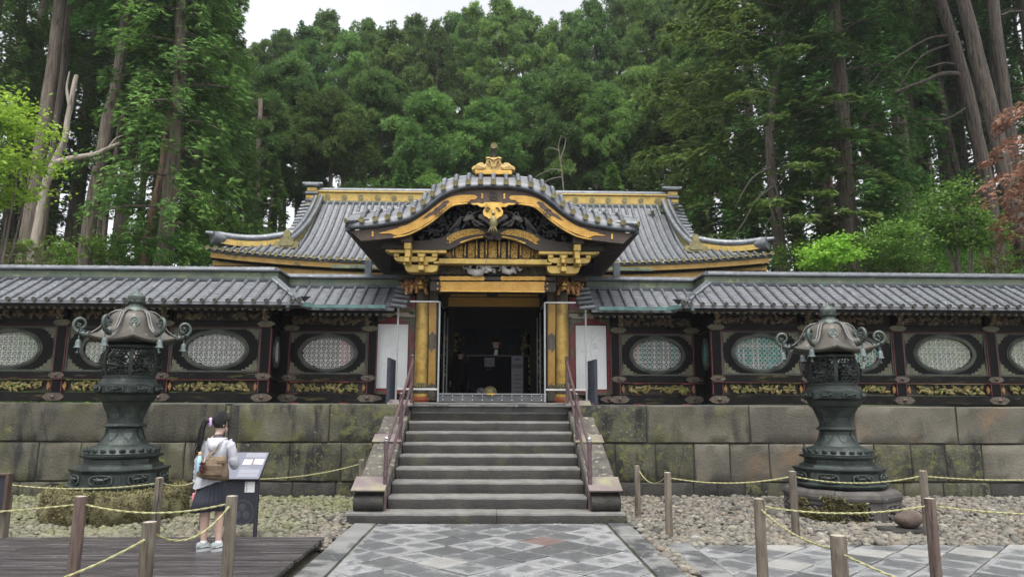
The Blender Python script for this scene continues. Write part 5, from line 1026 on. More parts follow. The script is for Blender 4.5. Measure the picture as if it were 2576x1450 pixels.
# white carved side panels in red frames
def side(s):
    Y = 14.2
    def X(v, y=700): return XG+(P2(v, y, Y).x-cenx(Y))*s
    Zz = lambda v: P2(300, v, Y).z
    def b(nm, q, y0, y1, mat, par=None, c=.005): return obj(nm, MB().box(X(q[0]), X(q[2]), y0, y1, Zz(q[3]), Zz(q[1]), c), MAT[mat], par or GT)
    fr = b('red_frame', (5, 488, 440, 540), Y-.02, Y+.1, 'red'); b('red_frame', (5, 1192, 440, 1245), Y-.02, Y+.1, 'red'); b('red_frame', (5, 541, 56, 1191), Y-.02, Y+.1, 'red'); b('red_frame', (380, 541, 440, 1191), Y-.02, Y+.1, 'red')
    b('black_trim', (56, 541, 380, 1191), Y+.0, Y+.05, 'lacquer'); wp = b('white_panel', (64, 549, 371, 1186), Y-.006, Y-.001, 'white', c=.002)
    b('gate_sill', (0, 1246, 445, 1325), Y-.10, Y+.15, 'lacquer')
    mb = MB(); r = random.Random(17)
    def w(u, v): return (X(u, v), Y-.009, Zz(v))
    mb.tube([w(218, 1090), w(210, 950), w(222, 800), w(212, 660), w(200, 600)], .009, 5)
    for (u, v, e, h, i, j) in ((214, 900, 150, 840, 90, 870), (216, 880, 280, 800, 340, 790), (212, 980, 140, 930, 80, 960), (214, 720, 260, 640, 320, 655), (213, 710, 150, 640, 85, 660), (216, 960, 280, 930, 320, 960), (205, 640, 190, 590, 150, 580), (205, 640, 225, 590, 240, 560), (215, 1040, 160, 1010, 110, 1020), (214, 820, 170, 760, 120, 790)):
        mb.tube([w(u, v), w(e, h), w(i, j)], [.007, .008, .003], 5)
    for k in range(70):
        v = r.uniform(690, 1000); u = 212+r.gauss(0, 52); u = max(85, min(350, u)); p = w(u, v); mb.ell(p, (.022, .008, .014), 6, 4, Matrix.Rotation(r.uniform(0, PI), 3, 'Y'))
    for k in (-1, 1): mb.tube([w(212+k*35, 1010), w(212+k*90, 1030), w(212+k*80, 1080), w(212+k*35, 1130), w(212+k*12, 1170)], .006, 5)
    obj('flower_relief', mb, MAT['white'], wp, smooth=60)
    for (u, v, sx, sz) in ((8, 490, 1, -1), (438, 490, -1, -1), (8, 1243, 1, 1), (438, 1243, -1, 1)):
        P = [(0, 0), (.30, 0), (.27, .05), (.22, .06), (.10, .08), (.085, .14), (.06, .22), (.05, .26), (0, .30)]
        P = [(X(u)+x*sx*s, Zz(v)+z*sz) for x, z in P]; obj('corner_fitting', MB().prism(P, Y-.032, Y-.021), MAT['fit'], fr)
    for u in (30, 410): P = [(X(u)+.03*math.cos(t)*(.6+.4*abs(math.cos(2*t))), Zz(830)+.12*math.sin(t)) for t in [2*PI*i/16 for i in range(16)]]; obj('metal_fitting', MB().prism(P, Y-.032, Y-.021), MAT['fit'], fr)
    for u in (60, 390): P = [(X(u)+.16*math.cos(t), Zz(1285)+.06*math.sin(t)*(1+.2*math.cos(4*t))) for t in [2*PI*i/20 for i in range(20)]]; obj('metal_fitting', MB().prism(P, Y-.112, Y-.101), MAT['fitbrown'], GT); obj('nail_cover', MB().ell((X(u), Y-.115, Zz(1285)), (.035, .03, .035), 8, 5), MAT['fitbrown'], GT)
    b('beige_beam', (150, 432, 440, 482), Y-.06, Y+.1, 'beige'); b('beige_beam', (165, 400, 440, 424), Y-.03, Y+.1, 'goldol')
    def tri(pts, y0, y1, mat, nm):
        q = [(X(u, 300), Zz(v)) for u, v in pts]
        if s < 0: q = q[::-1]
        obj(nm, MB().prism(q, y0, y1), MAT[mat], GT)
    tri([(160, 398), (180, 372), (240, 352), (262, 325), (300, 310), (312, 275), (350, 258), (440, 250), (440, 398)], Y-.02, Y+.02, 'lacquer', 'curved_bracket'); tri([(186, 398), (200, 380), (250, 362), (275, 335), (310, 318), (325, 288), (360, 272), (440, 265), (440, 398)], Y-.03, Y-.021, 'red', 'red_bracket_face')
    # corridor side behind: glazed posts and dark wall
    xi = XG+(P2(672, 700, 13.7).x-cenx(13.7))*s
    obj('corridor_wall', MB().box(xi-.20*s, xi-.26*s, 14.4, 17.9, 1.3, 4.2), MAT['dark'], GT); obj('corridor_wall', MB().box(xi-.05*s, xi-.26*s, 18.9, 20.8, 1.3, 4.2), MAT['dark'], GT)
    for y in (14.95, 15.85, 16.9): obj('glazing_post', MB().box(xi-.02*s, xi-.05*s, y, y+.03, 1.8, 3.72), MAT['steel'], GT)
    g2 = tag(obj('carved_screen', carvmb(31, .62, 1.5), MAT['carveg'], GT), kind='stuff'); g2.location += Vector((XG+1.02*-s-0*s, 18.2, 2.75))-Vector((0, 0, 0))
    obj('inner_pillar', MB().box(xi+.1*s, xi-.06*s, 17.4, 17.56, 1.8, 4.0), MAT['brwood'], GT)
def carvmb(seed, w, h):
    me = carving(seed, w, h, MAT['carveg'], n=80); mb = MB(); mb.v = [tuple(v.co) for v in me.vertices]; mb.v = [(x+WOF.x, y+WOF.y, z+WOF.z) for x, y, z in mb.v]; mb.f = [tuple(p.vertices) for p in me.polygons]; mb.m = [0]*len(mb.f); return mb
WOF = rootpos(GT)
side(1); side(-1)
for o in GT.children:
    if o.name.startswith('carved_screen'): o.location -= rootpos(GT)
# threshold and interior
a = P2(662, 1242, 13.72); b = P2(1745, 1320, 13.72)
TH = obj('threshold_board', MB().box(a.x, b.x, 13.72, 13.76, 1.68, a.z, .004), MAT['sill'], GT); obj('threshold_edge', MB().box(a.x, b.x, 13.70, 13.78, a.z, a.z+.015), MAT['steel'], TH)
st_ = MB().ell((0, 0, 0), (.011, .008, .011), 6, 4).mesh('stud', MAT['whitesteel'])
for k in range(11):
    for j in (0, 1): inst('stud', st_, TH, (a.x+.1+(b.x-a.x-.2)*k/10, 13.718, 1.72+j*.075))
obj('gold_tab', MB().box(XG-.08, XG+.06, 13.69, 13.70, a.z-.01, a.z+.017), MAT['gold'], TH)
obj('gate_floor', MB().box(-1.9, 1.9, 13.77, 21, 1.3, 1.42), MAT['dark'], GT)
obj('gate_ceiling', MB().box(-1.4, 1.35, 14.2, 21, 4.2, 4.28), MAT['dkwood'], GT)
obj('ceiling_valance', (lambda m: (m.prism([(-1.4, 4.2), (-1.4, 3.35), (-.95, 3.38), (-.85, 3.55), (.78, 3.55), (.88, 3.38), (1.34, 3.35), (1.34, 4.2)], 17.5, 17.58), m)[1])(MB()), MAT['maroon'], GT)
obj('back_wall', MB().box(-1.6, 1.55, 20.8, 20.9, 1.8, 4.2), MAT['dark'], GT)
DR = obj('inner_door', MB().box(-1.05, 1.0, 20.5, 20.6, 1.8, 3.95, .02), MAT['navy'], GT)
for i in range(4):
    for j in range(4): obj('door_panel', MB().box(-1.0+i*.5, -1.0+i*.5+.44, 20.47, 20.499, 1.95+j*.49, 1.95+j*.49+.42, .012), MAT['navy'], DR)
MAT['ornament'] = M('weathered_gilding', (.36, .25, .09), (.52, .38, .15), 7, .55, .2, bump=.4, layers=(((.14, .10, .06), 5, .58, .7),))
# ornament on the roof ridge
Yo = YK+.5
orn = [(1237, 268), (1098, 268), (1090, 232), (1075, 228), (1068, 210), (1080, 196), (1100, 188), (1120, 170), (1150, 166), (1165, 182), (1180, 168), (1178, 130), (1195, 122), (1215, 128), (1237, 126)]
OR = plate('ridge_ornament', orn+[(2474-a, b) for a, b in reversed(orn[1:-1])], Yo, .14, 'goldolb' if 'goldolb' in MAT else 'ornament', mir=False) if 'ornament' in MAT else None
mb = MB(); sm = lambda a, b, y=0: (lambda p: Vector((XG+p[0]-XG, Yo-.02+y, p[1])))(c1(a, b, Yo))
for k in range(4):
    mb.tube([sm(1180-k*4, 200+k*6), sm(1150, 205+k*5), sm(1115-k*3, 190+k*9), sm(1092-k*5, 205+k*6), sm(1082, 218)], [.012, .018, .018, .016, .01], 6)
mb.tube([sm(1225, 205), sm(1215, 160), sm(1195, 150), sm(1190, 175), sm(1205, 190)], [.02, .022, .02, .016, .01], 6)
mb.tube([sm(1232, 150), sm(1205, 135), sm(1180, 140)], .018, 6); both(mb); obj('ornament_scroll', mb, MAT['ornament'], OR, smooth=60)
a, d = c1(1095, 232, Yo), c1(1384, 268, Yo); obj('ornament_base', MB().box(a[0], 2*XG-a[0], Yo-.06, Yo+.25, d[1], a[1], .01), MAT['gold'], OR)
a, d = c1(1224, 55, Yo), c1(1252, 128, Yo); obj('ornament_post', MB().box(a[0], d[0], Yo, Yo+.09, d[1], a[1], .01), MAT['dkwood'], OR)
x, z = c1(1238, 46, Yo); od = MB().lathe([(.055, 0), (.055, .55)], 14); od.v = [(x+X_, Yo-.05+Z_, z+Y_) for X_, Y_, Z_ in od.v]; obj('ornament_rod', od, MAT['dkwood'], OR, smooth=40); inst('tile_end', crest_disc(.06), OR, (x, Yo-.055, z))
obj('roof_ridge', MB().box(XG-.22, XG+.22, Yo+.14, 17.2, 5.85, 6.13, .02), MAT['tiledk'], roof)
# small porch posts and gutters seen beside the gate roof
for s in (1, -1):
    Q = at(836, 669, 18.5); X0, X1 = XG+s*2.9, XG+s*abs(Q.x); obj('porch_gutter', MB().box(X0, X1, 18.5, 18.62, Q.z-.045, Q.z+.045), MAT['ridgeg'], GT); Q = at(929, 660, 17.5); obj('porch_post', MB().box(XG+s*(abs(Q.x)-.08), XG+s*(abs(Q.x)+.08), 17.5, 17.66, 1.7, at(900, 655, 17.5).z), MAT['tiledk'], GT)
# ---------------------------------------------------------------- acrylic cases round the columns
def case(s, label):
    Y = 13.68
    def X(v): return XG+(P2(v, 700, Y).x-cenx(Y))*s
    zt, zm = P2(470, 323, Y).z, P2(470, 1192, Y).z; x0, x1 = X(266), X(680); y1 = 14.75
    r = thing('acrylic_case', label, 'display case', ((x0+x1)/2, Y, 1.68), 'clear cases round the gate columns')
    e = .016
    for x in (x0, x1): obj('case_edge', MB().box(x-e, x+e, Y, Y+2*e, 1.68, zt), MAT['steel'], r)
    lo, hi = sorted((x0, x1))
    obj('case_bar', MB().box(lo+e, hi-e, Y-.004, Y+.02, zt-.012, zt+.014), MAT['whitesteel'], r); obj('case_bar', MB().box(lo+e, hi-e, Y-.006, Y+.02, zm-.016, zm+.016), MAT['whitesteel'], r)
    obj('case_bar', MB().box(x1-.012, x1+.012, Y+2*e, y1, zt-.012, zt+.012), MAT['steel'], r)
    obj('case_pane', MB().box(lo+e, hi-e, Y+.022, Y+.028, 1.69, zt-.014), MAT['glass'], r); obj('case_pane', MB().box(x1-.003, x1+.003, Y+2*e+.002, y1, 1.69, zt-.014), MAT['glass'], r)
case(1, 'tall clear acrylic case round the left gilded column'); case(-1, 'tall clear acrylic case round the right gilded column')
def barrier(q, label):
    a, b = zp(2, q[0], q[1], 13.5), zp(2, q[2], q[1], 13.9); r = thing('folded_barrier', label, 'barrier', ((a.x+b.x)/2, 13.5, 1.66), 'folded black metal barriers')
    zt0, zt1 = a.z, zp(2, q[2], q[3], 13.9).z
    for i in range(6):
        t = i/5; x = a.x+(b.x-a.x)*t; y = 13.5+.4*t; w = .03 if i in (0, 5) else .012; z = zt0+(zt1-zt0)*t
        obj('barrier_bar' if 0 < i < 5 else 'barrier_post', MB().box(x-w, x+w, y-.012, y+.012, 1.67, z-.002), MAT['navy'], r)
    for z0, z1 in ((0, .04), (-.12, -.08)):
        pass
    obj('barrier_rail', MB().add([(a.x, 13.49, zt0), (b.x, 13.89, zt1), (b.x, 13.89, zt1-.03), (a.x, 13.49, zt0-.03), (a.x, 13.51, zt0), (b.x, 13.91, zt1), (b.x, 13.91, zt1-.03), (a.x, 13.51, zt0-.03)], [(0, 3, 2, 1), (4, 5, 6, 7), (0, 1, 5, 4), (3, 7, 6, 2), (0, 4, 7, 3), (1, 2, 6, 5)]), MAT['navy'], r)
    obj('barrier_foot', MB().box(min(a.x, b.x)-.04, max(a.x, b.x)+.04, 13.45, 13.55, 1.655, 1.68), MAT['navy'], r)
barrier((178, 880, 238, 905), 'black barred barrier folded in front of the left white panel'); barrier((2232, 895, 2166, 915), 'black barred barrier folded in front of the right white panel')
MAT['hallgold'] = M('hall_gilded_board', (.30, .175, .045), (.42, .27, .075), 3, .5, .3, layers=(((.10, .09, .05), 2.2, .60, .66, (1, 1, 1)),)); MAT['olgold'] = M('lichened_gilding', (.24, .20, .07), (.38, .31, .10), 5, .5, .3, layers=(((.14, .14, .10), 6, .52, .68),))
# ================================================================ THE MAIN HALL BEHIND
HY, HR = 21.2, 24.6
HL = thing('main_hall', 'large hall behind the gate with a broad tiled hip and gable roof and gilded ridge', 'temple hall', (0, 24, 1.62))
XH = -.05; HW = (at(1945, 622, HY).x-at(508, 622, HY).x)/2; GW = (at(1682, 500, HR).x-at(797, 500, HR).x)/2
zE = at(1240, 662, HY).z; zC = at(508, 624, HY).z; zRg = at(1240, 505, HR).z
def eave(u): return zE+(zC-zE)*min(1, abs(u))**2.6          # u = x / half width
RUN = HR-HY
def surf(x, y):
    s = (y-HY)/RUN; u = (x-XH)/HW
    return eave(u)*(1-s)+zRg*s - (zRg-zE)*.30*s*(1-s)*1.25
def ymax(x):
    ax = abs(x-XH); return HR if ax <= GW else HY+(HW-ax)*.48
mb = MB()
xs = sorted(set([XH+HW*(-1+2*i/60) for i in range(61)]+[XH-GW, XH+GW, XH-GW-.01, XH+GW+.01])); ny = 22; vs = []
for x in xs:
    for j in range(ny+1): y = HY+(ymax(x)-HY)*j/ny; vs.append((x, y, surf(x, y)+.012*(1-(j*1.0 % 1))))
w = ny+1; mb.add(vs, [(i*w+j, (i+1)*w+j, (i+1)*w+j+1, i*w+j+1) for i in range(len(xs)-1) for j in range(ny)])
RF = obj('hall_roof', mb, MAT['hallflat'] if 'hallflat' in MAT else MAT['flat'], HL, smooth=60)
mb = MB(); mb.add([(XH+sx*(HW if k == 0 else GW), HY+(0 if k == 0 else (HW-GW)*.48), zC if k == 0 else surf(XH+sx*GW*1.001, HY+(HW-GW)*.48)) for sx in (1,) for k in (0, 1)], [])
# side hips run back
for sx in (-1, 1):
    m2 = MB(); yh = HY+(HW-GW)*.48; zg = surf(XH+sx*(GW+.02), yh)
    m2.add([(XH+sx*HW, HY, zC), (XH+sx*HW, HY+9, zC), (XH+sx*GW, HY+9, zg), (XH+sx*GW, yh, zg)], [(0, 1, 2, 3)]); obj('side_hip', m2, MAT['flat'], RF)
    m2 = MB(); m2.add([(XH+sx*(GW-.3), yh, zg), (XH+sx*(GW-.3), HR, zRg), (XH+sx*(GW-.3), 2*HR-yh, zg)], [(0, 1, 2)]); obj('gable_wall', m2, MAT['dkwood'], HL)
obj('rear_slope', MB().add([(XH-GW, HR, zRg), (XH+GW, HR, zRg), (XH+GW, 2*HR-HY, zE), (XH-GW, 2*HR-HY, zE)], [(0, 1, 2, 3)]), MAT['flat'], HL)
cap2 = crest_disc(.066); nr = 76; step = 2*HW/nr
for i in range(nr):
    x = XH-HW+step*(i+.5); ym = ymax(x)-.02
    pts = [(0, y-HY, surf(x, y)-surf(x, HY)+.03) for y in [HY+(ym-HY)*k/8 for k in range(9)]]
    tr = inst('tile_roll', roll_mesh('tile_roll', pts, .052, 8, .20), RF, (x, HY-.02, surf(x, HY))); inst('tile_end', cap2, tr, (x, HY-.04, surf(x, HY)+.03))
# eave boards, gilded fascia, rafters
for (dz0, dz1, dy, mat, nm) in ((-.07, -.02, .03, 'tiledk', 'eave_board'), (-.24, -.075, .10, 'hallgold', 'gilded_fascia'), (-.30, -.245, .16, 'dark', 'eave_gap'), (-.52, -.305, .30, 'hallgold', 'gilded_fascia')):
    m2 = MB(); P = [XH+HW*(-1+.02+1.96*k/40) for k in range(41)]
    m2.strip([(x, eave((x-XH)/HW)+dz1) for x in P], [(x, eave((x-XH)/HW)+dz0) for x in P], HY+dy, HY+dy+.06); obj(nm, m2, MAT[mat] if mat in MAT else MAT['gold'], HL)
rm = MB().box(-.045, .045, 0, .8, -.05, .05).mesh('rafter', MAT['dkwood']); rm2 = MB().box(-.04, .04, -.004, .0, -.045, .045).mesh('rafter_end', MAT['goldyel'])
for row, (dz, dy) in enumerate(((-.60, .42), (-.80, .75))):
    for k in range(84):
        x = XH-HW*.93+HW*1.86*k/83
        if abs(x-XH) < 2.9: continue
        q = inst('rafter', rm, HL, (x, HY+dy, eave((x-XH)/HW)+dz)); inst('rafter_end', rm2, q, (x, HY+dy, eave((x-XH)/HW)+dz))
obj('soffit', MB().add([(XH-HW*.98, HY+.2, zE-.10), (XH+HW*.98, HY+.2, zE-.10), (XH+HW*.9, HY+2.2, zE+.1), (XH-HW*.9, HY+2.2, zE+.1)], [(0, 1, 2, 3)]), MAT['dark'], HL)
obj('hall_wall', MB().box(XH-6.4, XH+6.4, HY+1.9, HY+8.5, 1.62, zE-.35), MAT['lacquer'], HL)
for k in range(9): x = XH-6.4+1.6*k; obj('hall_column', MB().box(x-.14, x+.14, HY+1.72, HY+1.895, 1.62, zE-.4), MAT['red'], HL)
# ridge with gilded band and crests
z0, z1, z2, z3 = at(1240, 512, HR).z-.02, at(1240, 508, HR).z, at(1240, 492, HR).z, at(1240, 481, HR).z
zb0, zb1, zb2, zb3 = [at(1000, v, HR).z for v in (519, 513, 490, 484)]
RG = obj('hall_ridge', MB().box(XH-GW, XH+GW, HR-.26, HR+.26, zb0-.3, zb1, .02), MAT['tiledk'], HL)
obj('gilded_band', MB().box(XH-GW, XH+GW, HR-.18, HR+.18, zb1, zb2), MAT['goldyel'], RG)
obj('ridge_moulding', MB().box(XH-GW, XH+GW, HR-.24, HR+.24, zb2+.001, zb2+.07, .02), MAT['goldyel'], RG)
obj('ridge_moulding', MB().box(XH-GW, XH+GW, HR-.22, HR-.181, zb1+.001, zb1+.045), MAT['goldol'], RG)
obj('ridge_tile', MB().tube([(XH-GW-.05, HR, zb3+.02), (XH+GW+.05, HR, zb3+.02)], .13, 10), MAT['tile'], RG, smooth=40)
cr = crest_disc(.10, 'ridge_crest', 'goldol')
for k in range(21): inst('ridge_crest', cr, RG, (XH-GW+.45+(2*GW-.9)*k/20, HR-.19, (zb1+zb2)/2))
for sx in (-1, 1):
    X = XH+sx*(GW+.12)
    # stacked ridge end
    for j, (w_, h0, h1, mat) in enumerate(((.34, -.35, -.16, 'tile'), (.26, -.16, -.02, 'goldyel'), (.30, -.02, .05, 'tile'), (.27, .05, .18, 'goldyel'), (.31, .18, .27, 'tile'), (.25, .27, .42, 'goldyel'), (.33, .42, .50, 'tile'))):
        obj('ridge_end', MB().box(X-w_*.75, X+w_*.75, HR-w_, HR+w_, zb1+h0*1.25+.02, zb1+h1*1.25+.018, .03), MAT[mat], RG)
    m2 = MB(); m2.tube([(X-.36, HR-.1, zb1+.68), (X+.36, HR-.1, zb1+.68)], .08, 10); obj('ridge_end_roll', m2, MAT['tile'], RG, smooth=40)
    # descending ridge on the front slope
    P = []; 
    for k in range(9):
        y = HR-.25+(HY+.95-HR)*k/8; x = XH+sx*(GW-.15+.28*(k/8)**2); P.append((x, y, surf(x, y)))
    m2 = MB()
    for k in range(8):
        a, b = Vector(P[k]), Vector(P[k+1]); m2.add([(a.x-.13, a.y, a.z-.05), (a.x+.13, a.y, a.z-.05), (a.x+.13, a.y, a.z+.26), (a.x-.13, a.y, a.z+.26), (b.x-.13, b.y, b.z-.05), (b.x+.13, b.y, b.z-.05), (b.x+.13, b.y, b.z+.26), (b.x-.13, b.y, b.z+.26)], [(0, 1, 5, 4), (1, 2, 6, 5), (2, 3, 7, 6), (3, 0, 4, 7)])
    DG = obj('descending_ridge', m2, MAT['olgold'], HL)
    for off in (-.10, .10):
        q = bpy.data.objects.new('tile_roll', roll_mesh('tile_roll', [(p[0]+off, p[1], p[2]+.29) for p in P], .085, 8, .2)); COL.objects.link(q); q.parent = DG; q.location = -rootpos(DG)
    e = Vector(P[-1]); on = [(-.42, -.02), (-.46, .10), (-.38, .20), (-.26, .18), (-.22, .30), (-.12, .40), (-.13, .56), (-.06, .64), (.06, .64), (.13, .56), (.12, .40), (.22, .30), (.26, .18), (.38, .20), (.46, .10), (.42, -.02), (.2, -.08), (0, -.04), (-.2, -.08)]
    m2 = MB(); m2.prism([(e.x+x*.85, e.z+.03+z*.85) for x, z in on], e.y-.12, e.y-.02); O = obj('ridge_ornament', m2, MAT['goldol'], DG)
    m2 = MB(); m2.prism([(e.x+x*.5, e.z+.08+z*.5) for x, z in on], e.y-.15, e.y-.121); obj('ornament_face', m2, MAT['goldol'], O)
    # corner ridge along the hip
    A = Vector((XH+sx*(GW+.1), HY+(HW-GW)*.47-.04, 0)); A.z = surf(A.x, A.y)+.02; B = Vector((XH+sx*(HW-.35), HY+.25, 0)); B.z = surf(B.x, B.y)+.02
    P = [A.lerp(B, k/8)+Vector((0, 0, .10*abs(k/8-.0)**3-.10*math.sin(PI*k/8))) for k in range(9)]
    m2 = MB()
    for k in range(8):
        a, b = P[k], P[k+1]; n_ = Vector((.09, .09*sx, 0)); m2.add([a-n_, a+n_, a+n_+Vector((0, 0, .17)), a-n_+Vector((0, 0, .17)), b-n_, b+n_, b+n_+Vector((0, 0, .17)), b-n_+Vector((0, 0, .17))], [(0, 1, 5, 4), (1, 2, 6, 5), (2, 3, 7, 6), (3, 0, 4, 7)])
    CGd = obj('corner_ridge', m2, MAT['goldyel'], HL)
    m2 = MB(); m2.tube([p+Vector((0, 0, .27)) for p in P]+[P[-1]+Vector((sx*.36, -.22, .31))], [.135]*9+[.05], 8); obj('corner_ridge_tile', m2, MAT['tile'], CGd, smooth=50)
    m2 = MB(); m2.tube([P[-1]+Vector((-sx*.1, .1, .16)), P[-1]+Vector((sx*.16, -.16, .17))], [.20, .20], 10); obj('corner_end', m2, MAT['tile'], CGd, smooth=40)
    # stubby rolls along the gable edge
    g1 = MB().tube([(-.02, 0, 0), (sx*.42, 0, -.05)], .075, 8).mesh('gable_tile', MAT['tile'])
    for k in range(15):
        y = HR-.2-(HR-(HY+(HW-GW)*.48))*k/14; z = surf(XH+sx*GW*.999, y); inst('gable_tile', g1, RF, (XH+sx*(GW+.02), y, z+.06))
# ================================================================ BRONZE LANTERNS ON STONE PEDESTALS
def make_lantern(loc, label):
    r = thing('bronze_lantern', label, 'lantern', loc, 'tall bronze lanterns on stone pedestals'); X, Y, Z = loc
    b = MAT['bronze']; O8 = lambda t, z: 1+.035*math.cos(8*(t+PI/2)) ; 
    def lat(nm, prof, n=32, mat=b, rf=None, par=None, sm=35): return obj(nm, MB().lathe(prof, n, (X, Y, Z), rf=rf), mat, par or r, smooth=sm)
    # base tiers (heights above the pedestal)
    def oct_(t, z): a = (t+PI/8) % (PI/4)-PI/8; return (.93/math.cos(a))
    B1 = lat('base_tier', [(.80, 0), (.82, .035), (.74, .06), (.73, .22), (.755, .245), (.77, .27), (.66, .285), (.64, .325), (.60, .335)], 48, rf=lambda t, z: oct_(t-PI/8, z) if .05 < z < .28 else oct_(t-PI/8, z)*.99)
    lat('waist_tier', [(.60, .33), (.565, .355), (.555, .41), (.63, .435), (.64, .462), (.56, .47)], 48, rf=lambda t, z: oct_(t-PI/8, z))
    L1 = lat('lotus_base', [(.57, .462), (.575, .49), (.53, .55), (.42, .595), (.395, .61)], 40)
    pet = MB().ell((0, 0, 0), (.055, .030, .065), 8, 6).mesh('lotus_petal', b)
    for k in range(24): a = 2*PI*k/24; inst('lotus_petal', pet, L1, (X+.545*math.cos(a), Y+.545*math.sin(a), Z+.512), (0, -.5, a+PI/2) if False else (.55, 0, a+PI/2))
    ST_ = lat('stem', [(.385, .605), (.355, .65), (.30, .73), (.275, .80), (.275, .845), (.31, .86), (.315, .885), (.30, .905), (.275, .915), (.275, .98), (.295, 1.06), (.345, 1.16), (.385, 1.22), (.40, 1.225), (.43, 1.25), (.455, 1.32), (.50, 1.345)], 40)
    for k in range(8):                     # chased leaves on the stem
        a = 2*PI*k/8-PI/2+.2; m = MB(); P = []
        for (w, z, q) in ((.0, .665, .352), (.055, .72, .31), (.07, .78, .285), (.045, .83, .279)): P += [(w, z, q)]
        vs = [];
        for (w, z, q) in P:
            for sgn in (-1, 1): t = a+sgn*w/q; vs.append((X+(q+.008)*math.cos(t), Y+(q+.008)*math.sin(t), Z+z))
        m.add(vs, [(0, 1, 3, 2), (2, 3, 5, 4), (4, 5, 7, 6)]); obj('stem_leaf', m, MAT['bronzeleaf'], ST_)
        m = MB(); vs = []
        for (w, z, q) in ((.06, .99, .278), (.075, 1.06, .297), (.055, 1.13, .333), (.0, 1.19, .37)):
            for sgn in (-1, 1): t = a+sgn*w/q; vs.append((X+(q+.008)*math.cos(t), Y+(q+.008)*math.sin(t), Z+z))
        m.add(vs, [(0, 1, 3, 2), (2, 3, 5, 4), (4, 5, 7, 6)]); obj('stem_leaf', m, MAT['bronzeleaf'], ST_)
    bead = MB()
    for k in range(64): a = 2*PI*k/64; bead.ell((X+.315*math.cos(a), Y+.315*math.sin(a), Z+.873), .017, 5, 4)
    obj('bead_ring', bead, b, ST_, smooth=60)
    PL = lat('platform', [(.50, 1.345), (.52, 1.36), (.525, 1.46), (.50, 1.475), (.475, 1.48), (.40, 1.565), (.385, 1.575)], 48, rf=lambda t, z: oct_(t-PI/8, z) if z < 1.478 else 1)
    # cartouches with reliefs round both tiers
    def cart(par, R, z, w, h, seed, n):
        rr = random.Random(seed)
        for k in range(n):
            a = -PI/2+(k+.5)*2*PI/n; M4 = Matrix.Translation((X+R*math.cos(a), Y+R*math.sin(a), Z+z)) @ Matrix.Rotation(a+PI/2, 4, 'Z')
            m = MB(); P = [(w/2*math.copysign(abs(math.cos(t))**.6, math.cos(t)), h/2*math.copysign(abs(math.sin(t))**.6, math.sin(t))) for t in [2*PI*i/24 for i in range(24)]]
            ring(m, P, [(x*.9, zz*.84) for x, zz in P], -.022, 0); obj('cartouche', m.xf(M4), MAT['bronzelt'], par)
            m = MB(); m.prism([(x*.9, zz*.84) for x, zz in P], -.006, 0); obj('cartouche_ground', m.xf(M4), MAT['bronzedk'], par)
            m = MB(); sw = w*.28; m.ell((-sw*.2, -.02, 0), (sw, .03, h*.2), 8, 5); m.ell((sw*.8, -.035, h*.10), (h*.19, .035, h*.19), 7, 5)
            for q in range(16): m.ell((rr.uniform(-w*.33, w*.36), -.02, rr.uniform(-h*.28, h*.28)), (rr.uniform(.012, .03), .022, rr.uniform(.008, .02)), 5, 4, Matrix.Rotation(rr.uniform(0, 3), 3, 'Y'))
            for q in (-.9, -.4, .5): m.tube([(sw*q, -.02, -h*.05), (sw*q+.01, -.03, -h*.3)], [.016, .012], 5)
            obj('beast_relief', m.xf(M4), b, par, smooth=60)
    cart(B1, .695, .142, .36, .135, 3, 8); cart(PL, .498, 1.41, .27, .075, 5, 8)
    # openwork fire box
    rad = lambda z: .372+.075*math.sin(PI*min(1, max(0, (z-1.58)/.46)))**.8
    FB = lat('fire_box', [(.40, 1.57), (.405, 1.60), (rad(1.61), 1.615), (rad(1.61)-.02, 1.615), (.30, 1.60)], 36)
    lat('fire_box_rim', [(.30, 2.03), (rad(2.02)-.02, 2.02), (rad(2.02)+.012, 2.025), (.40, 2.06), (.36, 2.085)], 36, par=FB)
    for k in range(6):
        a = -PI/2+k*PI/3+PI/6*0; m = MB(); vs = []; n = 10
        for i in range(n+1):
            z = 1.60+.44*i/n
            for t, q in ((a-.075, 0), (a-.06, .018), (a+.06, .018), (a+.075, 0)): vs.append((X+(rad(z)+q)*math.cos(t), Y+(rad(z)+q)*math.sin(t), Z+z))
        m.add(vs, [(i*4+j, i*4+j+1, i*4+j+5, i*4+j+4) for i in range(n) for j in range(3)]); obj('fire_box_rib', m, b, FB)
    s3 = .062
    for k in range(6):
        m = MB()
        a0 = -PI/2+k*PI/3+PI/6; cells = []
        for row in range(-4, 5):
            for col in range(-4, 5):
                u, v = (col+(.5 if row % 2 else 0))*s3, row*s3*.866
                if abs(u) < .185 and abs(v) < .20 and (u/.17)**4+(v/.20)**4 < 1.5: cells.append((u, v))
        f = lambda u, v, q=0: Vector((X+(rad(1.83+v)+q)*math.cos(a0+u/.44), Y+(rad(1.83+v)+q)*math.sin(a0+u/.44), Z+1.82+v))
        for (u, v) in cells:
            H = [(u+s3*.577*math.sin(PI/3*i), v+s3*.577*math.cos(PI/3*i)) for i in range(6)]
            for i in range(3):
                p, q = H[i], H[i+1]; A, B_ = f(*p), f(*q); m.tube([A, B_], .0105, 4, cap=False)
        rr = random.Random(k+40)
        m.tube([f(.09*math.sin(i*1.9+k)+.02*math.cos(i*3.1), -.12+.024*i, .02) for i in range(11)], [.012, .02, .026, .028, .028, .026, .024, .022, .02, .016, .008], 6)
        for i in range(14): m.ell(f(rr.uniform(-.11, .11), rr.uniform(-.12, .12), .015), (.02, .02, .016), 5, 4)
        obj('dragon_openwork', m, b, FB, smooth=60)
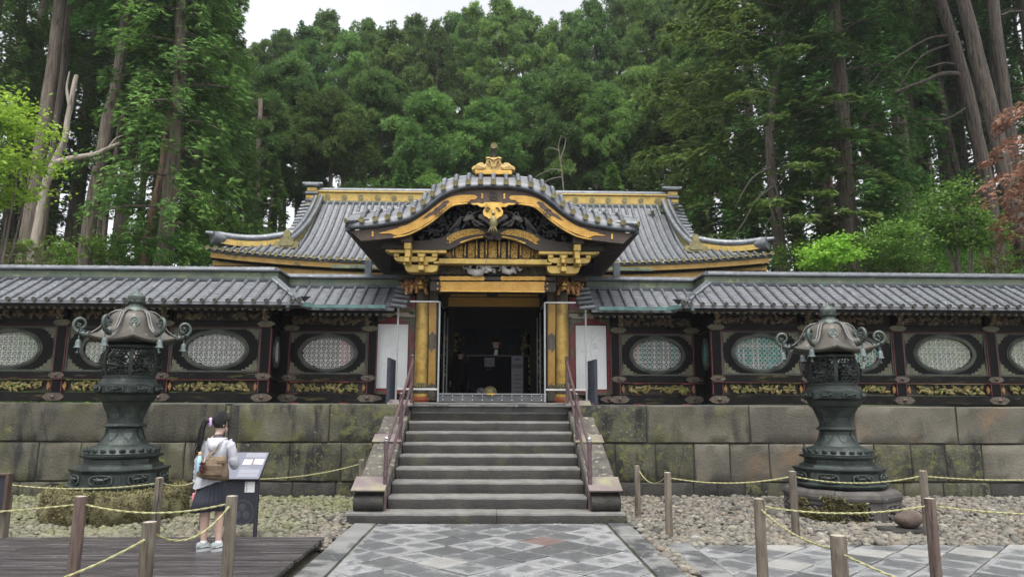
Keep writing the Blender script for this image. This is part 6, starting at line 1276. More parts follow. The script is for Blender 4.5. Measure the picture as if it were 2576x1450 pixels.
    # six-sided roof with crests, ribs, scrolls and bells
    pr = [(.18, 2.585), (.26, 2.57), (.33, 2.525), (.375, 2.45), (.41, 2.36), (.455, 2.285), (.535, 2.215), (.655, 2.165)]
    def hexr(t): a = (t+PI/2) % (PI/3)-PI/6; return .866/math.cos(a)
    m = MB(); n = 72; vs = []
    for i, (q, z) in enumerate(pr):
        lift = max(0, i-3)/4
        for j in range(n):
            t = 2*PI*j/n-PI/2; a = (t+PI/2) % (PI/3)-PI/6; kk = .866/math.cos(a); k2 = 1+(kk-1)*min(1, .35+i*.12); dz = lift*(.055*(abs(a)/(PI/6))**2-.035)
            vs.append((X+q*k2*math.cos(t)*1.16, Y+q*k2*math.sin(t)*1.16, Z+z+dz))
    K = len(pr); low = [(vs[(K-1)*n+j][0]*.985+X*.015, vs[(K-1)*n+j][1]*.985+Y*.015, vs[(K-1)*n+j][2]-.03) for j in range(n)]; inn = [(X+.36*math.cos(2*PI*j/n-PI/2), Y+.36*math.sin(2*PI*j/n-PI/2), Z+2.10) for j in range(n)]
    m.add(vs+low+inn, [(i*n+j, i*n+(j+1) % n, (i+1)*n+(j+1) % n, (i+1)*n+j) for i in range(K+1) for j in range(n)])
    RFo = obj('lantern_roof', m, MAT['bronzeroof'], r, smooth=50)
    for k in range(6):
        a = -PI/2+(k+.5)*PI/3; c, s_ = math.cos(a), math.sin(a); Q = lambda q, z: Vector((X+q*c, Y+q*s_, Z+z))
        m = MB(); tang = Vector((-s_, c, 0))
        for off in (-.022, .022): m.tube([Q(q*1.16, z+.016+max(0, i-3)/4*.02)+tang*off for i, (q, z) in enumerate(pr)], .017, 6)
        obj('roof_rib', m, MAT['bronzerib'], RFo, smooth=60)
        m = MB(); m.tube([Q(.68, 2.205), Q(.74, 2.21), Q(.81, 2.235)], [.04, .042, .036], 8)
        sp = []; 
        for i in range(17): th = -PI/2+.25+i*.40; R0 = .118*(1-i*.036); sp.append(Q(.80+R0*math.cos(th), 2.353+R0*math.sin(th)))
        m.tube(sp, [.030]+[.031-.0010*i for i in range(16)], 8)
        rr = random.Random(k)
        for i in range(14): m.ell(Q(.797+rr.uniform(-.06, .05), 2.325+rr.uniform(-.07, .06))+tang*rr.uniform(-.03, .03), (.022, .022, .018), 5, 4)
        for i in range(4): m.tube([Q(.76-.03*i, 2.235)+tang*.03*(1 if i % 2 else -1), Q(.74-.03*i, 2.275)+tang*.05*(1 if i % 2 else -1)], [.014, .003], 4)
        SC = obj('dragon_scroll', m, MAT['bronzelt'], RFo, smooth=60)
        m = MB(); cB = Q(.81, 2.0); m.lathe([(.012, .19), (.012, .13), (.03, .125), (.042, .10), (.046, .045), (.063, .01), (.052, .01)], 12, tuple(cB), rf=lambda t, z: 1+(.12*math.cos(6*t) if z < .02 else 0)); m.tube([cB+Vector((0, 0, .02)), cB-Vector((0, 0, .05))], .008, 5); m.ell(cB-Vector((0, 0, .06)), (.03, .03, .018), 6, 4)
        obj('wind_bell', m, MAT['bellcop'], SC, smooth=50)
        a2 = -PI/2+k*PI/3; n_ = Vector((math.cos(a2), math.sin(a2), .36)).normalized(); cc = Vector((X+.452*math.cos(a2), Y+.452*math.sin(a2), Z+2.40)); M4 = Matrix.Translation(cc) @ n_.to_track_quat('-Y', 'Z').to_matrix().to_4x4()
        m = MB(); R = .078; P = [(R*math.cos(2*PI*i/20), R*math.sin(2*PI*i/20)) for i in range(20)]; ring(m, P, [(x*.8, z*.8) for x, z in P], -.014, .02); m.prism([(x*.8, z*.8) for x, z in P], -.003, .02)
        for i in range(3): t = PI/2+i*2*PI/3; m.ell((R*.36*math.cos(t), -.008, R*.36*math.sin(t)), (R*.29, .009, R*.31), 8, 4)
        obj('three_leaf_crest', m.xf(M4), MAT['bronzelt'], RFo)
    FN = lat('finial', [(.19, 2.55), (.20, 2.60), (.175, 2.625), (.165, 2.65), (.12, 2.665), (.105, 2.70), (.125, 2.72), (.09, 2.73), (.125, 2.75), (.142, 2.79), (.138, 2.825), (.10, 2.865), (.05, 2.89), (.022, 2.915), (.012, 2.95), (.002, 2.975)], 28, MAT['bronzelt'])
    for k in range(8): a = 2*PI*k/8+.2; inst('lotus_petal', PROTO.setdefault('lp', MB().ell((0, 0, 0), (.06, .012, .03), 8, 5).mesh('lotus_petal', MAT['bronzelt'])), FN, (X+.135*math.cos(a), Y+.135*math.sin(a), Z+2.73), (.7, 0, a+PI/2))
    for k in range(8): a = 2*PI*k/8; inst('neck_boss', PROTO.setdefault('nb', MB().ell((0, 0, 0), (.04, .02, .03), 8, 5).mesh('neck_boss', MAT['bellcop'])), FN, (X+.2*math.cos(a), Y+.2*math.sin(a), Z+2.578), (0, 0, a+PI/2))
    return r
MAT['bronzelt'] = M('pale_green_bronze', (.05, .065, .058), (.088, .108, .096), 7, .5, .35, bump=.3, bscale=40, layers=(((.02, .026, .023), 6, .56, .7),)); MAT['bronzeleaf'] = M('chased_bronze', (.026, .038, .034), (.055, .072, .064), 9, .5, .35, bump=.5, bscale=60); MAT['bronzedk'] = M('black_bronze', (.009, .011, .0105), (.02, .024, .022), 6, .6, .2)
MAT['bronzerib'] = M('grey_bronze', (.075, .073, .07), (.112, .11, .104), 6, .5, .3); MAT['bellcop'] = M('blue_green_copper', (.06, .082, .08), (.115, .148, .145), 9, .5, .2)
LZ = .40
PL_ = Vector((PEDL[0], PEDL[1], LZ)); PR_ = Vector((PEDR[0], PEDR[1], LZ+.02))
lan = make_lantern((PEDL[0], PEDL[1], LZ+.03), 'bronze lantern standing on the moss-covered pedestal beside the girl')
lan.rotation_euler = (0, 0, math.radians(27)); lan.scale = (.87, .87, 1)
lan2 = dup(lan, (PEDR[0], PEDR[1], LZ+.05), math.radians(-18), 'bronze lantern standing on the bare dark octagonal stone pedestal', .955); lan2.scale = (.87, .87, .955)
# left pedestal: squat stones under thick moss
r = thing('stone_pedestal', 'squat round stone pedestal under thick olive moss, below the left lantern', 'pedestal', (PEDL[0], PEDL[1], 0), None)
def mossy(a0, a1, R, h, seed):
    mb = MB(); n = 26; P = []; prof = [(.0, 1.0), (.10, 1.03), (.30, 1.05), (.55, 1.045), (.78, 1.02), (.93, .97), (1.0, .89), (1.02, .72), (1.0, .0)]; vs = []
    for i in range(n+1):
        a = a0+(a1-a0)*i/n
        for (t, q) in prof:
            e = Vector((R*q*math.cos(a), R*q*math.sin(a), h*t)); k = mnoise.noise(e*3.5+Vector((seed, 0, 0)))*.09+mnoise.noise(e*11+Vector((seed, 3, 0)))*.045
            edge = 1-.05*(1 if i in (0, n) else 0); vs.append((PEDL[0]+(R*q+k)*math.cos(a)*edge, PEDL[1]+(R*q+k)*math.sin(a)*edge, max(-.05, h*t+(k*.6 if t > .5 else 0))))
    m = len(prof); fs = [(i*m+j, (i+1)*m+j, (i+1)*m+j+1, i*m+j+1) for i in range(n) for j in range(m-1)]; fs += [tuple(range(m)), tuple(n*m+j for j in range(m-1, -1, -1))]
    vs_ = mb.add(vs, fs); o = obj('pedestal_stone', mb, MAT['moss'], r, smooth=60)
for i, (a, b) in enumerate(((-2.75, -1.52), (-1.47, -.35), (-.30, .8), (.85, 2.1), (2.15, 3.48))): mossy(a, b, .90, .40, i*3.1)
obj('pedestal_core', MB().lathe([(.70, -.05), (.74, .41), (.62, .425), (.0, .43)], 28, (PEDL[0], PEDL[1], 0), cap=False), MAT['moss'], r)
# moss tufts
def tufts(centers, normals, n, L_, w, mat, nm, par, spread=.6):
    N_ = len(centers); idx = RNG.integers(0, N_, n); c = centers[idx]+RNG.normal(0, .012, (n, 3)); nn = normals[idx]+RNG.normal(0, spread, (n, 3)); nn /= np.linalg.norm(nn, axis=1)[:, None]
    sd = np.cross(nn, RNG.normal(0, 1, (n, 3))); sd /= np.linalg.norm(sd, axis=1)[:, None]; l = RNG.uniform(.5, 1.2, (n, 1))*L_
    V = np.stack([c-sd*w, c+sd*w, c+nn*l], 1).reshape(-1, 3); T = np.arange(3*n).reshape(-1, 3); V -= np.array(rootpos(par))
    o = bpy.data.objects.new(nm, npmesh(nm, V, T, mat, np.repeat(RNG.uniform(0, 1, n), 3))); COL.objects.link(o); o.parent = par; tag(o, kind='stuff'); return o
ang = RNG.uniform(0, 2*PI, 2600); zz = RNG.uniform(0.02, .40, 2600); c = np.stack([PEDL[0]+.93*np.cos(ang), PEDL[1]+.93*np.sin(ang), zz], 1); n_ = np.stack([np.cos(ang), np.sin(ang), np.full(2600, .5)], 1)
MAT['mosstuft'] = leafmat('moss_tuft', (.07, .066, .03), (.17, .16, .075), (.29, .27, .14), .3, .9)
tufts(c, n_, 6500, .035, .013, MAT['mosstuft'], 'moss_tuft', r)
rr_ = RNG.uniform(.66, .92, 1200); ang = RNG.uniform(0, 2*PI, 1200); c = np.stack([PEDL[0]+rr_*np.cos(ang), PEDL[1]+rr_*np.sin(ang), np.full(1200, .42)], 1); tufts(c, np.tile([[0, 0, 1.]], (1200, 1)), 2600, .03, .013, MAT['mosstuft'], 'moss_tuft', r)
# right pedestal: eight-sided dark stone with carved panels, moss on its left half
r = thing('stone_pedestal', 'eight-sided dark stone pedestal with carved panels, below the right lantern', 'pedestal', (PEDR[0], PEDR[1], 0), None)
n = 8; ph = PI/8+math.radians(-9)
def octring(R, a): return Vector((PEDR[0]+R*math.cos(a), PEDR[1]+R*math.sin(a), 0))
for k in range(8):
    a0, a1 = ph+k*PI/4, ph+(k+1)*PI/4; mb = MB(); vs = []; prof = [(.82, -.05), (.82, .0), (.82, .27), (.835, .29), (.84, .33), (.82, .38), (.76, .42), (.5, .425)]
    for a in (a0+.006, a1-.006):
        for R, z in prof: v = octring(R, a); vs.append((v.x, v.y, z))
    m = len(prof); mb.add(vs, [(j, m+j, m+j+1, j+1) for j in range(m-1)]+[tuple(range(m)), tuple(m+j for j in range(m-1, -1, -1))]); fc = obj('pedestal_face', mb, MAT['pedstone'], r)
    am = (a0+a1)/2; d = Vector((math.cos(am), math.sin(am), 0))
    if d.y < .5:
        M4 = Matrix.Translation(Vector((PEDR[0], PEDR[1], .13))+d*.762) @ Matrix.Rotation(am+PI/2, 4, 'Z'); mb = MB(); P = [(-.21, -.11), (.21, -.11), (.21, .07), (.17, .11), (-.17, .11), (-.21, .07)]; ring(mb, P, [(x*.9, z*.85) for x, z in P], -.02, .01); rq = random.Random(k)
        for i in range(24): mb.ell((rq.uniform(-.18, .18), -.012, rq.uniform(-.08, .07)), (.035, .03, .02), 6, 4, Matrix.Rotation(rq.uniform(0, 3), 3, 'Y'))
        obj('carved_panel', mb.xf(M4), MAT['pedstone'], fc, smooth=60)
ang = RNG.uniform(-2.95, -1.62, 1500); zz = RNG.uniform(0.0, .34, 1500); c = np.stack([PEDR[0]+.80*np.cos(ang), PEDR[1]+.80*np.sin(ang), zz], 1); k_ = np.array([mnoise.noise(Vector((a*2.6, b*7, 1.)))+.32-b*1.3 > 0 for a, b in zip(ang, zz)]); n_ = np.stack([np.cos(ang), np.sin(ang), np.full(1500, .4)], 1)
tufts(c[k_], n_[k_], 6000, .05, .016, MAT['mosstuft'], 'moss_tuft', r)
# rock on a slab beside it
P = atz(2288, 1338, 0); mb = MB().box(P.x-.36, P.x+.34, P.y-.22, P.y+.22, -.04, .06, .02).jit(.02, 6); tag(obj('stone_slab', mb, MAT['walldark'], loc=(P.x, P.y, 0)), 'flat black stone slab in the pebbles beside the right pedestal', 'stone slab')
mb = MB().ell((P.x+.0, P.y, .165), (.18, .15, .115), 16, 10).jit(.03, 7); tag(obj('brown_rock', mb, MAT['rock'], smooth=60, loc=(P.x, P.y, .06)), 'rounded brown lichen-spotted rock resting on the black slab', 'rock')
# ================================================================ DECK, POSTS, ROPES
dk = thing('wooden_deck', 'low wet dark plank deck at the lower left, under the person', 'deck', (-4, 7, 0))
y = 5.2; k = 0
while y < 8.5:
    w = .142; xe = -1.97+mnoise.noise(Vector((k*.7, 0, 0)))*.03
    xj = -5.2+random.uniform(-1.2, 1.2)
    for x0, x1 in ((-9.2, xj-.003), (xj+.003, xe)):
        mb = MB().box(x0, x1, y, y+w-.005, .06, .10+random.uniform(-.003, .003), .004); obj('plank', mb, MAT['deck'], dk)
    y += w; k += 1
DKY = y
for yy in (5.4, 6.6, 7.8): obj('joist', MB().box(-9.1, -2.08, yy, yy+.1, -.02, .058), MAT['dkwood'], dk)
obj('deck_edge', MB().box(-2.10, -2.04, 5.2, DKY-.02, -.02, .058), MAT['dkwood'], dk)
def post(x, y, h, label, mat='post', rad=.05, lean=0., nm='rope_post'):
    r = thing(nm, label, 'post', (x, y, 0), 'wooden posts of the rope fence')
    mb = MB(); n = 14; prof = [(rad*1.03, -.05), (rad, .1), (rad*.98, h*.5), (rad*.97, h-.012), (rad*.90, h)]; sd = x*7+y
    mb.lathe(prof, n, (x, y, 0), rf=lambda t, z: 1+.05*mnoise.noise(Vector((math.cos(t)*2+sd, math.sin(t)*2, z*.8)))); mb.f.pop(); mb.m.pop()
    mb.v = [(a+lean*c, b, c) for a, b, c in mb.v]; obj('post_shaft', mb, MAT[mat], r, smooth=50)
    mb = MB().lathe([(rad*.905, 0), (rad*.5, .004), (.002, .005)], n, (x+lean*h, y, h-.001), cap=False); obj('post_top', mb, MAT['postend'], r)
    return Vector((x+lean*h, y, h))
def postpix(tx, ty, bx, by, zt, label, mat='post', rad=.05, Yk=None):
    """top measured in the photograph; the height comes from the row it stands in"""
    P = at(tx, ty, Yk) if Yk else atz(tx, ty, zt); B = atz(bx, by, 0).x if False else None
    return post(P.x, P.y, P.z, label, mat, rad)
PT = {}
PT['Lf'] = postpix(204, 1247, 0, 0, .86, 'dark stained front rope post at the far left, on the deck', 'postdark'); PT['Lm'] = postpix(584, 1246, 0, 0, .86, 'grey front rope post just right of the person on the deck', 'post')
PT['Ln'] = postpix(377, 1311, 0, 0, .75, 'nearest rope post on the left, tan with a round knot, cut by the frame', 'post', .054); PT['Lb'] = postpix(402, 1200, 0, 0, .75, 'greenish rope post behind the deck in front of the left lantern')
PT['Lp'] = postpix(518, 1186, 0, 0, .75, 'thin brown rope post half hidden behind the person', 'postdark', .04); PT['Ls'] = postpix(910, 1155, 0, 0, .75, 'thin weathered rope post beside the left stair cheek', 'post', .045)
PT['R0'] = postpix(1602, 1170, 0, 0, .75, 'pale grey rope post right beside the stairs, farthest of the right ones', 'post', .045, 10.75); PT['R1'] = postpix(1679, 1187, 0, 0, .75, 'pale grey rope post second from the stairs on the right', 'post', .048, 9.05)
PT['R2'] = postpix(1993, 1184, 0, 0, .75, 'pale grey rope post in the pebbles left of the right pedestal', 'post', .05, 9.1); PT['R3'] = postpix(2321, 1183, 0, 0, .75, 'pale grey rope post in the pebbles right of the right pedestal', 'post', .05, 9.1)
PT['Rf'] = postpix(1909, 1253, 0, 0, .82, 'brown streaked front rope post on the right paving, left one'); PT['Rg'] = postpix(2338, 1252, 0, 0, .82, 'black streaked front rope post on the right paving, right one', 'postdark'); PT['Rn'] = postpix(2108, 1345, 0, 0, .75, 'nearest rope post on the right, wet brown, cut by the frame', 'post', .055)
def rope(a, b, sag, label, r=.008):
    a, b = Vector(a), Vector(b); mb = MB(); L_ = (b-a).length; n = max(24, int(L_/.022)); d = (b-a).normalized(); sd = d.cross(Vector((0, 0, 1))).normalized()
    for q in range(2):
        pts = []
        for i in range(n+1):
            t = i/n; p = a.lerp(b, t)-Vector((0, 0, 4*sag*t*(1-t))); ph = i*.95+q*PI; pts.append(p+sd*(math.cos(ph)*r*.5)+Vector((0, 0, math.sin(ph)*r*.5)))
        mb.tube(pts, r*.72, 5)
    o = obj('rope', mb, MAT['rope'], None, smooth=60, loc=a); tag(o, label, 'rope', 'yellow ropes between the posts'); return o
Z_ = lambda k, dz=.06, dx=0, dy=-.05: PT[k]-Vector((-dx, -dy, dz))
off = lambda k, x, z: PT[k]+Vector((x, z*0, -.07))
rope(Vector((PT['Lf'].x-2.6, PT['Lf'].y, PT['Lf'].z-.15)), off('Lf', -.05, 0), .05, 'yellow rope running off the left edge from the dark front post'); rope(off('Lf', .05, 0), off('Lm', -.05, 0), .07, 'yellow rope sagging across the deck behind the person legs, between the front posts')
rope(PT['Lm']+Vector((0, -.055, -.08)), PT['Ln']+Vector((.03, .05, -.10)), .14, 'yellow rope from the grey front post back to the nearest left post'); rope(PT['Ln']+Vector((.0, -.06, -.12)), PT['Ln']+Vector((-.75, -1.3, -.28)), .10, 'yellow rope running out of the picture at the bottom left')
P0 = atz(8, 1216, .68); rope(P0, off('Lb', -.05, 0), .06, 'yellow rope in front of the left lantern, from the wooden stand'); rope(off('Lb', .05, 0), off('Lp', -.03, 0), .06, 'short yellow rope left of the person, behind the deck'); rope(off('Lp', .04, 0), off('Ls', -.04, 0), .10, 'yellow rope behind the information board towards the stairs')
rope(off('Ls', .03, 0), Vector((-1.98, 11.9, .35)), .06, 'short yellow rope end hanging beside the left stair cheek')
rope(off('R0', .03, 0), off('R1', -.04, 0), .12, 'short yellow rope nearest the stairs on the right'); rope(off('R1', .04, 0), off('R2', -.04, 0), .07, 'yellow rope between the pale posts left of the right pedestal'); rope(off('R2', .04, 0), off('R3', -.05, 0), .08, 'yellow rope in front of the right lantern, between the pale posts'); rope(off('R3', .05, 0), PT['R3']+Vector((2.2, .0, -.06)), .05, 'yellow rope running off the right edge at the back')
rope(off('Rf', .05, 0), off('Rg', -.05, 0), .06, 'yellow rope between the two front posts on the right paving'); rope(off('Rg', .05, 0), PT['Rg']+Vector((2.2, 0, -.10)), .06, 'yellow rope running off the right edge in front'); rope(PT['Rf']+Vector((0, -.055, -.09)), PT['Rn']+Vector((-.03, .055, -.10)), .05, 'yellow rope from the brown front post to the nearest right post'); rope(PT['Rn']+Vector((.01, -.06, -.12)), PT['Rn']+Vector((.62, -1.2, -.25)), .05, 'yellow rope running out of the picture at the bottom right')
# wooden stand cut by the left edge
P = atz(0, 1372, 0); r = thing('wooden_stand', 'dark wooden stand with a black board, cut off by the left edge', 'stand', (P.x, P.y, 0))
mb = MB().box(P.x-.06, P.x+.055, P.y-.05, P.y+.05, .06, .62, .008); obj('stand_post', mb, MAT['post'], r); obj('stand_foot', MB().box(P.x-.25, P.x+.12, P.y-.14, P.y+.16, -.03, .06, .012), MAT['postdark'], r)
obj('stand_board', MB().box(P.x-.7, P.x+.045, P.y-.10, P.y-.06, .42, .80), MAT['signblk'], r); obj('board_frame', MB().box(P.x+.046, P.x+.085, P.y-.12, P.y-.04, .40, .83, .005), MAT['brwood'], r); obj('board_frame', MB().box(P.x-.7, P.x+.045, P.y-.12, P.y-.04, .801, .83, .005), MAT['brwood'], r)
# ---------------------------------------------------------------- information board
def text(body, loc, size, mat, par, rot=(PI/2, 0, 0), nm='lettering', ext=.001, align='CENTER'):
    cu = bpy.data.curves.new(nm, 'FONT'); cu.body = body; cu.size = size; cu.align_x = align; cu.align_y = 'CENTER'; cu.extrude = ext; cu.materials.append(MAT[mat])
    o = bpy.data.objects.new(nm, cu); COL.objects.link(o); o.rotation_euler = rot; o.location = Vector(loc)-rootpos(par)
    dg = bpy.context.evaluated_depsgraph_get(); me = bpy.data.meshes.new_from_object(o.evaluated_get(dg)); me.materials.clear(); me.materials.append(MAT[mat]); bpy.data.objects.remove(o); bpy.data.curves.remove(cu)
    o = bpy.data.objects.new(nm, me); COL.objects.link(o); o.parent = par; o.rotation_euler = rot; o.location = Vector(loc)-rootpos(par); return o
BY = 8.86; A = atz(538, 1362, 0); B = atz(641, 1360, 0); bx0, bx1 = A.x, B.x+.02
ib_ = thing('information_board', 'black information board with a tilted blue-grey panel beside the person', 'information board', ((bx0+bx1)/2, BY, 0))
zb0, zb1 = at(600, 1316, BY).z, at(660, 1203, BY).z
for x in (bx0+.02, bx1-.02): obj('board_leg', MB().box(x-.018, x+.018, BY-.02, BY+.035, -.04, zb1, .003), MAT['signblk'], ib_)
obj('board_back', MB().box(bx0+.039, bx1-.039, BY, BY+.012, zb0, zb1-.002), MAT['signblk'], ib_)
th = math.radians(40); yb, zb = BY-.06, zb1; L_ = .46
def pp(u, v, n=0.): return Vector((bx0+(bx1-bx0)*u, yb+v*L_*math.cos(th)-n*math.sin(th), zb+v*L_*math.sin(th)+n*math.cos(th)))
def slab(u0, u1, v0, v1, n0, n1, mat, nm, par): return obj(nm, MB().add([pp(u0, v0, n0), pp(u1, v0, n0), pp(u1, v1, n0), pp(u0, v1, n0), pp(u0, v0, n1), pp(u1, v0, n1), pp(u1, v1, n1), pp(u0, v1, n1)], [(0, 3, 2, 1), (4, 5, 6, 7), (0, 1, 5, 4), (1, 2, 6, 5), (2, 3, 7, 6), (3, 0, 4, 7)]), MAT[mat], par)
PN = slab(-.02, 1.02, 0, 1, -.03, 0, 'signblk', 'tilted_panel', ib_); slab(-.005, 1.005, .015, .985, .0005, .003, 'signface', 'panel_face', PN)
MAT['ph1'] = M('print_picture_brown', (.34, .24, .2), (.55, .48, .46), 30, .4); MAT['ph2'] = M('print_picture_gate', (.62, .58, .5), (.22, .24, .3), 22, .4, layers=(((.5, .33, .1), 18, .58, .62),))
slab(.46, .68, .52, .72, .0035, .0045, 'ph1', 'picture', PN); slab(.73, .97, .54, .74, .0035, .0045, 'ph2', 'picture', PN)
rq = random.Random(2); mb = MB()
for v in (.93, .89, .85, .81):
    u = .47
    while u < .96:
        w = rq.uniform(.02, .06); P4 = [pp(u, v, .0045), pp(min(.97, u+w), v, .0045), pp(min(.97, u+w), v+.018, .0045), pp(u, v+.018, .0045)]; mb.add(P4, [(0, 1, 2, 3)]); u += w+.012
for v in (.40, .33, .30, .27, .24, .21, .16, .13, .10): mb.add([pp(.45, v, .0045), pp(.95 if v < .38 else .68, v, .0045), pp(.95 if v < .38 else .68, v+.011, .0045), pp(.45, v+.011, .0045)], [(0, 1, 2, 3)])
tag(obj('printed_lines', mb, MAT['lilacprint'], PN), kind='stuff')
S0, S1 = at(617, 1210, BY-.002), at(640, 1237, BY-.002); stk = obj('notice_sticker', MB().box(S0.x, S1.x, BY-.004, BY-.0005, S1.z, S0.z), MAT['paper'], ib_)
text('Free Wi-Fi', (S0.x+.022, BY-.006, (S0.z+S1.z)/2), .026, 'ink', stk, (PI/2, -PI/2, 0))
C_ = at(608, 1288, BY-.002); mb = MB(); n = 40; R = .15; ring(mb, [(C_.x+R*math.cos(2*PI*i/n), C_.z+R*math.sin(2*PI*i/n)) for i in range(n)], [(C_.x+R*.88*math.cos(2*PI*i/n), C_.z+R*.88*math.sin(2*PI*i/n)) for i in range(n)], BY-.002, BY-.0005)
for i in range(3): a = PI/2+i*2*PI/3; mb.ell((C_.x+.06*math.cos(a), BY-.001, C_.z+.06*math.sin(a)), (.045, .002, .05), 10, 4)
MAT['ringprint'] = M('dark_print', (.035, .036, .05), rough=.5); obj('printed_emblem', mb, MAT['ringprint'], ib_)
# ---------------------------------------------------------------- things inside the gate
def hangsign(): 
    Y = 15.6; a, b = zp(2, 1128, 880, Y), zp(2, 1230, 968, Y); r = thing('paper_sign', 'white paper sign reading entrance in Japanese on the dark desk inside the gate', 'sign', ((a.x+b.x)/2, Y, b.z)); s_ = obj('sign_sheet', MB().box(a.x, b.x, Y, Y+.006, b.z, a.z), MAT['shadedpaper'], r)
    text('入口', ((a.x+b.x)/2, Y-.004, a.z-.11), .13, 'ink', s_); mb = MB()
    for k, w in ((.20, .6), (.25, .45)): mb.box(a.x+.04, a.x+.04+w*(b.x-a.x), Y-.003, Y-.001, a.z-k-.015, a.z-k)
    tag(obj('printed_lines', mb, MAT['ink'], s_), kind='stuff')
    dk_ = thing('reception_desk', 'dark desk inside the gate carrying the paper sign', 'desk', ((a.x+b.x)/2, Y+.3, 1.42)); obj('desk_body', MB().box(a.x-.35, b.x+.75, Y+.01, Y+.5, 1.42, a.z+.03, .01), MAT['dark'], dk_); obj('desk_top', MB().box(a.x-.4, b.x+.8, Y-.02, Y+.55, a.z+.031, a.z+.06), MAT['dkwood'], dk_)
MAT['shadedpaper'] = M('shaded_notice_sheet', (.10, .10, .115), rough=.8)  # white sheets: the dimness inside the gate is put into this dark grey
hangsign()
Y = 15.3; a, b = zp(2, 1397, 865, Y), zp(2, 1512, 1232, Y); r = thing('standing_sign', 'tall narrow white notice board with pictograms standing inside the gate', 'sign', ((a.x+b.x)/2, Y, 1.42)); s_ = obj('sign_board', MB().box(a.x, b.x, Y, Y+.02, 1.42, a.z), MAT['shadedpaper'], r)
mb = MB(); w = b.x-a.x
for k in range(4): cx, cz = a.x+w*(.17+.22*k), a.z-.22; ring(mb, [(cx+.045*math.cos(t), cz+.045*math.sin(t)) for t in [2*PI*i/14 for i in range(14)]], [(cx+.03*math.cos(t), cz+.03*math.sin(t)) for t in [2*PI*i/14 for i in range(14)]], Y-.003, Y-.001); mb.box(cx-.03, cx+.03, Y-.003, Y-.001, cz-.006, cz+.006)
for k in range(6): mb.box(a.x+.05, a.x+.05+w*(.8 if k % 2 else .6), Y-.003, Y-.001, a.z-.42-.09*k, a.z-.405-.09*k)
for k in (.35, .5, .62): mb.box(a.x+w*k, a.x+w*k+.03, Y-.003, Y-.001, a.z-1.35, a.z-1.0)
mb.box(a.x+w*.3, a.x+w*.7, Y-.003, Y-.001, a.z-.09, a.z-.05); tag(obj('printed_lines', mb, MAT['ink'], s_), kind='stuff')
Y = 15.0; a, b = zp(2, 1058, 1185, Y), zp(2, 1126, 1236, Y); r = thing('floor_sign', 'small square white notice standing on the gate floor', 'sign', ((a.x+b.x)/2, Y, 1.42)); s_ = obj('sign_board', MB().box(a.x, b.x, Y, Y+.015, 1.42, a.z), MAT['shadedpaper'], r); mb = MB(); cx, cz = (a.x+b.x)/2, (a.z+1.82)/2
ring(mb, [(cx+.10*math.cos(t), cz+.10*math.sin(t)) for t in [2*PI*i/16 for i in range(16)]], [(cx+.08*math.cos(t), cz+.08*math.sin(t)) for t in [2*PI*i/16 for i in range(16)]], Y-.003, Y-.001); mb.prism([(cx-.07, cz+.05), (cx-.05, cz+.07), (cx+.07, cz-.05), (cx+.05, cz-.07)], Y-.003, Y-.001); obj('printed_mark', mb, MAT['ink'], s_)
a, b = zp(2, 1150, 1172, Y), zp(2, 1216, 1238, Y); mb = MB().ell(((a.x+b.x)/2, Y, a.z-.12), (.11, .05, .12), 12, 8); 
for k in range(9): t = PI*k/8; mb.ell(((a.x+b.x)/2+.12*math.cos(t), Y, a.z-.13+.12*math.sin(t)), .035, 6, 4)
tag(obj('gold_ornament', mb, MAT['goldol'], smooth=60, loc=((a.x+b.x)/2, Y, 1.8)), 'small round gilded ornament on the gate floor beside the square notice', 'ornament')
# ---------------------------------------------------------------- people
def skin_body(nm, verts, edges, radii, mat, par, loc, sub=2, rotz=0, root=0):
    me = bpy.data.meshes.new(nm); me.from_pydata(verts, edges, []); o = bpy.data.objects.new(nm, me); COL.objects.link(o)
    o.modifiers.new('s', 'SKIN'); sv = me.skin_vertices[0].data
    for i, rd in enumerate(radii): sv[i].radius = rd if hasattr(rd, '__len__') else (rd, rd)
    for i in range(len(verts)): sv[i].use_root = (i == root)
    m = o.modifiers.new('d', 'SUBSURF'); m.levels = sub; m.render_levels = sub
    dg = bpy.context.evaluated_depsgraph_get(); me2 = bpy.data.meshes.new_from_object(o.evaluated_get(dg)); bpy.data.objects.remove(o)
    me2.materials.clear(); me2.materials.append(mat); me2.polygons.foreach_set('use_smooth', [True]*len(me2.polygons)); me2.name = nm
    o = bpy.data.objects.new(nm, me2); COL.objects.link(o); o.parent = par; o.location = Vector(loc)-rootpos(par); o.rotation_euler = (0, 0, rotz); WO[o.name] = Vector(loc); return o
def hand(V, E, Rr, wrist, d, side, up):
    """palm, four bent fingers and a thumb as chains rooted in the palm; d = pointing direction"""
    d = Vector(d).normalized(); s = Vector(side).normalized(); u = Vector(up).normalized(); w = Vector(V[wrist]); b = len(V)
    V.append(tuple(w+d*.045)); Rr.append((.026, .014)); E.append((wrist, b))
    for i, (o, l) in enumerate(((-.024, .062), (-.008, .070), (.008, .066), (.022, .052))):
        k = len(V); p0 = w+d*.075+s*o; V += [tuple(p0), tuple(p0+d*l*.5+u*.006), tuple(p0+d*l*.85+u*.022)]; Rr += [.0085, .0078, .006]; E += [(b, k), (k, k+1), (k+1, k+2)]
    k = len(V); V += [tuple(w+d*.03-s*.026), tuple(w+d*.06-s*.042+u*.012)]; Rr += [.010, .007]; E += [(b, k), (k, k+1)]
FP = (atz(512, 1383, .10)+atz(557, 1386, .10))/2; FP.z = .10; FP.x -= .03
GIRL = thing('person', 'person in a pale lilac hooded jacket and navy pleated skirt reading the board', 'person', FP)
H = 1.46; 
V = []; E = []; Rr = []
def nd(x, y, z, r, par=None):
    V.append((x, y, z)); Rr.append(r); 
    if par is not None: E.append((par, len(V)-1))
    return len(V)-1
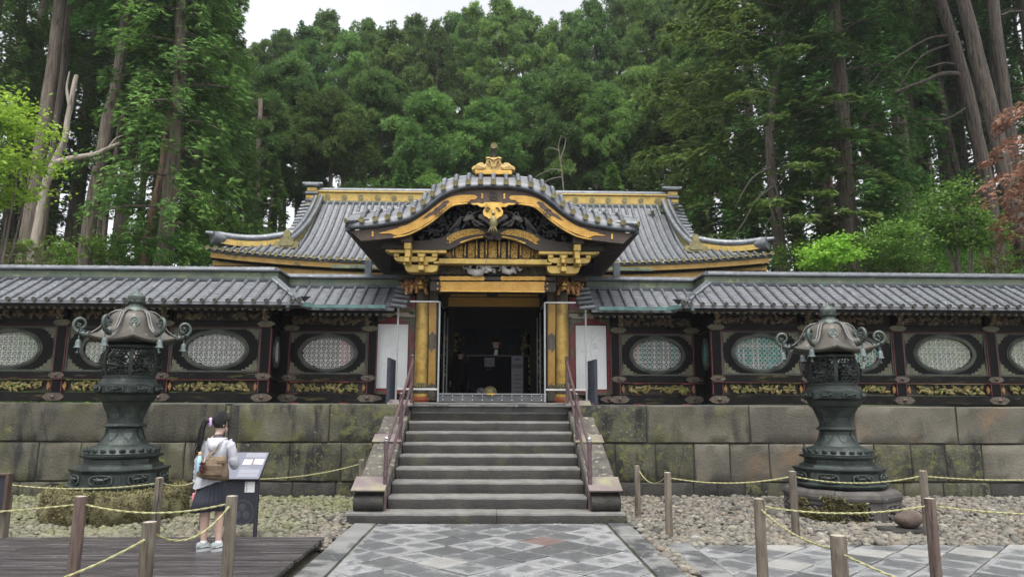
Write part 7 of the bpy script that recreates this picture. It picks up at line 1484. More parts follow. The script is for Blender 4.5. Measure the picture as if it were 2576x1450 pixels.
pel = nd(.0, .0, .78, (.105, .085)); wa = nd(-.005, 0, .93, (.105, .08), pel); ch = nd(-.005, .005, 1.07, (.112, .078), wa); nk = nd(.0, .01, 1.185, (.055, .055), ch); n2 = nd(.012, .025, 1.235, .045, nk)
h1 = nd(.018, .03, 1.285, (.066, .078), n2); h2 = nd(.016, .035, 1.35, (.077, .092), h1); h3 = nd(.010, .028, 1.41, (.062, .075), h2)
for sx, kx in ((-1, 0), (1, 1)):
    hp = nd(.07*sx, 0, .72, .072, pel); kn = nd(.085*sx+.005, .0, .405, (.055, .06), hp); cf = nd(.088*sx+.005, -.012, .29, (.052, .058), kn); an = nd(.09*sx+.01, 0, .085, .033, cf); ft = nd(.09*sx+.06, .06, .04, (.035, .028), an)
    sh = nd(.13*sx-.005, .0, 1.095, .042, ch)
    if sx < 0:
        el = nd(-.205, .0, .89, .039, sh); wr_ = nd(-.235, .055, .70, .025, el); hand(V, E, Rr, wr_, (-.1, .15, -1), (0, 1, .1), (1, 0, 0))
    else:
        el = nd(.205, .03, .90, .039, sh); wr_ = nd(.13, .22, .97, .025, el); hand(V, E, Rr, wr_, (-.75, .6, .15), (.3, .2, 1), (-.3, -.9, 0))
# face: nose, brow, chin, ear lie on the head, turned to the right
skin_body('body', V, E, Rr, MAT['skin'], GIRL, FP, 2)
fd = Vector((.72, .68, -.12)).normalized(); hc = FP+Vector((.02, .035, 1.335)); rt = fd.cross(Vector((0, 0, 1))).normalized()
mb = MB(); mb.tube([hc+fd*.075+Vector((0, 0, .02)), hc+fd*.10-Vector((0, 0, .015)), hc+fd*.082-Vector((0, 0, .022))], [.008, .012, .008], 6); mb.ell(hc+fd*.06-Vector((0, 0, .068)), (.03, .03, .026), 8, 6)
mb.ell(hc+rt*.079+Vector((.0, -.0, -.015)), (.012, .02, .030), 8, 6); mb.ell(hc-rt*.079-Vector((0, 0, .015)), (.012, .02, .03), 8, 6); obj('face_features', mb, MAT['skin'], GIRL, smooth=70)
mb = MB()
for s in (-1, 1): mb.ell(hc+fd*.082+rt*.03*s+Vector((0, 0, .012)), (.009, .009, .006), 8, 5)
obj('eye', mb, MAT['ink'], GIRL); mb = MB(); mb.tube([hc+fd*.083+rt*.018-Vector((0, 0, .047)), hc+fd*.09-Vector((0, 0, .046)), hc+fd*.083-rt*.018-Vector((0, 0, .047))], .005, 5); obj('mouth', mb, MAT['pink'], GIRL)
# hair: cap, ponytail, fringe
mb = MB(); back = -fd
def cap_(u, v):
    th = u*PI*.71; ph = 2*PI*v; e = Vector((math.sin(th)*math.cos(ph), math.sin(th)*math.sin(ph), math.cos(th))); face = max(0, Vector((e.x, e.y, 0)).dot(Vector((fd.x, fd.y, 0)).normalized()))
    k = 1.0 if th < .9 else 1-.14*face; zz = e.z*.112
    if face > .35 and th > 1.1: zz = max(zz, .035-.05*max(0, .75-face))
    return hc+Vector((0, 0, .012))+Vector((e.x*.094*k, e.y*.104*k, zz+.004))
mb.grid(cap_, 16, 30); HR_ = obj('hair', mb, MAT['hair'], GIRL, smooth=80)
pt = FP+Vector((-.105, -.05, 1.345))
mb = MB(); 
for k in range(14):
    a = random.uniform(-.016, .016); b = random.uniform(-.016, .016); e = random.uniform(.8, 1.1)
    mb.tube([pt+Vector((a*.4, b*.4, 0)), pt+Vector((-.035+a, -.02+b, .012)), pt+Vector((-.062+a*1.6, -.03+b*1.6, -.07)), pt+Vector((-.062+a*2, -.05+b*2, -.18*e)), pt+Vector((-.075+a*2, -.06+b*2, -.27*e)), pt+Vector((-.11+a, -.065+b, -.35*e))], [.012, .016, .016, .014, .010, .002], 6)
mb.tube([hc+back*.03+Vector((0, 0, .03)), pt], [.06, .022], 8); obj('ponytail', mb, MAT['hair'], GIRL, smooth=70)
mb = MB(); mb.tube([hc+rt*.072+fd*.055+Vector((0, 0, .05)), hc+rt*.07+fd*.068-Vector((0, 0, .03)), hc+rt*.06+fd*.072-Vector((0, 0, .13))], [.012, .012, .003], 6); mb.tube([hc+rt*.06+fd*.07+Vector((0, 0, .05)), hc+fd*.088+rt*.03+Vector((0, 0, .045)), hc+fd*.09-rt*.03+Vector((0, 0, .04))], .014, 6); obj('hair_strand', mb, MAT['hair'], GIRL, smooth=70)
mb = MB()
for k in range(9): a = 2*PI*k/9; mb.ell(pt+Vector((.018, .014, .0))+Vector((.014*math.cos(a)*.7, -.01+.014*math.cos(a)*-.7, .034*math.sin(a)))*.9, (.02, .02, .018), 7, 5)
obj('scrunchie', mb, MAT['lilac'], GIRL, smooth=70)
# jacket: torso shell with folds, two sleeves, hood
def shell(rings, n=36, fold=.006, f=9.):
    mb = MB(); vs = []
    for (cx, cy, z, rx, ry) in rings:
        for j in range(n):
            t = 2*PI*j/n; k = fold*mnoise.noise(Vector((math.cos(t)*3, math.sin(t)*3, z*f)))*2; vs.append((FP.x+cx+(rx+k)*math.cos(t), FP.y+cy+(ry+k)*math.sin(t), FP.z+z+k*.5))
    k = len(rings); mb.add(vs, [(i*n+j, i*n+(j+1) % n, (i+1)*n+(j+1) % n, (i+1)*n+j) for i in range(k-1) for j in range(n)]); return mb
jk = shell([(-.045, 0, .665, .198, .152), (-.042, 0, .70, .194, .15), (-.03, 0, .77, .178, .142), (-.015, 0, .86, .156, .124), (-.008, 0, .93, .143, .112), (-.006, 0, 1.0, .152, .112), (-.005, 0, 1.06, .163, .112), (0, 0, 1.10, .165, .105), (0, .0, 1.135, .150, .095), (0, .005, 1.16, .11, .082), (.004, .01, 1.178, .075, .066)], 40, .009, 14)
for i, (x, y, z) in enumerate(jk.v[:80]): jk.v[i] = (x, y, z+max(-.02, min(.075, (x-FP.x+.10)*.30)))
JK = obj('jacket', jk, MAT['jacket'], GIRL, smooth=80)
def sleeve(pts, rad):
    mb = MB(); P = interp3(pts, 5); n = 14; R_ = []
    for i in range(len(P)): R_.append(rad[0]+(rad[1]-rad[0])*i/(len(P)-1)+.005*math.sin(i*2.3)+.003*math.sin(i*5.1))
    mb.tube([FP+p for p in P], R_, n, cap=False); obj('sleeve', mb, MAT['jacket'], JK, smooth=80)
def interp3(P, n):
    P = [Vector(p) for p in P]; out = []; m = len(P)
    for i in range(m-1):
        p0, p1, p2, p3 = P[max(0, i-1)], P[i], P[i+1], P[min(m-1, i+2)]
        for k in range(n): t = k/n; out.append(.5*((2*p1)+(p2-p0)*t+(2*p0-5*p1+4*p2-p3)*t*t+(3*p1-p0-3*p2+p3)*t**3))
    return out+[P[-1]]
sleeve([(-.125, 0, 1.115), (-.175, -.005, 1.04), (-.205, .0, .90), (-.225, .03, .80), (-.236, .05, .72)], (.066, .047)); sleeve([(.125, .0, 1.12), (.18, .005, 1.05), (.215, .03, .90), (.20, .10, .90), (.145, .20, .955)], (.066, .046))
mb = MB(); n = 18; vs = []
for i in range(n+1):
    t = -.25+1.5*i/n; a = PI*t
    for j in range(9): q = j/8; w = .118-.02*q; d_ = .035+.055*math.sin(PI*min(1, max(0, t)))*math.sin(PI*q); vs.append((FP.x+w*math.cos(a)*(1+.10*math.sin(PI*q)), FP.y+.01-max(0, math.sin(a))*(.085+d_)+min(0, math.sin(a))*-.05, FP.z+1.175-.18*q*max(.12, math.sin(a)) + .008*mnoise.noise(Vector((i*.6, j*.9, 2)))))
mb.add(vs, [(i*9+j, (i+1)*9+j, (i+1)*9+j+1, i*9+j+1) for i in range(n) for j in range(8)]); hd = obj('hood', mb, MAT['jacket'], JK, smooth=80)
sd_ = hd.modifiers.new('t', 'SOLIDIFY'); sd_.thickness = .012
obj('collar', shell([(0, .005, 1.15, .085, .078), (.004, .01, 1.19, .062, .062), (.008, .018, 1.215, .052, .054)], 24, .003), MAT['collar'], GIRL, smooth=70)
# skirt with pleats
mb = MB(); n = 120; vs = []; rg = [(.82, .118, .098, 0), (.76, .135, .11, .1), (.66, .160, .128, .5), (.54, .20, .17, .9), (.415, .23, .195, 1.)]
for (z, rx, ry, a_) in rg:
    for j in range(n):
        t = 2*PI*j/n; s = ((t*24/(2*PI)) % 1); k = a_*(.020*(1-s) if s < .85 else .020*(s-.85)/.15)*1.0-.01*a_; vs.append((FP.x-.02+(rx+k)*math.cos(t), FP.y+(ry+k)*math.sin(t), FP.z+z-(.012*math.sin(t*2+.5))*a_))
mb.add(vs, [(i*n+j, i*n+(j+1) % n, (i+1)*n+(j+1) % n, (i+1)*n+j) for i in range(len(rg)-1) for j in range(n)]); sk_ = obj('skirt', mb, MAT['skirt'], GIRL, smooth=25); q = sk_.modifiers.new('t', 'SOLIDIFY'); q.thickness = .006
# trainers and socks
for sx in (-1, 1):
    fx, fy = FP.x+.09*sx+.01, FP.y; yaw = -.95 if sx < 0 else -.85; Mx = Matrix.Translation((fx, fy, FP.z)) @ Matrix.Rotation(yaw, 4, 'Z')
    sh_ = MB(); vs = []; secs = [(-.08, .032, .082), (-.06, .040, .095), (-.01, .043, .10), (.03, .043, .092), (.07, .046, .074), (.11, .047, .060), (.145, .038, .046), (.163, .020, .034)]; n = 12
    for (yy, w, h) in secs:
        for j in range(n): t = 2*PI*j/n; vs.append((w*math.copysign(abs(math.cos(t))**.7, math.cos(t)), yy, .026+(h-.026)*.5+(h-.026)*.5*math.copysign(abs(math.sin(t))**.7, math.sin(t))))
    sh_.add(vs, [(i*n+j, i*n+(j+1) % n, (i+1)*n+(j+1) % n, (i+1)*n+j) for i in range(len(secs)-1) for j in range(n)]+[tuple(range(n-1, -1, -1)), tuple((len(secs)-1)*n+j for j in range(n))]); so_ = obj('shoe', sh_.xf(Mx), MAT['shoe'], GIRL, smooth=60)
    sl_ = MB(); vs = []
    for z in (0, .012, .030):
        for j in range(20): t = 2*PI*j/20; c, s = math.cos(t), math.sin(t); w = .043+(.004 if s > 0 else -.004); vs.append((w*c*(1.04 if z else 1), .045+.125*s, z+(.008 if s > .9 and z == 0 else 0)))
    sl_.add(vs, [(i*20+j, i*20+(j+1) % 20, (i+1)*20+(j+1) % 20, (i+1)*20+j) for i in range(2) for j in range(20)]+[tuple(range(19, -1, -1)), tuple(40+j for j in range(20))]); obj('sole', sl_.xf(Mx), MAT['sole'], so_)
    st2 = MB()
    for k in range(3): st2.tube([(-.03, .02+k*.025, .072-k*.008), (0, .025+k*.025, .086-k*.009), (.03, .02+k*.025, .072-k*.008)], .005, 5)
    for s in (-1, 1): st2.tube([(s*.041, -.04, .045), (s*.043, .02, .055), (s*.043, .08, .04)], .006, 5)
    obj('shoe_trim', st2.xf(Mx), MAT['sole'], so_); obj('sock', MB().lathe([(.040, .07), (.039, .105), (.036, .108)], 14, (fx+.0, fy, FP.z)), MAT['sock'], GIRL, smooth=60)
# shoulder bag with strap, bottle and fur charm
bc = FP+Vector((.05, -.185, .875)); BG = thing('shoulder_bag', 'brown canvas shoulder bag hanging on the back of the person', 'bag', bc)
mb = MB(); vs = []; secs = [(-.115, .175, .055), (-.10, .19, .07), (-.04, .19, .075), (.03, .175, .065), (.085, .15, .045), (.11, .12, .02)]; n = 28
for (z, w, d_) in secs:
    for j in range(n): t = 2*PI*j/n; k = .012*mnoise.noise(Vector((math.cos(t)*4, z*16, math.sin(t)*2))); vs.append((bc.x+(w+k)*math.copysign(abs(math.cos(t))**.65, math.cos(t)), bc.y+(d_+k)*math.copysign(abs(math.sin(t))**.75, math.sin(t)), bc.z+z+k+.02*math.cos(t)*(-1 if z < .1 else .6)))
mb.add(vs, [(i*n+j, i*n+(j+1) % n, (i+1)*n+(j+1) % n, (i+1)*n+j) for i in range(len(secs)-1) for j in range(n)]+[tuple(range(n-1, -1, -1)), tuple((len(secs)-1)*n+j for j in range(n))]); BB = obj('bag_body', mb, MAT['bag'], BG, smooth=70)
def slabp(c, w, h, d_, nm): obj(nm, MB().box(c.x-w/2, c.x+w/2, c.y-d_/2, c.y+d_/2, c.z-h/2, c.z+h/2, .012), MAT['bag'], BB)
slabp(bc+Vector((.01, -.072, -.02)), .25, .12, .03, 'bag_pocket'); slabp(bc+Vector((.115, -.062, .065)), .10, .05, .035, 'pocket_flap')
mb = MB(); P = interp3([bc+Vector((-.075, -.045, .08)), bc+Vector((-.05, .0, .14)), FP+Vector((.03, -.137, 1.05)), FP+Vector((.06, -.115, 1.12)), FP+Vector((.085, .0, 1.17)), FP+Vector((.10, .09, 1.10))], 5)
vs = []
for p in P: vs += [p+Vector((-.02, -.005, 0)), p+Vector((.02, -.005, 0)), p+Vector((.02, .004, 0)), p+Vector((-.02, .004, 0))]
mb.add(vs, [(i*4+j, i*4+(j+1) % 4, (i+1)*4+(j+1) % 4, (i+1)*4+j) for i in range(len(P)-1) for j in range(4)]); obj('bag_strap', mb, MAT['bag'], BG, smooth=50)
bt = bc+Vector((-.165, -.03, .02)); BT = thing('drink_bottle', 'pale blue drink bottle with a peach cap in the side of the bag', 'bottle', bt)
obj('bottle_body', MB().lathe([(.026, -.06), (.03, -.05), (.03, .06), (.024, .085), (.013, .105)], 14, tuple(bt)), MAT['blue'], BT, smooth=50); obj('bottle_cap', MB().lathe([(.013, .105), (.015, .11), (.019, .12), (.019, .137), (.012, .142)], 12, tuple(bt)), MAT['peach'], BT, smooth=50)
fc_ = bc+Vector((-.085, -.115, .02)); FC = thing('fur_charm', 'maroon furry charm dangling on the bag', 'charm', fc_)
mb = MB(); rq = random.Random(6)
for k in range(90): a = rq.uniform(0, 2*PI); e = Vector((rq.gauss(0, 1), rq.gauss(0, 1)*.7, rq.gauss(0, 1))).normalized(); c = fc_+Vector((0, 0, rq.choice((.02, -.02, -.04)))); mb.tube([c+e*.012, c+e*rq.uniform(.035, .05)], [.009, .001], 4)
obj('fur', mb, MAT['fur'], FC); mb = MB().tube([fc_+Vector((0, .02, .04)), fc_+Vector((.01, .03, .085))], .004, 5); obj('charm_cord', mb, MAT['paper'], FC)
pk = FP+Vector((-.255, .065, .56)); mb = MB().box(pk.x-.02, pk.x+.02, pk.y-.05, pk.y+.05, pk.z-.05, pk.z+.03, .008); tag(obj('folded_leaflet', mb, MAT['pink'], loc=pk), 'pink and white folded leaflet held in the left hand of the person', 'leaflet')
for o in (GIRL, BG, BT, FC, bpy.data.objects['folded_leaflet']): o.location = FP+Vector(((o.location.x-FP.x)*.86, (o.location.y-FP.y)*.9, o.location.z-FP.z)); o.scale = (.86, .9, 1)
# two dim figures inside the gate
def dim_person(P, h, label, face, lean=0., arms='down', shirt=False):
    r = thing('person', label, 'person', P, None); V.clear(); E.clear(); Rr.clear(); k = h/1.7
    def N(x, y, z, rr, par=None): return nd(x*k, y*k, z*k, tuple(q*k for q in rr) if hasattr(rr, '__len__') else rr*k, par)
    pel = N(0, 0, .92, (.15, .11)); ch = N(0, lean*.6, 1.26, (.16, .11), pel); nk = N(0, lean, 1.44, .055, ch); hd_ = N(face[0]*.02, lean+face[1]*.02, 1.58, (.085, .10), nk); N(0, lean, 1.66, .06, hd_)
    for sx in (-1, 1):
        hp = N(.09*sx, 0, .86, .10, pel); kn = N(.10*sx, 0, .48, .062, hp); an = N(.10*sx, 0, .09, .04, kn); N(.10*sx+face[0]*.12, face[1]*.12, .035, (.04, .03), an); sh = N(.19*sx, lean*.8, 1.36, .055, ch)
        if arms == 'front': el = N(.24*sx, lean+face[1]*.05, 1.1, .043, sh); wr_ = N(.12*sx, lean+face[1]*.26, 1.02, .028, el); hand(V, E, Rr, wr_, (-.4*sx, face[1], 0), (1, 0, .2), (0, 0, 1))
        else: el = N(.25*sx, 0, 1.1, .043, sh); wr_ = N(.26*sx, face[1]*.06, .84, .028, el); hand(V, E, Rr, wr_, (0, face[1]*.1, -1), (0, 1, 0), (-sx, 0, 0))
    skin_body('body', V, E, Rr, MAT['skin'], r, P, 2)
    def sh_(nm, rings, mat, n=24):
        mb = MB(); vs = [(P[0]+cx*k+rx*k*math.cos(2*PI*j/n), P[1]+cy*k+ry*k*math.sin(2*PI*j/n), P[2]+z*k) for cx, cy, z, rx, ry in rings for j in range(n)]; mb.add(vs, [(i*n+j, i*n+(j+1) % n, (i+1)*n+(j+1) % n, (i+1)*n+j) for i in range(len(rings)-1) for j in range(n)]); return obj(nm, mb, MAT[mat], r, smooth=70)
    sh_('coat', [(0, 0, .78, .19, .15), (0, 0, .92, .185, .145), (0, lean*.6, 1.26, .20, .145), (0, lean*.8, 1.40, .17, .11), (0, lean, 1.46, .08, .075)], 'coat')
    for sx in (-1, 1):
        mb = MB(); Q = lambda x, y, z: Vector((P[0]+x*k, P[1]+y*k, P[2]+z*k))
        if arms == 'front': mb.tube([Q(.17*sx, lean*.8, 1.38), Q(.245*sx, lean+face[1]*.04, 1.1), Q(.13*sx, lean+face[1]*.24, 1.025)], [.075, .06, .045], 10)
        else: mb.tube([Q(.17*sx, lean*.8, 1.38), Q(.255*sx, 0, 1.1), Q(.262*sx, face[1]*.05, .87)], [.075, .06, .045], 10)
        obj('coat_sleeve', mb, MAT['coat'], r, smooth=70); mb = MB(); mb.tube([Q(.09*sx, 0, .92), Q(.10*sx, 0, .48), Q(.10*sx, 0, .07)], [.115, .085, .065], 12); obj('trouser_leg', mb, MAT['coat'], r, smooth=70)
        mb = MB(); mb.ell(Q(.10*sx+face[0]*.08, face[1]*.08, .045), (.05*k, .12*k, .045*k), 10, 6); obj('shoe', mb, MAT['ink'], r, smooth=70)
    hc = Vector((P[0], P[1]+lean*k, P[2]+1.6*k)); f = Vector((face[0], face[1], 0)).normalized(); mb = MB(); mb.grid(lambda u, v: hc+Vector((0, 0, .01))-f*.012+Vector((math.sin(u*1.75)*math.cos(2*PI*v)*.098, math.sin(u*1.75)*math.sin(2*PI*v)*.106, math.cos(u*1.75)*.105))*k, 10, 20); obj('hair', mb, MAT['hair'], r, smooth=80)
    sd = f.cross(Vector((0, 0, 1))); mb = MB(); mb.ell(hc+f*.105*k-Vector((0, 0, .02)), (.014, .014, .018), 6, 5)
    for s in (-1, 1): mb.ell(hc+sd*.09*k*s-Vector((0, 0, .02)), (.012, .02, .028), 6, 5)
    obj('face_features', mb, MAT['skin'], r, smooth=70); mb = MB()
    for s in (-1, 1): mb.ell(hc+f*.092*k+sd*.03*s, (.009, .009, .006), 6, 4)
    mb.ell(hc+f*.095*k-Vector((0, 0, .06)), (.018, .01, .004), 6, 4); obj('face_lines', mb, MAT['ink'], r)
    if shirt: mb = MB(); q = P+Vector((0, lean*k, 0)); mb.prism([(q.x-.03, q.z+1.42*k), (q.x+.04, q.z+1.42*k), (q.x+.02, q.z+1.1*k), (q.x-.10, q.z+1.0*k)], q.y+face[1]*.15-.012, q.y+face[1]*.15); obj('shirt_front', mb, MAT['paper'], r)
    return r
MAT['coat'] = M('dark_coat_cloth', (.007, .007, .010), rough=.9)
a = zp(2, 880, 1236, 17.0); dim_person(Vector((a.x, 17.0, 1.42)), 1.5, 'dim person in dark clothes standing inside the gate with back turned', (.2, 1, 0))
a = zp(2, 1240, 1236, 16.45); dim_person(Vector((a.x, 16.45, 1.42)), 1.76, 'dim person in a dark suit and white shirt behind the desk inside the gate', (-.3, -1, 0), -.05, 'front', True)
# ================================================================ TREES AND SHRUBS
def unit(a): return a/np.maximum(1e-9, np.linalg.norm(a, axis=-1, keepdims=True))
def leaf_tris(c, d, side, L_, w):
    """one pointed triangle per leaf: base centre c, direction d"""
    return np.stack([c-side*w[:, None], c+side*w[:, None], c+d*L_[:, None]], 1)
def to_mesh(nm, tris, tone, mat):
    n = len(tris); return npmesh(nm, tris.reshape(-1, 3), np.arange(3*n).reshape(-1, 3), mat, np.repeat(np.clip(tone, 0, 1), 3))
def sugi_crown(seed, H, h0, R, mat, dens=1., ball=26, ls=1.):
    g = np.random.default_rng(seed); Cs = []; Rs = []; Tn = []; limbs = []
    nb = int(50*dens)
    for i in range(nb):
        t = (i+g.uniform(0, 1))/nb; z = h0+(H-h0)*t; rmax = R*(1-max(0, t)**1.9)**.75*(.55+.45*min(1, t/.22)); a = i*2.399+g.uniform(-.5, .5)
        rr = rmax*g.uniform(.72, 1.12); droop = g.uniform(-.15, .30)*rr*.4
        tip = np.array([rr*math.cos(a), rr*math.sin(a), z-droop]); limbs.append((z-.1*rr, tip))
        nt = 3+int(rr*1.1); ct = g.uniform(0, 1)
        for k in range(nt):
            f = 1-k*.26/max(1, rr*.45)+g.uniform(-.06, .06)
            if f < .42: break
            p = np.array([tip[0]*f, tip[1]*f, z-droop*f])+g.normal(0, .28, 3)*np.array([1, 1, .6]); tr = g.uniform(.5, .85)
            for q in range(9):
                e = unit(g.normal(0, 1, 3)*np.array([1, 1, .75])+np.array([math.cos(a)*.35, math.sin(a)*.35, .35])); Cs.append(p+e*tr*.72); Rs.append(g.uniform(.22, .38)); Tn.append(.18+.5*ct+g.uniform(-.12, .12))
    for q in range(26): Cs.append(np.array([g.normal(0, .35), g.normal(0, .35), H-abs(g.normal(0, .9))])); Rs.append(g.uniform(.18, .3)); Tn.append(.6)
    C = np.array(Cs); Rb = np.array(Rs); T = np.array(Tn); n = len(C); K = ball
    d = unit(g.normal(0, 1, (n, K, 3))+np.array([0, 0, .35])); r = Rb[:, None]*g.uniform(.85, 1.25, (n, K)); c = C[:, None]+d*(r*.35)[..., None]
    s = unit(np.cross(d, g.normal(0, 1, (n, K, 3)))); tone = T[:, None]+g.uniform(-.15, .2, (n, K))
    return to_mesh('crown', leaf_tris(c.reshape(-1, 3), d.reshape(-1, 3), s.reshape(-1, 3), (r*.85*ls).reshape(-1), (r*.115).reshape(-1)), tone.reshape(-1), mat), limbs
def spray_crown(seed, H, h0, R, mat, nb=90, spb=34, K=6, flat=.25, droop=.5, L0=.34, top=1.6, taper=.85, wid=.11, env=None, bias=None):
    """layered fan sprays on spreading branches"""
    g = np.random.default_rng(seed); P = []; D = []; T = []; limbs = []
    for i in range(nb):
        t = (i+g.uniform(0, 1))/nb; z = h0+(H-h0)*t; a = i*2.399+g.uniform(-.5, .5); rmax = R*(1-t**top)**taper*(.6+.4*min(1, t/.15))
        if bias: rmax *= 1+bias[1]*math.cos(a-bias[0])
        rr = rmax*g.uniform(.7, 1.12); ct = g.uniform(-.16, .16); up = g.uniform(.0, .16)*rr; dr = droop*rr*g.uniform(.25, .55)
        f = g.uniform(.18, 1, spb)**.6; lat = g.normal(0, .20, spb)*rr*(1.15-f); ca, sa = math.cos(a), math.sin(a); rad = rr*f
        zz = z+up*np.sin(f*PI*.7)-dr*f**2.2+g.normal(0, flat*.45, spb)
        P.append(np.stack([rad*ca-lat*sa, rad*sa+lat*ca, zz], 1)); da = a+np.sign(lat)*g.uniform(.1, .8, spb)
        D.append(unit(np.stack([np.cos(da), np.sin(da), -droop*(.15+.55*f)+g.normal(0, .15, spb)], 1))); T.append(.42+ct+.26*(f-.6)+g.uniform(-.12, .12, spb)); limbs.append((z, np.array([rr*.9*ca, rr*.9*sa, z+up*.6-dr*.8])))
    P = np.concatenate(P); D = np.concatenate(D); T = np.concatenate(T); n = len(P)
    nrm = unit(np.cross(D, np.cross(np.array([0, 0, 1.]), D)+1e-6)+g.normal(0, .35, (n, 3))); side = unit(np.cross(D, nrm))
    ang = np.linspace(-1.05, 1.05, K)[None]+g.normal(0, .12, (n, K)); L_ = L0*g.uniform(.6, 1.15, (n, K))*(1-.22*np.abs(ang)); sz = g.uniform(.7, 1.25, (n, 1))
    d = D[:, None]*np.cos(ang)[..., None]+side[:, None]*np.sin(ang)[..., None]+g.normal(0, .10, (n, K, 3))-np.array([0, 0, .10]); d = unit(d)
    st = np.linspace(0, .5, K)[None]*L0*0+g.uniform(0, .25, (n, K))*L0; c = P[:, None]+D[:, None]*st[..., None]
    s = unit(np.cross(d, nrm[:, None]+g.normal(0, .25, (n, K, 3)))); tone = T[:, None]+g.uniform(-.12, .16, (n, K))
    return to_mesh('crown', leaf_tris(c.reshape(-1, 3), d.reshape(-1, 3), s.reshape(-1, 3), (L_*sz).reshape(-1), (L_*sz*wid*1.6).reshape(-1)), tone.reshape(-1), mat), limbs
def broad_crown(seed, rad, zc, mat, ncl=70, per=70, leaf=.075, layered=.5):
    g = np.random.default_rng(seed); rx, ry, rz = rad
    cl = unit(g.normal(0, 1, (ncl, 3)))*g.uniform(.35, 1., (ncl, 1))**.6*np.array([rx, ry, rz])+np.array([0, 0, zc]); ct = g.uniform(-.2, .2, ncl); cs = g.uniform(.6, 1.2, ncl)*min(rx, rz)*.30
    p = cl[:, None]+g.normal(0, 1, (ncl, per, 3))*cs[:, None, None]*np.array([1, 1, .42 if layered else .8]); n = ncl*per; p = p.reshape(-1, 3); T = (.5+ct[:, None]+g.uniform(-.22, .22, (ncl, per))).reshape(-1)
    d = unit(g.normal(0, 1, (n, 3))*np.array([1, 1, .45])-np.array([0, 0, .22])); nr = unit(np.array([0, 0, 1.])+g.normal(0, .5, (n, 3))); s = unit(np.cross(d, nr)); l = leaf*g.uniform(.7, 1.35, n); w = l*.36
    a, b, c_, e = p, p+d*(l*.5)[:, None]+s*w[:, None], p+d*l[:, None], p+d*(l*.5)[:, None]-s*w[:, None]
    tr = np.concatenate([np.stack([a, b, c_], 1), np.stack([a, c_, e], 1)]); return to_mesh('crown', tr, np.concatenate([T, T]), mat)
def trunk_mesh(path, rad, mat, limbs=(), n=10, seed=0, lr=.05, flare=1.35):
    mb = MB(); P = interp3(path, 4); k = len(P); rs = [rad[0]+(rad[1]-rad[0])*i/(k-1) for i in range(k)]; rs[0] *= flare; rs[1] *= 1+(flare-1)*.35
    vs0 = len(mb.v); mb.tube(P, rs, n, cap=False); rr = random.Random(seed); mb.v = [tuple(Vector(v)+mnoise.noise_vector(Vector(v)*1.3)*.04) for v in mb.v]
    def on(z):
        for i in range(k-1):
            if P[i].z <= z <= P[i+1].z: t = (z-P[i].z)/max(1e-6, P[i+1].z-P[i].z); return P[i].lerp(P[i+1], t)
        return P[-1]
    for (z, tip) in limbs:
        a = on(z); b = Vector(tip); m_ = a.lerp(b, .5)+Vector((rr.uniform(-.15, .15), rr.uniform(-.15, .15), .12*(b-a).length*.5)); mb.tube([a, m_, b], [lr, lr*.7, lr*.15], 4, cap=False)
    return mb.mesh('trunk', mat, 70)
def tree_proto(nm, crown, limbs, H, r0, r1, mat, sway=.3, every=2):
    rr = random.Random(H*7+len(limbs)); path = [(0, 0, -.8)]+[(rr.uniform(-sway, sway)*t, rr.uniform(-sway, sway)*t, H*t*.97) for t in (.2, .45, .7, 1.)]
    return dict(crown=crown, trunk=trunk_mesh(path, (r0, r1), mat, limbs[::every], seed=int(H*10)), nm=nm)
TP = {}
for i, (H, h0, R) in enumerate(((27, 13.5, 3.6), (28, 17.5, 3.3), (26, 11.5, 3.9), (27, 18, 3.1))):
    c, l = sugi_crown(100+i, H, h0, R, MAT['sugi'], 1.05, 40, .8); TP['cedar', i] = tree_proto('cedar_tree', c, l, H, .42, .07, MAT['bark'], .25)
for i, (H, h0, R) in enumerate(((19, 13.5, 3.0), (17, 9.5, 2.9), (20, 15.0, 2.8))):
    c, l = sugi_crown(130+i, H, h0, R, MAT['sugi'], .9, 44, .8); TP['lowcedar', i] = tree_proto('cedar_tree', c, l, H, .36, .07, MAT['bark'], .3)
for i, (H, h0, R) in enumerate(((22, 5.0, 2.9), (24, 8.0, 2.7), (21, 4.0, 2.6))):
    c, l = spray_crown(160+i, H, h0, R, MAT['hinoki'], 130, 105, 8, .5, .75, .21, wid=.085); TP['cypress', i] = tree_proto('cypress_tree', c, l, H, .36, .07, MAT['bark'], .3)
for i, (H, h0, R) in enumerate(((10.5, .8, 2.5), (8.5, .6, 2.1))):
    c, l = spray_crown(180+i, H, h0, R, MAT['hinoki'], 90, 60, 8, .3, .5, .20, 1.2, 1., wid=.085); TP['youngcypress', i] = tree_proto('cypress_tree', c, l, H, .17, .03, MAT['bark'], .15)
def put(key, x, y, s, label, group, rot=None, cat='tree', zoff=0., sz=None):
    p = TP[key]; loc = Vector((x, y, hill(x, y)+zoff)); o = thing(p['nm'], label, cat, loc, group); o.rotation_euler = (0, 0, random.uniform(0, 6.28) if rot is None else rot); w_ = random.uniform(.80, 1.02) if 'cedar' in key else random.uniform(.94, 1.06); o.scale = (s*w_, s*w_*random.uniform(.94, 1.06), sz or s)
    for k in ('trunk', 'crown'): c = bpy.data.objects.new(k, p[k]); COL.objects.link(c); c.parent = o
    return o
ORD = ['first', 'second', 'third', 'fourth', 'fifth', 'sixth', 'seventh', 'eighth', 'ninth', 'tenth', 'eleventh', 'twelfth', 'thirteenth', 'fourteenth', 'fifteenth', 'sixteenth', 'seventeenth', 'eighteenth', 'nineteenth', 'twentieth', 'twenty-first', 'twenty-second']
def spot(v): return ('beyond the hall ridge left end' if v < 800 else 'above the left hall roof' if v < 1120 else 'behind the golden gate ornament' if v < 1360 else 'above the right hall roof' if v < 1690 else 'beyond the hall ridge right end')
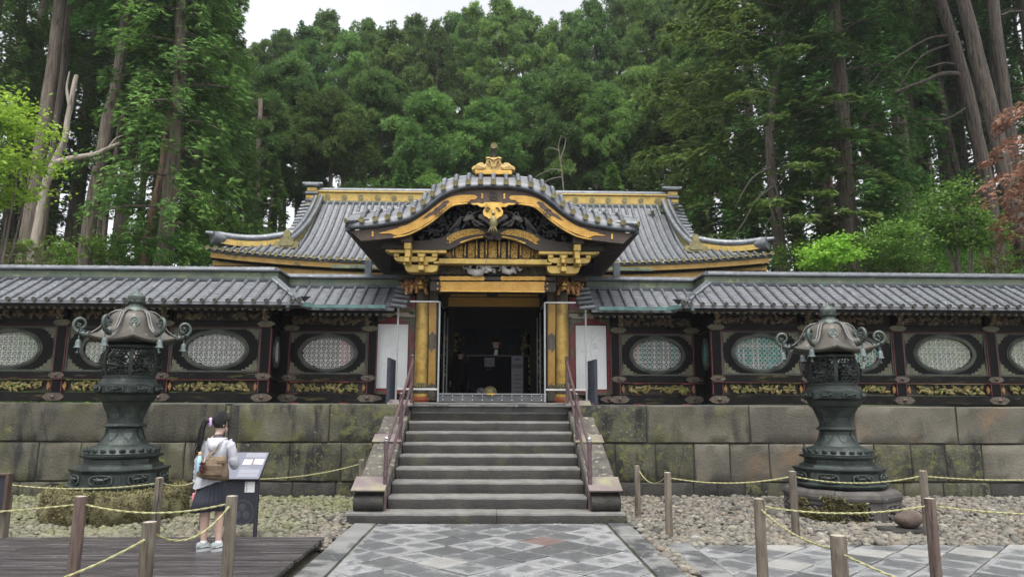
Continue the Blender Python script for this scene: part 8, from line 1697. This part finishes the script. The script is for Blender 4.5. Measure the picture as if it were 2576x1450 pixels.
# tall cedars on the slope behind the hall: back row making the skyline
row = [(560, 60, 50), (612, 120, 54), (660, 95, 48), (720, 70, 52), (775, 60, 47), (825, 28, 50), (880, 70, 46), (930, 50, 53), (985, 62, 48), (1045, 42, 51), (1100, 55, 47), (1150, 38, 52), (1195, 12, 49), (1262, -6, 47), (1320, 25, 52), (1385, 50, 48), (1440, 30, 53), (1490, 0, 47), (1555, -25, 50), (1620, -35, 46), (1690, -60, 50), (1755, -70, 47)]
for i, (v, yt, Y) in enumerate(row):
    P = at(v, yt, Y); k = i % 4; H = P.z-hill(P.x, Y)-.65; base = (27, 28, 26, 27)[k]; put(('cedar', k), P.x, Y, H/base, '%s tall cedar from the left along the skyline, %s' % (ORD[i], spot(v)), 'tall cedars along the skyline', sz=H/base)
row2 = [(640, 260, 37), (735, 170, 39), (840, 250, 35), (960, 200, 40), (1085, 250, 36), (1225, 270, 37), (1330, 215, 40), (1440, 205, 37), (1530, 240, 36), (1610, 190, 39), (1690, 205, 35), (1750, 120, 37)]
for i, (v, yt, Y) in enumerate(row2):
    P = at(v, yt, Y); k = i % 3; H = P.z-hill(P.x, Y); base = (19, 17, 20)[k]; put(('lowcedar', k), P.x, Y, max(.72, H/base), '%s shorter cedar from the left before the skyline, %s' % (ORD[i], spot(v)), 'shorter cedars before the skyline row', sz=H/base)
row3 = [(690, 400, 31), (1010, 420, 32), (1130, 445, 33), (1540, 425, 33), (1640, 430, 31)]
for i, (v, yt, Y) in enumerate(row3):
    P = at(v, yt, Y); H = P.z-hill(P.x, Y); k = i % 2; put(('youngcypress', k), P.x, Y, H/(10.5, 8.5)[k], 'young bushy cypress, %s from the left, low %s' % (ORD[i], spot(v)), 'young cypresses close behind the hall')
for i, (v, Y, s_, lb) in enumerate(((10, 29, 1.1, 'bushy young cypress filling the gap at the far left edge'), (115, 33, 1.3, 'bushy young cypress behind the forked pale tree'), (2450, 31, 1.25, 'bushy young cypress in the gap left of the leaning cedars'), (2550, 33, 1.4, 'bushy young cypress in the gap behind the leaning cedars'), (2630, 29, 1.2, 'bushy young cypress at the right edge behind the rust maple'), (2345, 34, 1.3, 'bushy young cypress behind the grey-green dogwood'), (1790, 33, 1.3, 'bushy young cypress just beyond the right tip of the hall roof'), (1880, 35, 1.45, 'bushy young cypress in the shade left of the hemlock trunk'), (2010, 36, 1.4, 'bushy young cypress in the shade right of the hemlock trunk'), (2200, 35, 1.4, 'bushy young cypress above the lime maple, deep in shade'), (585, 33, 1.15, 'bushy young cypress just beyond the left tip of the hall roof'))): P = at(v, 600, Y); put(('youngcypress', i % 2), P.x, Y, s_, lb, 'young cypresses in the side woods')
# left and right forest
LEFT = [(410, 22.5, 0, 1.05), (475, 26, 2, 1.02), (468, 30, 1, 1.0), (300, 29, 1, 1.0), (185, 31, 0, 1.1), (45, 32, 1, 1.1), (-80, 26, 2, 1.0), (600, 35, 2, .58), (390, 34, 1, 1.1), (120, 40, 1, 1.2), (250, 39, 1, 1.25), (490, 42, 0, 1.1)]
for i, (v, Y, k, s) in enumerate(LEFT):
    P = at(v, 600, Y); put(('cypress', k), P.x, Y, s, 'dense green cypress in the forest left of the hall, %s from the left edge' % ORD[i] if False else ('drooping cypress left of the hall, %s' % ['in front with its foliage hanging to the hall eave', 'just behind the front one, nearer the hall', 'next to the skyline cedars at the hall corner', 'behind the reddish bare trunk', 'behind the forked pale trunk', 'at the left edge, tall and dark', 'half outside the left edge', 'low, beside the left end of the hall ridge', 'deep in the wood behind the front cypress', 'deep in the wood at far left', 'deep in the wood behind the reddish trunk', 'deep in the wood by the skyline gap', 'farthest back, behind the left trunks', 'farthest back at the left edge'][i]), 'cypresses left of the hall')
RIGHT = [(2140, 24, 2, 1.15), (2215, 29, 0, 1.05), (2070, 33, 1, 1.0), (2320, 32, 1, 1.05), (2440, 35, 0, 1.15), (2500, 30, 1, 1.1), (2660, 27, 1, 1.05), (1830, 36, 0, 1.15), (1900, 42, 1, 1.25), (2010, 45, 1, 1.3), (2230, 42, 1, 1.25), (2350, 45, 1, 1.3)]
for i, (v, Y, k, s) in enumerate(RIGHT):
    P = at(v, 600, Y); put(('cypress', k), P.x, Y, s, 'cypress right of the hall, ' + ['bright and bushy right of the pale hemlock trunk', 'behind the bright bushy one', 'behind the yellow-green hemlock', 'dark, left of the big leaning trunks', 'dark, among the leaning trunks', 'dark, behind the largest leaning trunk', 'half outside the right edge', 'behind the hemlock, next to the skyline cedars', 'farther back above the hall right eave', 'far back above the hemlock', 'far back behind the bushy cypress', 'far back left of the leaning trunks', 'far back behind the leaning trunks', 'far back at the right edge'][i], 'cypresses right of the hall')
for i, (v, Y, s_, lb) in enumerate(((2290, 29, 1.0, 'dark cedar whose crown hangs over the dead limb, top right'), (2400, 31, 1.0, 'dark cedar between the two leaning trunks, crown out of frame'), (2560, 29, .95, 'dark cedar behind the largest leaning trunk, crown out of frame'), (2200, 33, 1.0, 'dark cedar behind the bushy cypress beside the hemlock'))): P = at(v, 600, Y); put(('cedar', (2, 0, 2, 0)[i]), P.x, Y, s_, lb, 'dark cedars at the right wood edge')
# trees with trunks of their own
def hero(nm, label, pts, Y, rad, mat, crown=None, branches=(), cz=None, crown_s=1., group=None, flare=1.3):
    P = [at(x, y, Y+(q[0] if q else 0)) for x, y, *q in pts]; base = Vector((P[0].x, P[0].y, hill(P[0].x, P[0].y))); P0 = [base-Vector((0, 0, .6))]+P if P[0].z > base.z+.3 else P
    r = thing(nm, label, 'tree', base, group); L_ = [p-base for p in P0]
    rad = (rad[0]*.60, rad[1]*.60); me = trunk_mesh(L_, rad, MAT[mat], (), 12, flare=flare); o = bpy.data.objects.new('trunk', me); COL.objects.link(o); o.parent = r; WO[r.name] = base
    for (bp, br) in branches:
        B = [at(x, y, Y+(q[0] if q else 0))-base for x, y, *q in bp]; m = MB(); Q = interp3(B, 4); m.tube(Q, [br[0]+(br[1]-br[0])*i/(len(Q)-1) for i in range(len(Q))], 8, cap=False); o = bpy.data.objects.new('limb', m.mesh('limb', MAT[mat], 70)); COL.objects.link(o); o.parent = r
    if not crown and not branches:
        q = random.Random(len(label)); k = L_[-2].lerp(L_[-1], .3); m = MB(); m.tube([k, k+Vector((q.choice((-.5, .5)), -.2, .15)), k+Vector((q.choice((-1., 1.)), -.4, .1))], [rad[1]*.3, rad[1]*.2, .01], 6, cap=False); o = bpy.data.objects.new('limb', m.mesh('limb', MAT[mat], 70)); COL.objects.link(o); o.parent = r
    if crown:
        key, ref, off = crown; o = bpy.data.objects.new('crown', TP[key]['crown']); COL.objects.link(o); o.parent = r; o.location = L_[-1]+Vector(off); o.scale = (ref,)*3; o.rotation_euler = (0, 0, random.uniform(0, 6))
    return r
C_ = ('cypress', 1)
hero('cypress_tree', 'thick straight grey trunk leaning right at the far left, ridged bark', [(62, 650), (95, 420), (122, 240), (142, 90), (160, -120)], 24, (.46, .30), 'bark', (C_, .95, (0, 0, -9)))
hero('cypress_tree', 'slim pale trunk beside the thick one at the far left', [(100, 650), (130, 400), (152, 240), (170, 60), (185, -120)], 25.5, (.27, .18), 'bark', (('cypress', 0), .85, (0, 0, -5)))
hero('forked_tree', 'pale crooked tree at the left whose long bare limb reaches right', [(82, 652), (112, 480), (140, 405), (163, 350), (176, 270), (194, 190)], 21.5, (.27, .11), 'barkpale', None, (([(138, 410), (185, 398), (240, 388), (275, 372), (302, 360)], (.12, .05)), ([(176, 270), (168, 225), (175, 180)], (.06, .02)), ([(275, 372), (290, 350), (310, 340)], (.05, .015))))
hero('cypress_tree', 'broad brown trunk left of centre in the left wood, leaning right', [(212, 655), (240, 480), (266, 330), (290, 225), (308, 110), (330, -60)], 22.5, (.42, .24), 'bark', (('cypress', 1), .9, (0, 0, -8.8)), (([(270, 310), (300, 300), (330, 270)], (.07, .02)), ([(240, 470), (285, 462), (310, 455)], (.04, .01))))
hero('cedar_tree', 'reddish bare trunk left of the hall with peeling bark', [(366, 640), (384, 530), (402, 450), (412, 390), (425, 280)], 23, (.27, .16), 'barkred', (('cypress', 2), .6, (0, 0, -3.5)), (([(372, 600), (345, 592), (320, 575)], (.04, .01)), ([(372, 600), (400, 596), (425, 600)], (.04, .01))))
hero('cedar_tree', 'thin straight trunk right of the broad brown one in the left wood', [(255, 655), (276, 470), (297, 350), (306, 250)], 26, (.18, .12), 'bark'); hero('cedar_tree', 'grey trunk behind the reddish one, left of the hall', [(345, 640), (356, 500), (366, 380), (372, 280)], 28, (.24, .17), 'bark'); hero('cedar_tree', 'dark trunk against the bright gap at the far left', [(22, 640), (36, 400), (48, 200), (56, 40), (62, -100)], 28, (.36, .28), 'barkdk')
hero('cedar_tree', 'pale trunk in the gap between the left cypresses and the hall', [(640, 640), (648, 450), (652, 330), (655, 250)], 36, (.30, .20), 'bark'); hero('cedar_tree', 'slender trunk at the left end of the hall roof', [(500, 640), (510, 450), (516, 300)], 34, (.26, .2), 'bark')
hero('cedar_tree', 'large dark cedar trunk leaning left at the right edge, farther left one', [(2505, 585), (2456, 340), (2412, 150), (2366, 0), (2335, -110)], 22, (.40, .26), 'barkdk', (('cedar', 0), .9, (-1, 0, -10.5)), (([(2425, 190), (2375, 186), (2322, 206), (2250, 232)], (.12, .04)), ([(2415, 165), (2370, 160), (2310, 180)], (.06, .015)), ([(2440, 265), (2380, 300), (2320, 300)], (.05, .012)), ([(2395, 90), (2330, 100), (2230, 165), (2180, 230)], (.06, .01)), ([(2400, 110), (2320, 140), (2260, 220)], (.05, .01))))
hero('cedar_tree', 'largest cedar trunk leaning left at the right edge, ridged grey bark', [(2580, 640), (2548, 520), (2490, 270), (2428, 20), (2400, -100)], 20.5, (.42, .31), 'barkdk', (('cedar', 2), .9, (0, 0, -9.2)))
hero('cedar_tree', 'dark upright cedar trunk behind the largest one at the right edge', [(2560, 520), (2535, 300), (2508, 100), (2490, -80)], 25, (.42, .32), 'barkdk'); hero('cedar_tree', 'thin dark trunk deep in the wood right of the hemlock', [(2330, 620), (2310, 450), (2290, 300), (2270, 120)], 33, (.3, .2), 'barkdk'); hero('cedar_tree', 'second thin trunk deep in the wood, left of the leaning cedars', [(2440, 560), (2400, 400), (2370, 250), (2350, 80)], 30, (.28, .2), 'barkdk')
hero('cedar_tree', 'reddish upright trunk right of the hemlock, half hidden by shrubs', [(2100, 640), (2092, 540), (2086, 470), (2080, 350)], 27, (.28, .2), 'barkred'); hero('broken_tree', 'black leaning trunk right of the hemlock above the lime maple', [(2165, 600), (2148, 545), (2125, 485), (2110, 440)], 25, (.24, .16), 'bark'); hero('cedar_tree', 'grey trunk beyond the right end of the hall ridge', [(1752, 560), (1742, 430), (1735, 300), (1728, 180)], 34, (.30, .22), 'bark')
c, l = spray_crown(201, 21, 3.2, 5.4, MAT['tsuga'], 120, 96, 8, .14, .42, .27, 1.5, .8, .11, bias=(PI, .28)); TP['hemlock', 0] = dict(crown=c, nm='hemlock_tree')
P = at(1955, 600, 25.5); gz = hill(P.x, 25.5); base = Vector((P.x, 25.5, gz)); r = thing('hemlock_tree', 'yellow-green hemlock with flat layered boughs and a pale trunk right of the hall', 'tree', base)
tp = [at(x, y, 25.5)-base for x, y in ((1968, 700), (1955, 560), (1942, 440), (1936, 320), (1960, 150), (1990, -80))]
o = bpy.data.objects.new('trunk', trunk_mesh([(0.2, 0, -.5)]+tp, (.30, .08), MAT['bark'], [(z, t) for z, t in l[4::4]], 12, lr=.045)); COL.objects.link(o); o.parent = r; o = bpy.data.objects.new('crown', c); COL.objects.link(o); o.parent = r
for bp in ([(1944, 470), (1905, 500), (1870, 560), (1840, 600)], [(1950, 520), (1985, 480), (2030, 440)], [(1946, 450), (1960, 520), (1930, 560), (1925, 620)], [(1940, 420), (1890, 450), (1850, 520)]):
    B = [at(x, y, 24.6)-base for x, y in bp]; m = MB(); Q = interp3(B, 4); m.tube(Q, [.05-.04*i/(len(Q)-1) for i in range(len(Q))], 5, cap=False); o = bpy.data.objects.new('limb', m.mesh('limb', MAT['twig'], 70)); COL.objects.link(o); o.parent = r
# shrubs and small trees
def shrub(nm, label, v, y, Y, rad, mat, seed, ncl, per, leaf, zc=None, stems=5, layered=.5, cat='shrub', smat='bark', group=None):
    P = at(v, y, Y); gz = hill(P.x, Y); base = Vector((P.x, Y, min(gz, P.z-rad[2]*.5))); r = thing(nm, label, cat, base, group); hz = P.z-base.z
    o = bpy.data.objects.new('crown', broad_crown(seed, rad, hz, MAT[mat], ncl, per, leaf, layered)); COL.objects.link(o); o.parent = r
    m = MB(); q = random.Random(seed)
    for i in range(stems):
        a = q.uniform(0, 6.28); e = Vector((math.cos(a)*rad[0]*.55, math.sin(a)*rad[1]*.55, hz+q.uniform(-.3, .5)*rad[2])); m.tube([Vector((q.uniform(-.12, .12), q.uniform(-.12, .12), -.3)), e*.5+Vector((q.uniform(-.1, .1), 0, .1)), e], [.045, .03, .008], 5, cap=False)
    o = bpy.data.objects.new('stems', m.mesh('stems', MAT[smat], 70)); COL.objects.link(o); o.parent = r; return r
shrub('maple_tree', 'bright lime-green maple leaning in at the left edge', 15, 390, 17, (1.0, 1.2, 1.65), 'lime', 301, 60, 75, .115, stems=6, cat='tree')
shrub('maple_shrub', 'lime-green shrub at the left corner of the hall roof', 490, 580, 24.5, (.85, .9, 1.1), 'lime', 302, 46, 70, .12, layered=.5); shrub('leafy_shrub', 'yellow-green low shrub behind the left wall at the left edge', 30, 640, 18.5, (1.1, 1., .35), 'olive', 303, 40, 60, .07)
shrub('leafy_shrub', 'dark leafy shrub between the left trunks', 170, 630, 22, (1.6, 1.2, .5), 'midleaf', 304, 50, 60, .08); shrub('leafy_shrub', 'green shrub behind the left wall beside the hall corner', 445, 640, 22.5, (1.2, 1., .6), 'midleaf', 305, 46, 60, .09)
shrub('maple_shrub', 'bright lime maple in front of the leaning black trunk right of the hall', 2095, 640, 18.5, (.72, .9, .5), 'lime', 306, 46, 80, .09); shrub('leafy_shrub', 'fresh green shrub right of the lime maple', 2240, 625, 19, (.95, 1., .75), 'midleaf', 307, 60, 80, .085); shrub('dogwood_shrub', 'grey-green dogwood with pale bare stems right of the wall', 2405, 545, 19.5, (.85, .9, 1.1), 'midleaf', 308, 60, 80, .10, stems=9, smat='twig')
shrub('leafy_shrub', 'dark green bush behind the fresh green shrub', 2300, 600, 23, (1.5, 1.2, 1.2), 'midleaf', 309, 60, 70, .10); shrub('leafy_shrub', 'low spreading bush under the big trunks at right', 2480, 590, 20.5, (.9, 1., .35), 'midleaf', 310, 36, 60, .09); shrub('pale_shrub', 'pale olive shrub on the grass bank at the right edge', 2535, 655, 16.8, (.55, .6, .28), 'olive', 311, 34, 60, .05, stems=8, smat='twig')
shrub('leafy_shrub', 'green bush behind the right wall under the hemlock', 2020, 650, 23, (1.2, 1., .7), 'midleaf', 312, 44, 60, .09); shrub('leafy_shrub', 'bush at the foot of the wood behind the left wall', 290, 640, 25, (1.6, 1., .7), 'midleaf', 313, 46, 60, .09)
shrub('leafy_shrub', 'bush in the shade beside the reddish trunk at left', 400, 620, 27, (1.8, 1., 1.), 'midleaf', 314, 50, 60, .10); shrub('leafy_shrub', 'round bush between the pale left trunks and the hall', 600, 600, 30, (2., 1., 1.2), 'midleaf', 315, 50, 60, .11); shrub('leafy_shrub', 'bush in the deep shade below the dead limb at right', 2250, 500, 27, (2., 1.2, 1.5), 'midleaf', 316, 60, 60, .11)
# rust-coloured maple leaning in from the right
c, l = spray_crown(401, 6.3, 2.5, 2.4, MAT['redleaf'], 62, 60, 7, .16, .7, .14, 2.2, .6, .12); P = at(2720, 560, 16.0); base = Vector((P.x, 16.0, min(hill(P.x, 16.), P.z)-.2)); r = thing('maple_tree', 'rust-coloured weeping maple leaning in at the right edge', 'tree', base); top = at(2600, 225, 16.).z-base.z
o = bpy.data.objects.new('crown', c); COL.objects.link(o); o.parent = r; o.scale = (1, 1, top/5.6); o = bpy.data.objects.new('trunk', trunk_mesh([(0, 0, -.4), (.1, 0, 1.2), (-.1, .05, 2.6), (0, 0, top*.9)], (.14, .03), MAT['bark'], [(z, t) for z, t in l[::3]], 8, lr=.022)); o.scale = (1, 1, 1); COL.objects.link(o); o.parent = r
# dead bare branches in the right half of the cedar wood
def bare(label, pts, Y, rad):
    base = at(*pts[0][0], Y); r = thing('dead_branch', label, 'branch', base)
    for k, bp in enumerate(pts): B = [at(x, y, Y)-base for x, y in bp] if isinstance(bp[0], tuple) else []; m = MB(); Q = interp3(B, 4); m.tube(Q, [rad*(1-.8*i/(len(Q)-1)) for i in range(len(Q))], 5, cap=False); o = bpy.data.objects.new('branch', m.mesh('branch', MAT['twig'], 70)); COL.objects.link(o); o.parent = r
def bare2(label, lines, Y, rad):
    base = at(*lines[0][0], Y); r = thing('dead_tree', label, 'dead tree', base)
    for bp in lines:
        B = [at(x, y, Y)-base for x, y in bp]; m = MB(); Q = interp3(B, 4); m.tube(Q, [rad*(1-.8*i/(len(Q)-1)) for i in range(len(Q))], 5, cap=False); o = bpy.data.objects.new('branch', m.mesh('branch', MAT['twig'], 70)); COL.objects.link(o); o.parent = r
bare2('pale dead tree with bare branches above the right side of the gate roof', [[(1418, 480), (1412, 420), (1405, 370), (1412, 340)], [(1412, 430), (1390, 425), (1355, 440), (1340, 452)], [(1410, 400), (1420, 370), (1424, 345)], [(1412, 445), (1380, 452), (1360, 470)], [(1408, 380), (1390, 372), (1372, 376)]], 31, .038)
# undergrowth and grass on the banks
def scatter(nm, n, xr, yr, mat, leaf, h, per, keep=None, label=None):
    g = RNG; x = g.uniform(*xr, n); y = g.uniform(*yr, n); z = np.array([hill(a, b) for a, b in zip(x, y)])
    if keep is not None: k = np.array([keep(a, b) for a, b in zip(x, y)]); x, y, z = x[k], y[k], z[k]; n = len(x)
    c = np.stack([x, y, z], 1); ct = g.uniform(-.2, .2, n); p = c[:, None]+g.normal(0, 1, (n, per, 3))*np.array([h, h, h*.35])+np.array([0, 0, h*.5]); p = p.reshape(-1, 3); m = len(p)
    d = unit(g.normal(0, 1, (m, 3))*np.array([1, 1, .5])); s = unit(np.cross(d, unit(np.array([0, 0, 1.])+g.normal(0, .4, (m, 3))))); l = leaf*g.uniform(.6, 1.4, m)
    T = (.45+ct[:, None]+g.uniform(-.2, .2, (n, per))).reshape(-1); o = bpy.data.objects.new(nm, to_mesh(nm, leaf_tris(p, d, s, l, l*.3), T, mat)); COL.objects.link(o); tag(o, label, None, None, 'stuff'); return o
out = lambda x, y: abs(x) > 10.2 or y > 31
scatter('undergrowth', 2600, (-26, -10), (16, 34), MAT['midleaf'], .14, .40, 34, out, 'leafy undergrowth on the bank left of the hall'); scatter('undergrowth', 2600, (10, 28), (17, 36), MAT['midleaf'], .14, .40, 34, out, 'leafy undergrowth on the bank right of the hall'); scatter('undergrowth', 1500, (-18, 18), (30, 40), MAT['hinoki'], .2, .6, 30, None, 'low undergrowth behind the hall')
n = 26000; g = RNG; x = g.uniform(11.0, 16.5, n); y = g.uniform(14.5, 19.5, n); z = np.array([hill(a, b) for a, b in zip(x, y)]); c = np.stack([x, y, z], 1); d = unit(g.normal(0, .35, (n, 3))+np.array([0, 0, 1.])); s = unit(np.cross(d, g.normal(0, 1, (n, 3))))
o = bpy.data.objects.new('bank_grass', to_mesh('bank_grass', leaf_tris(c, d, s, g.uniform(.10, .26, n), np.full(n, .008)), g.uniform(.2, 1, n), MAT['grass'])); COL.objects.link(o); tag(o, 'bright grass on the bank at the right edge', None, None, 'stuff')

# ================================================================ THIN MIST
hz = MB().box(-85, 85, -22, 128, -1.2, 36); hm = bpy.data.materials.new('mist'); hm.use_nodes = True; nt = hm.node_tree; nt.nodes.clear(); _o = nt.nodes.new('ShaderNodeOutputMaterial'); _v = nt.nodes.new('ShaderNodeVolumePrincipled')
_v.inputs['Color'].default_value = (.92, .95, 1, 1); _v.inputs['Density'].default_value = .0005; _v.inputs['Anisotropy'].default_value = .3; nt.links.new(_v.outputs[0], _o.inputs['Volume'])
tag(obj('haze', hz, hm), kind='stuff')
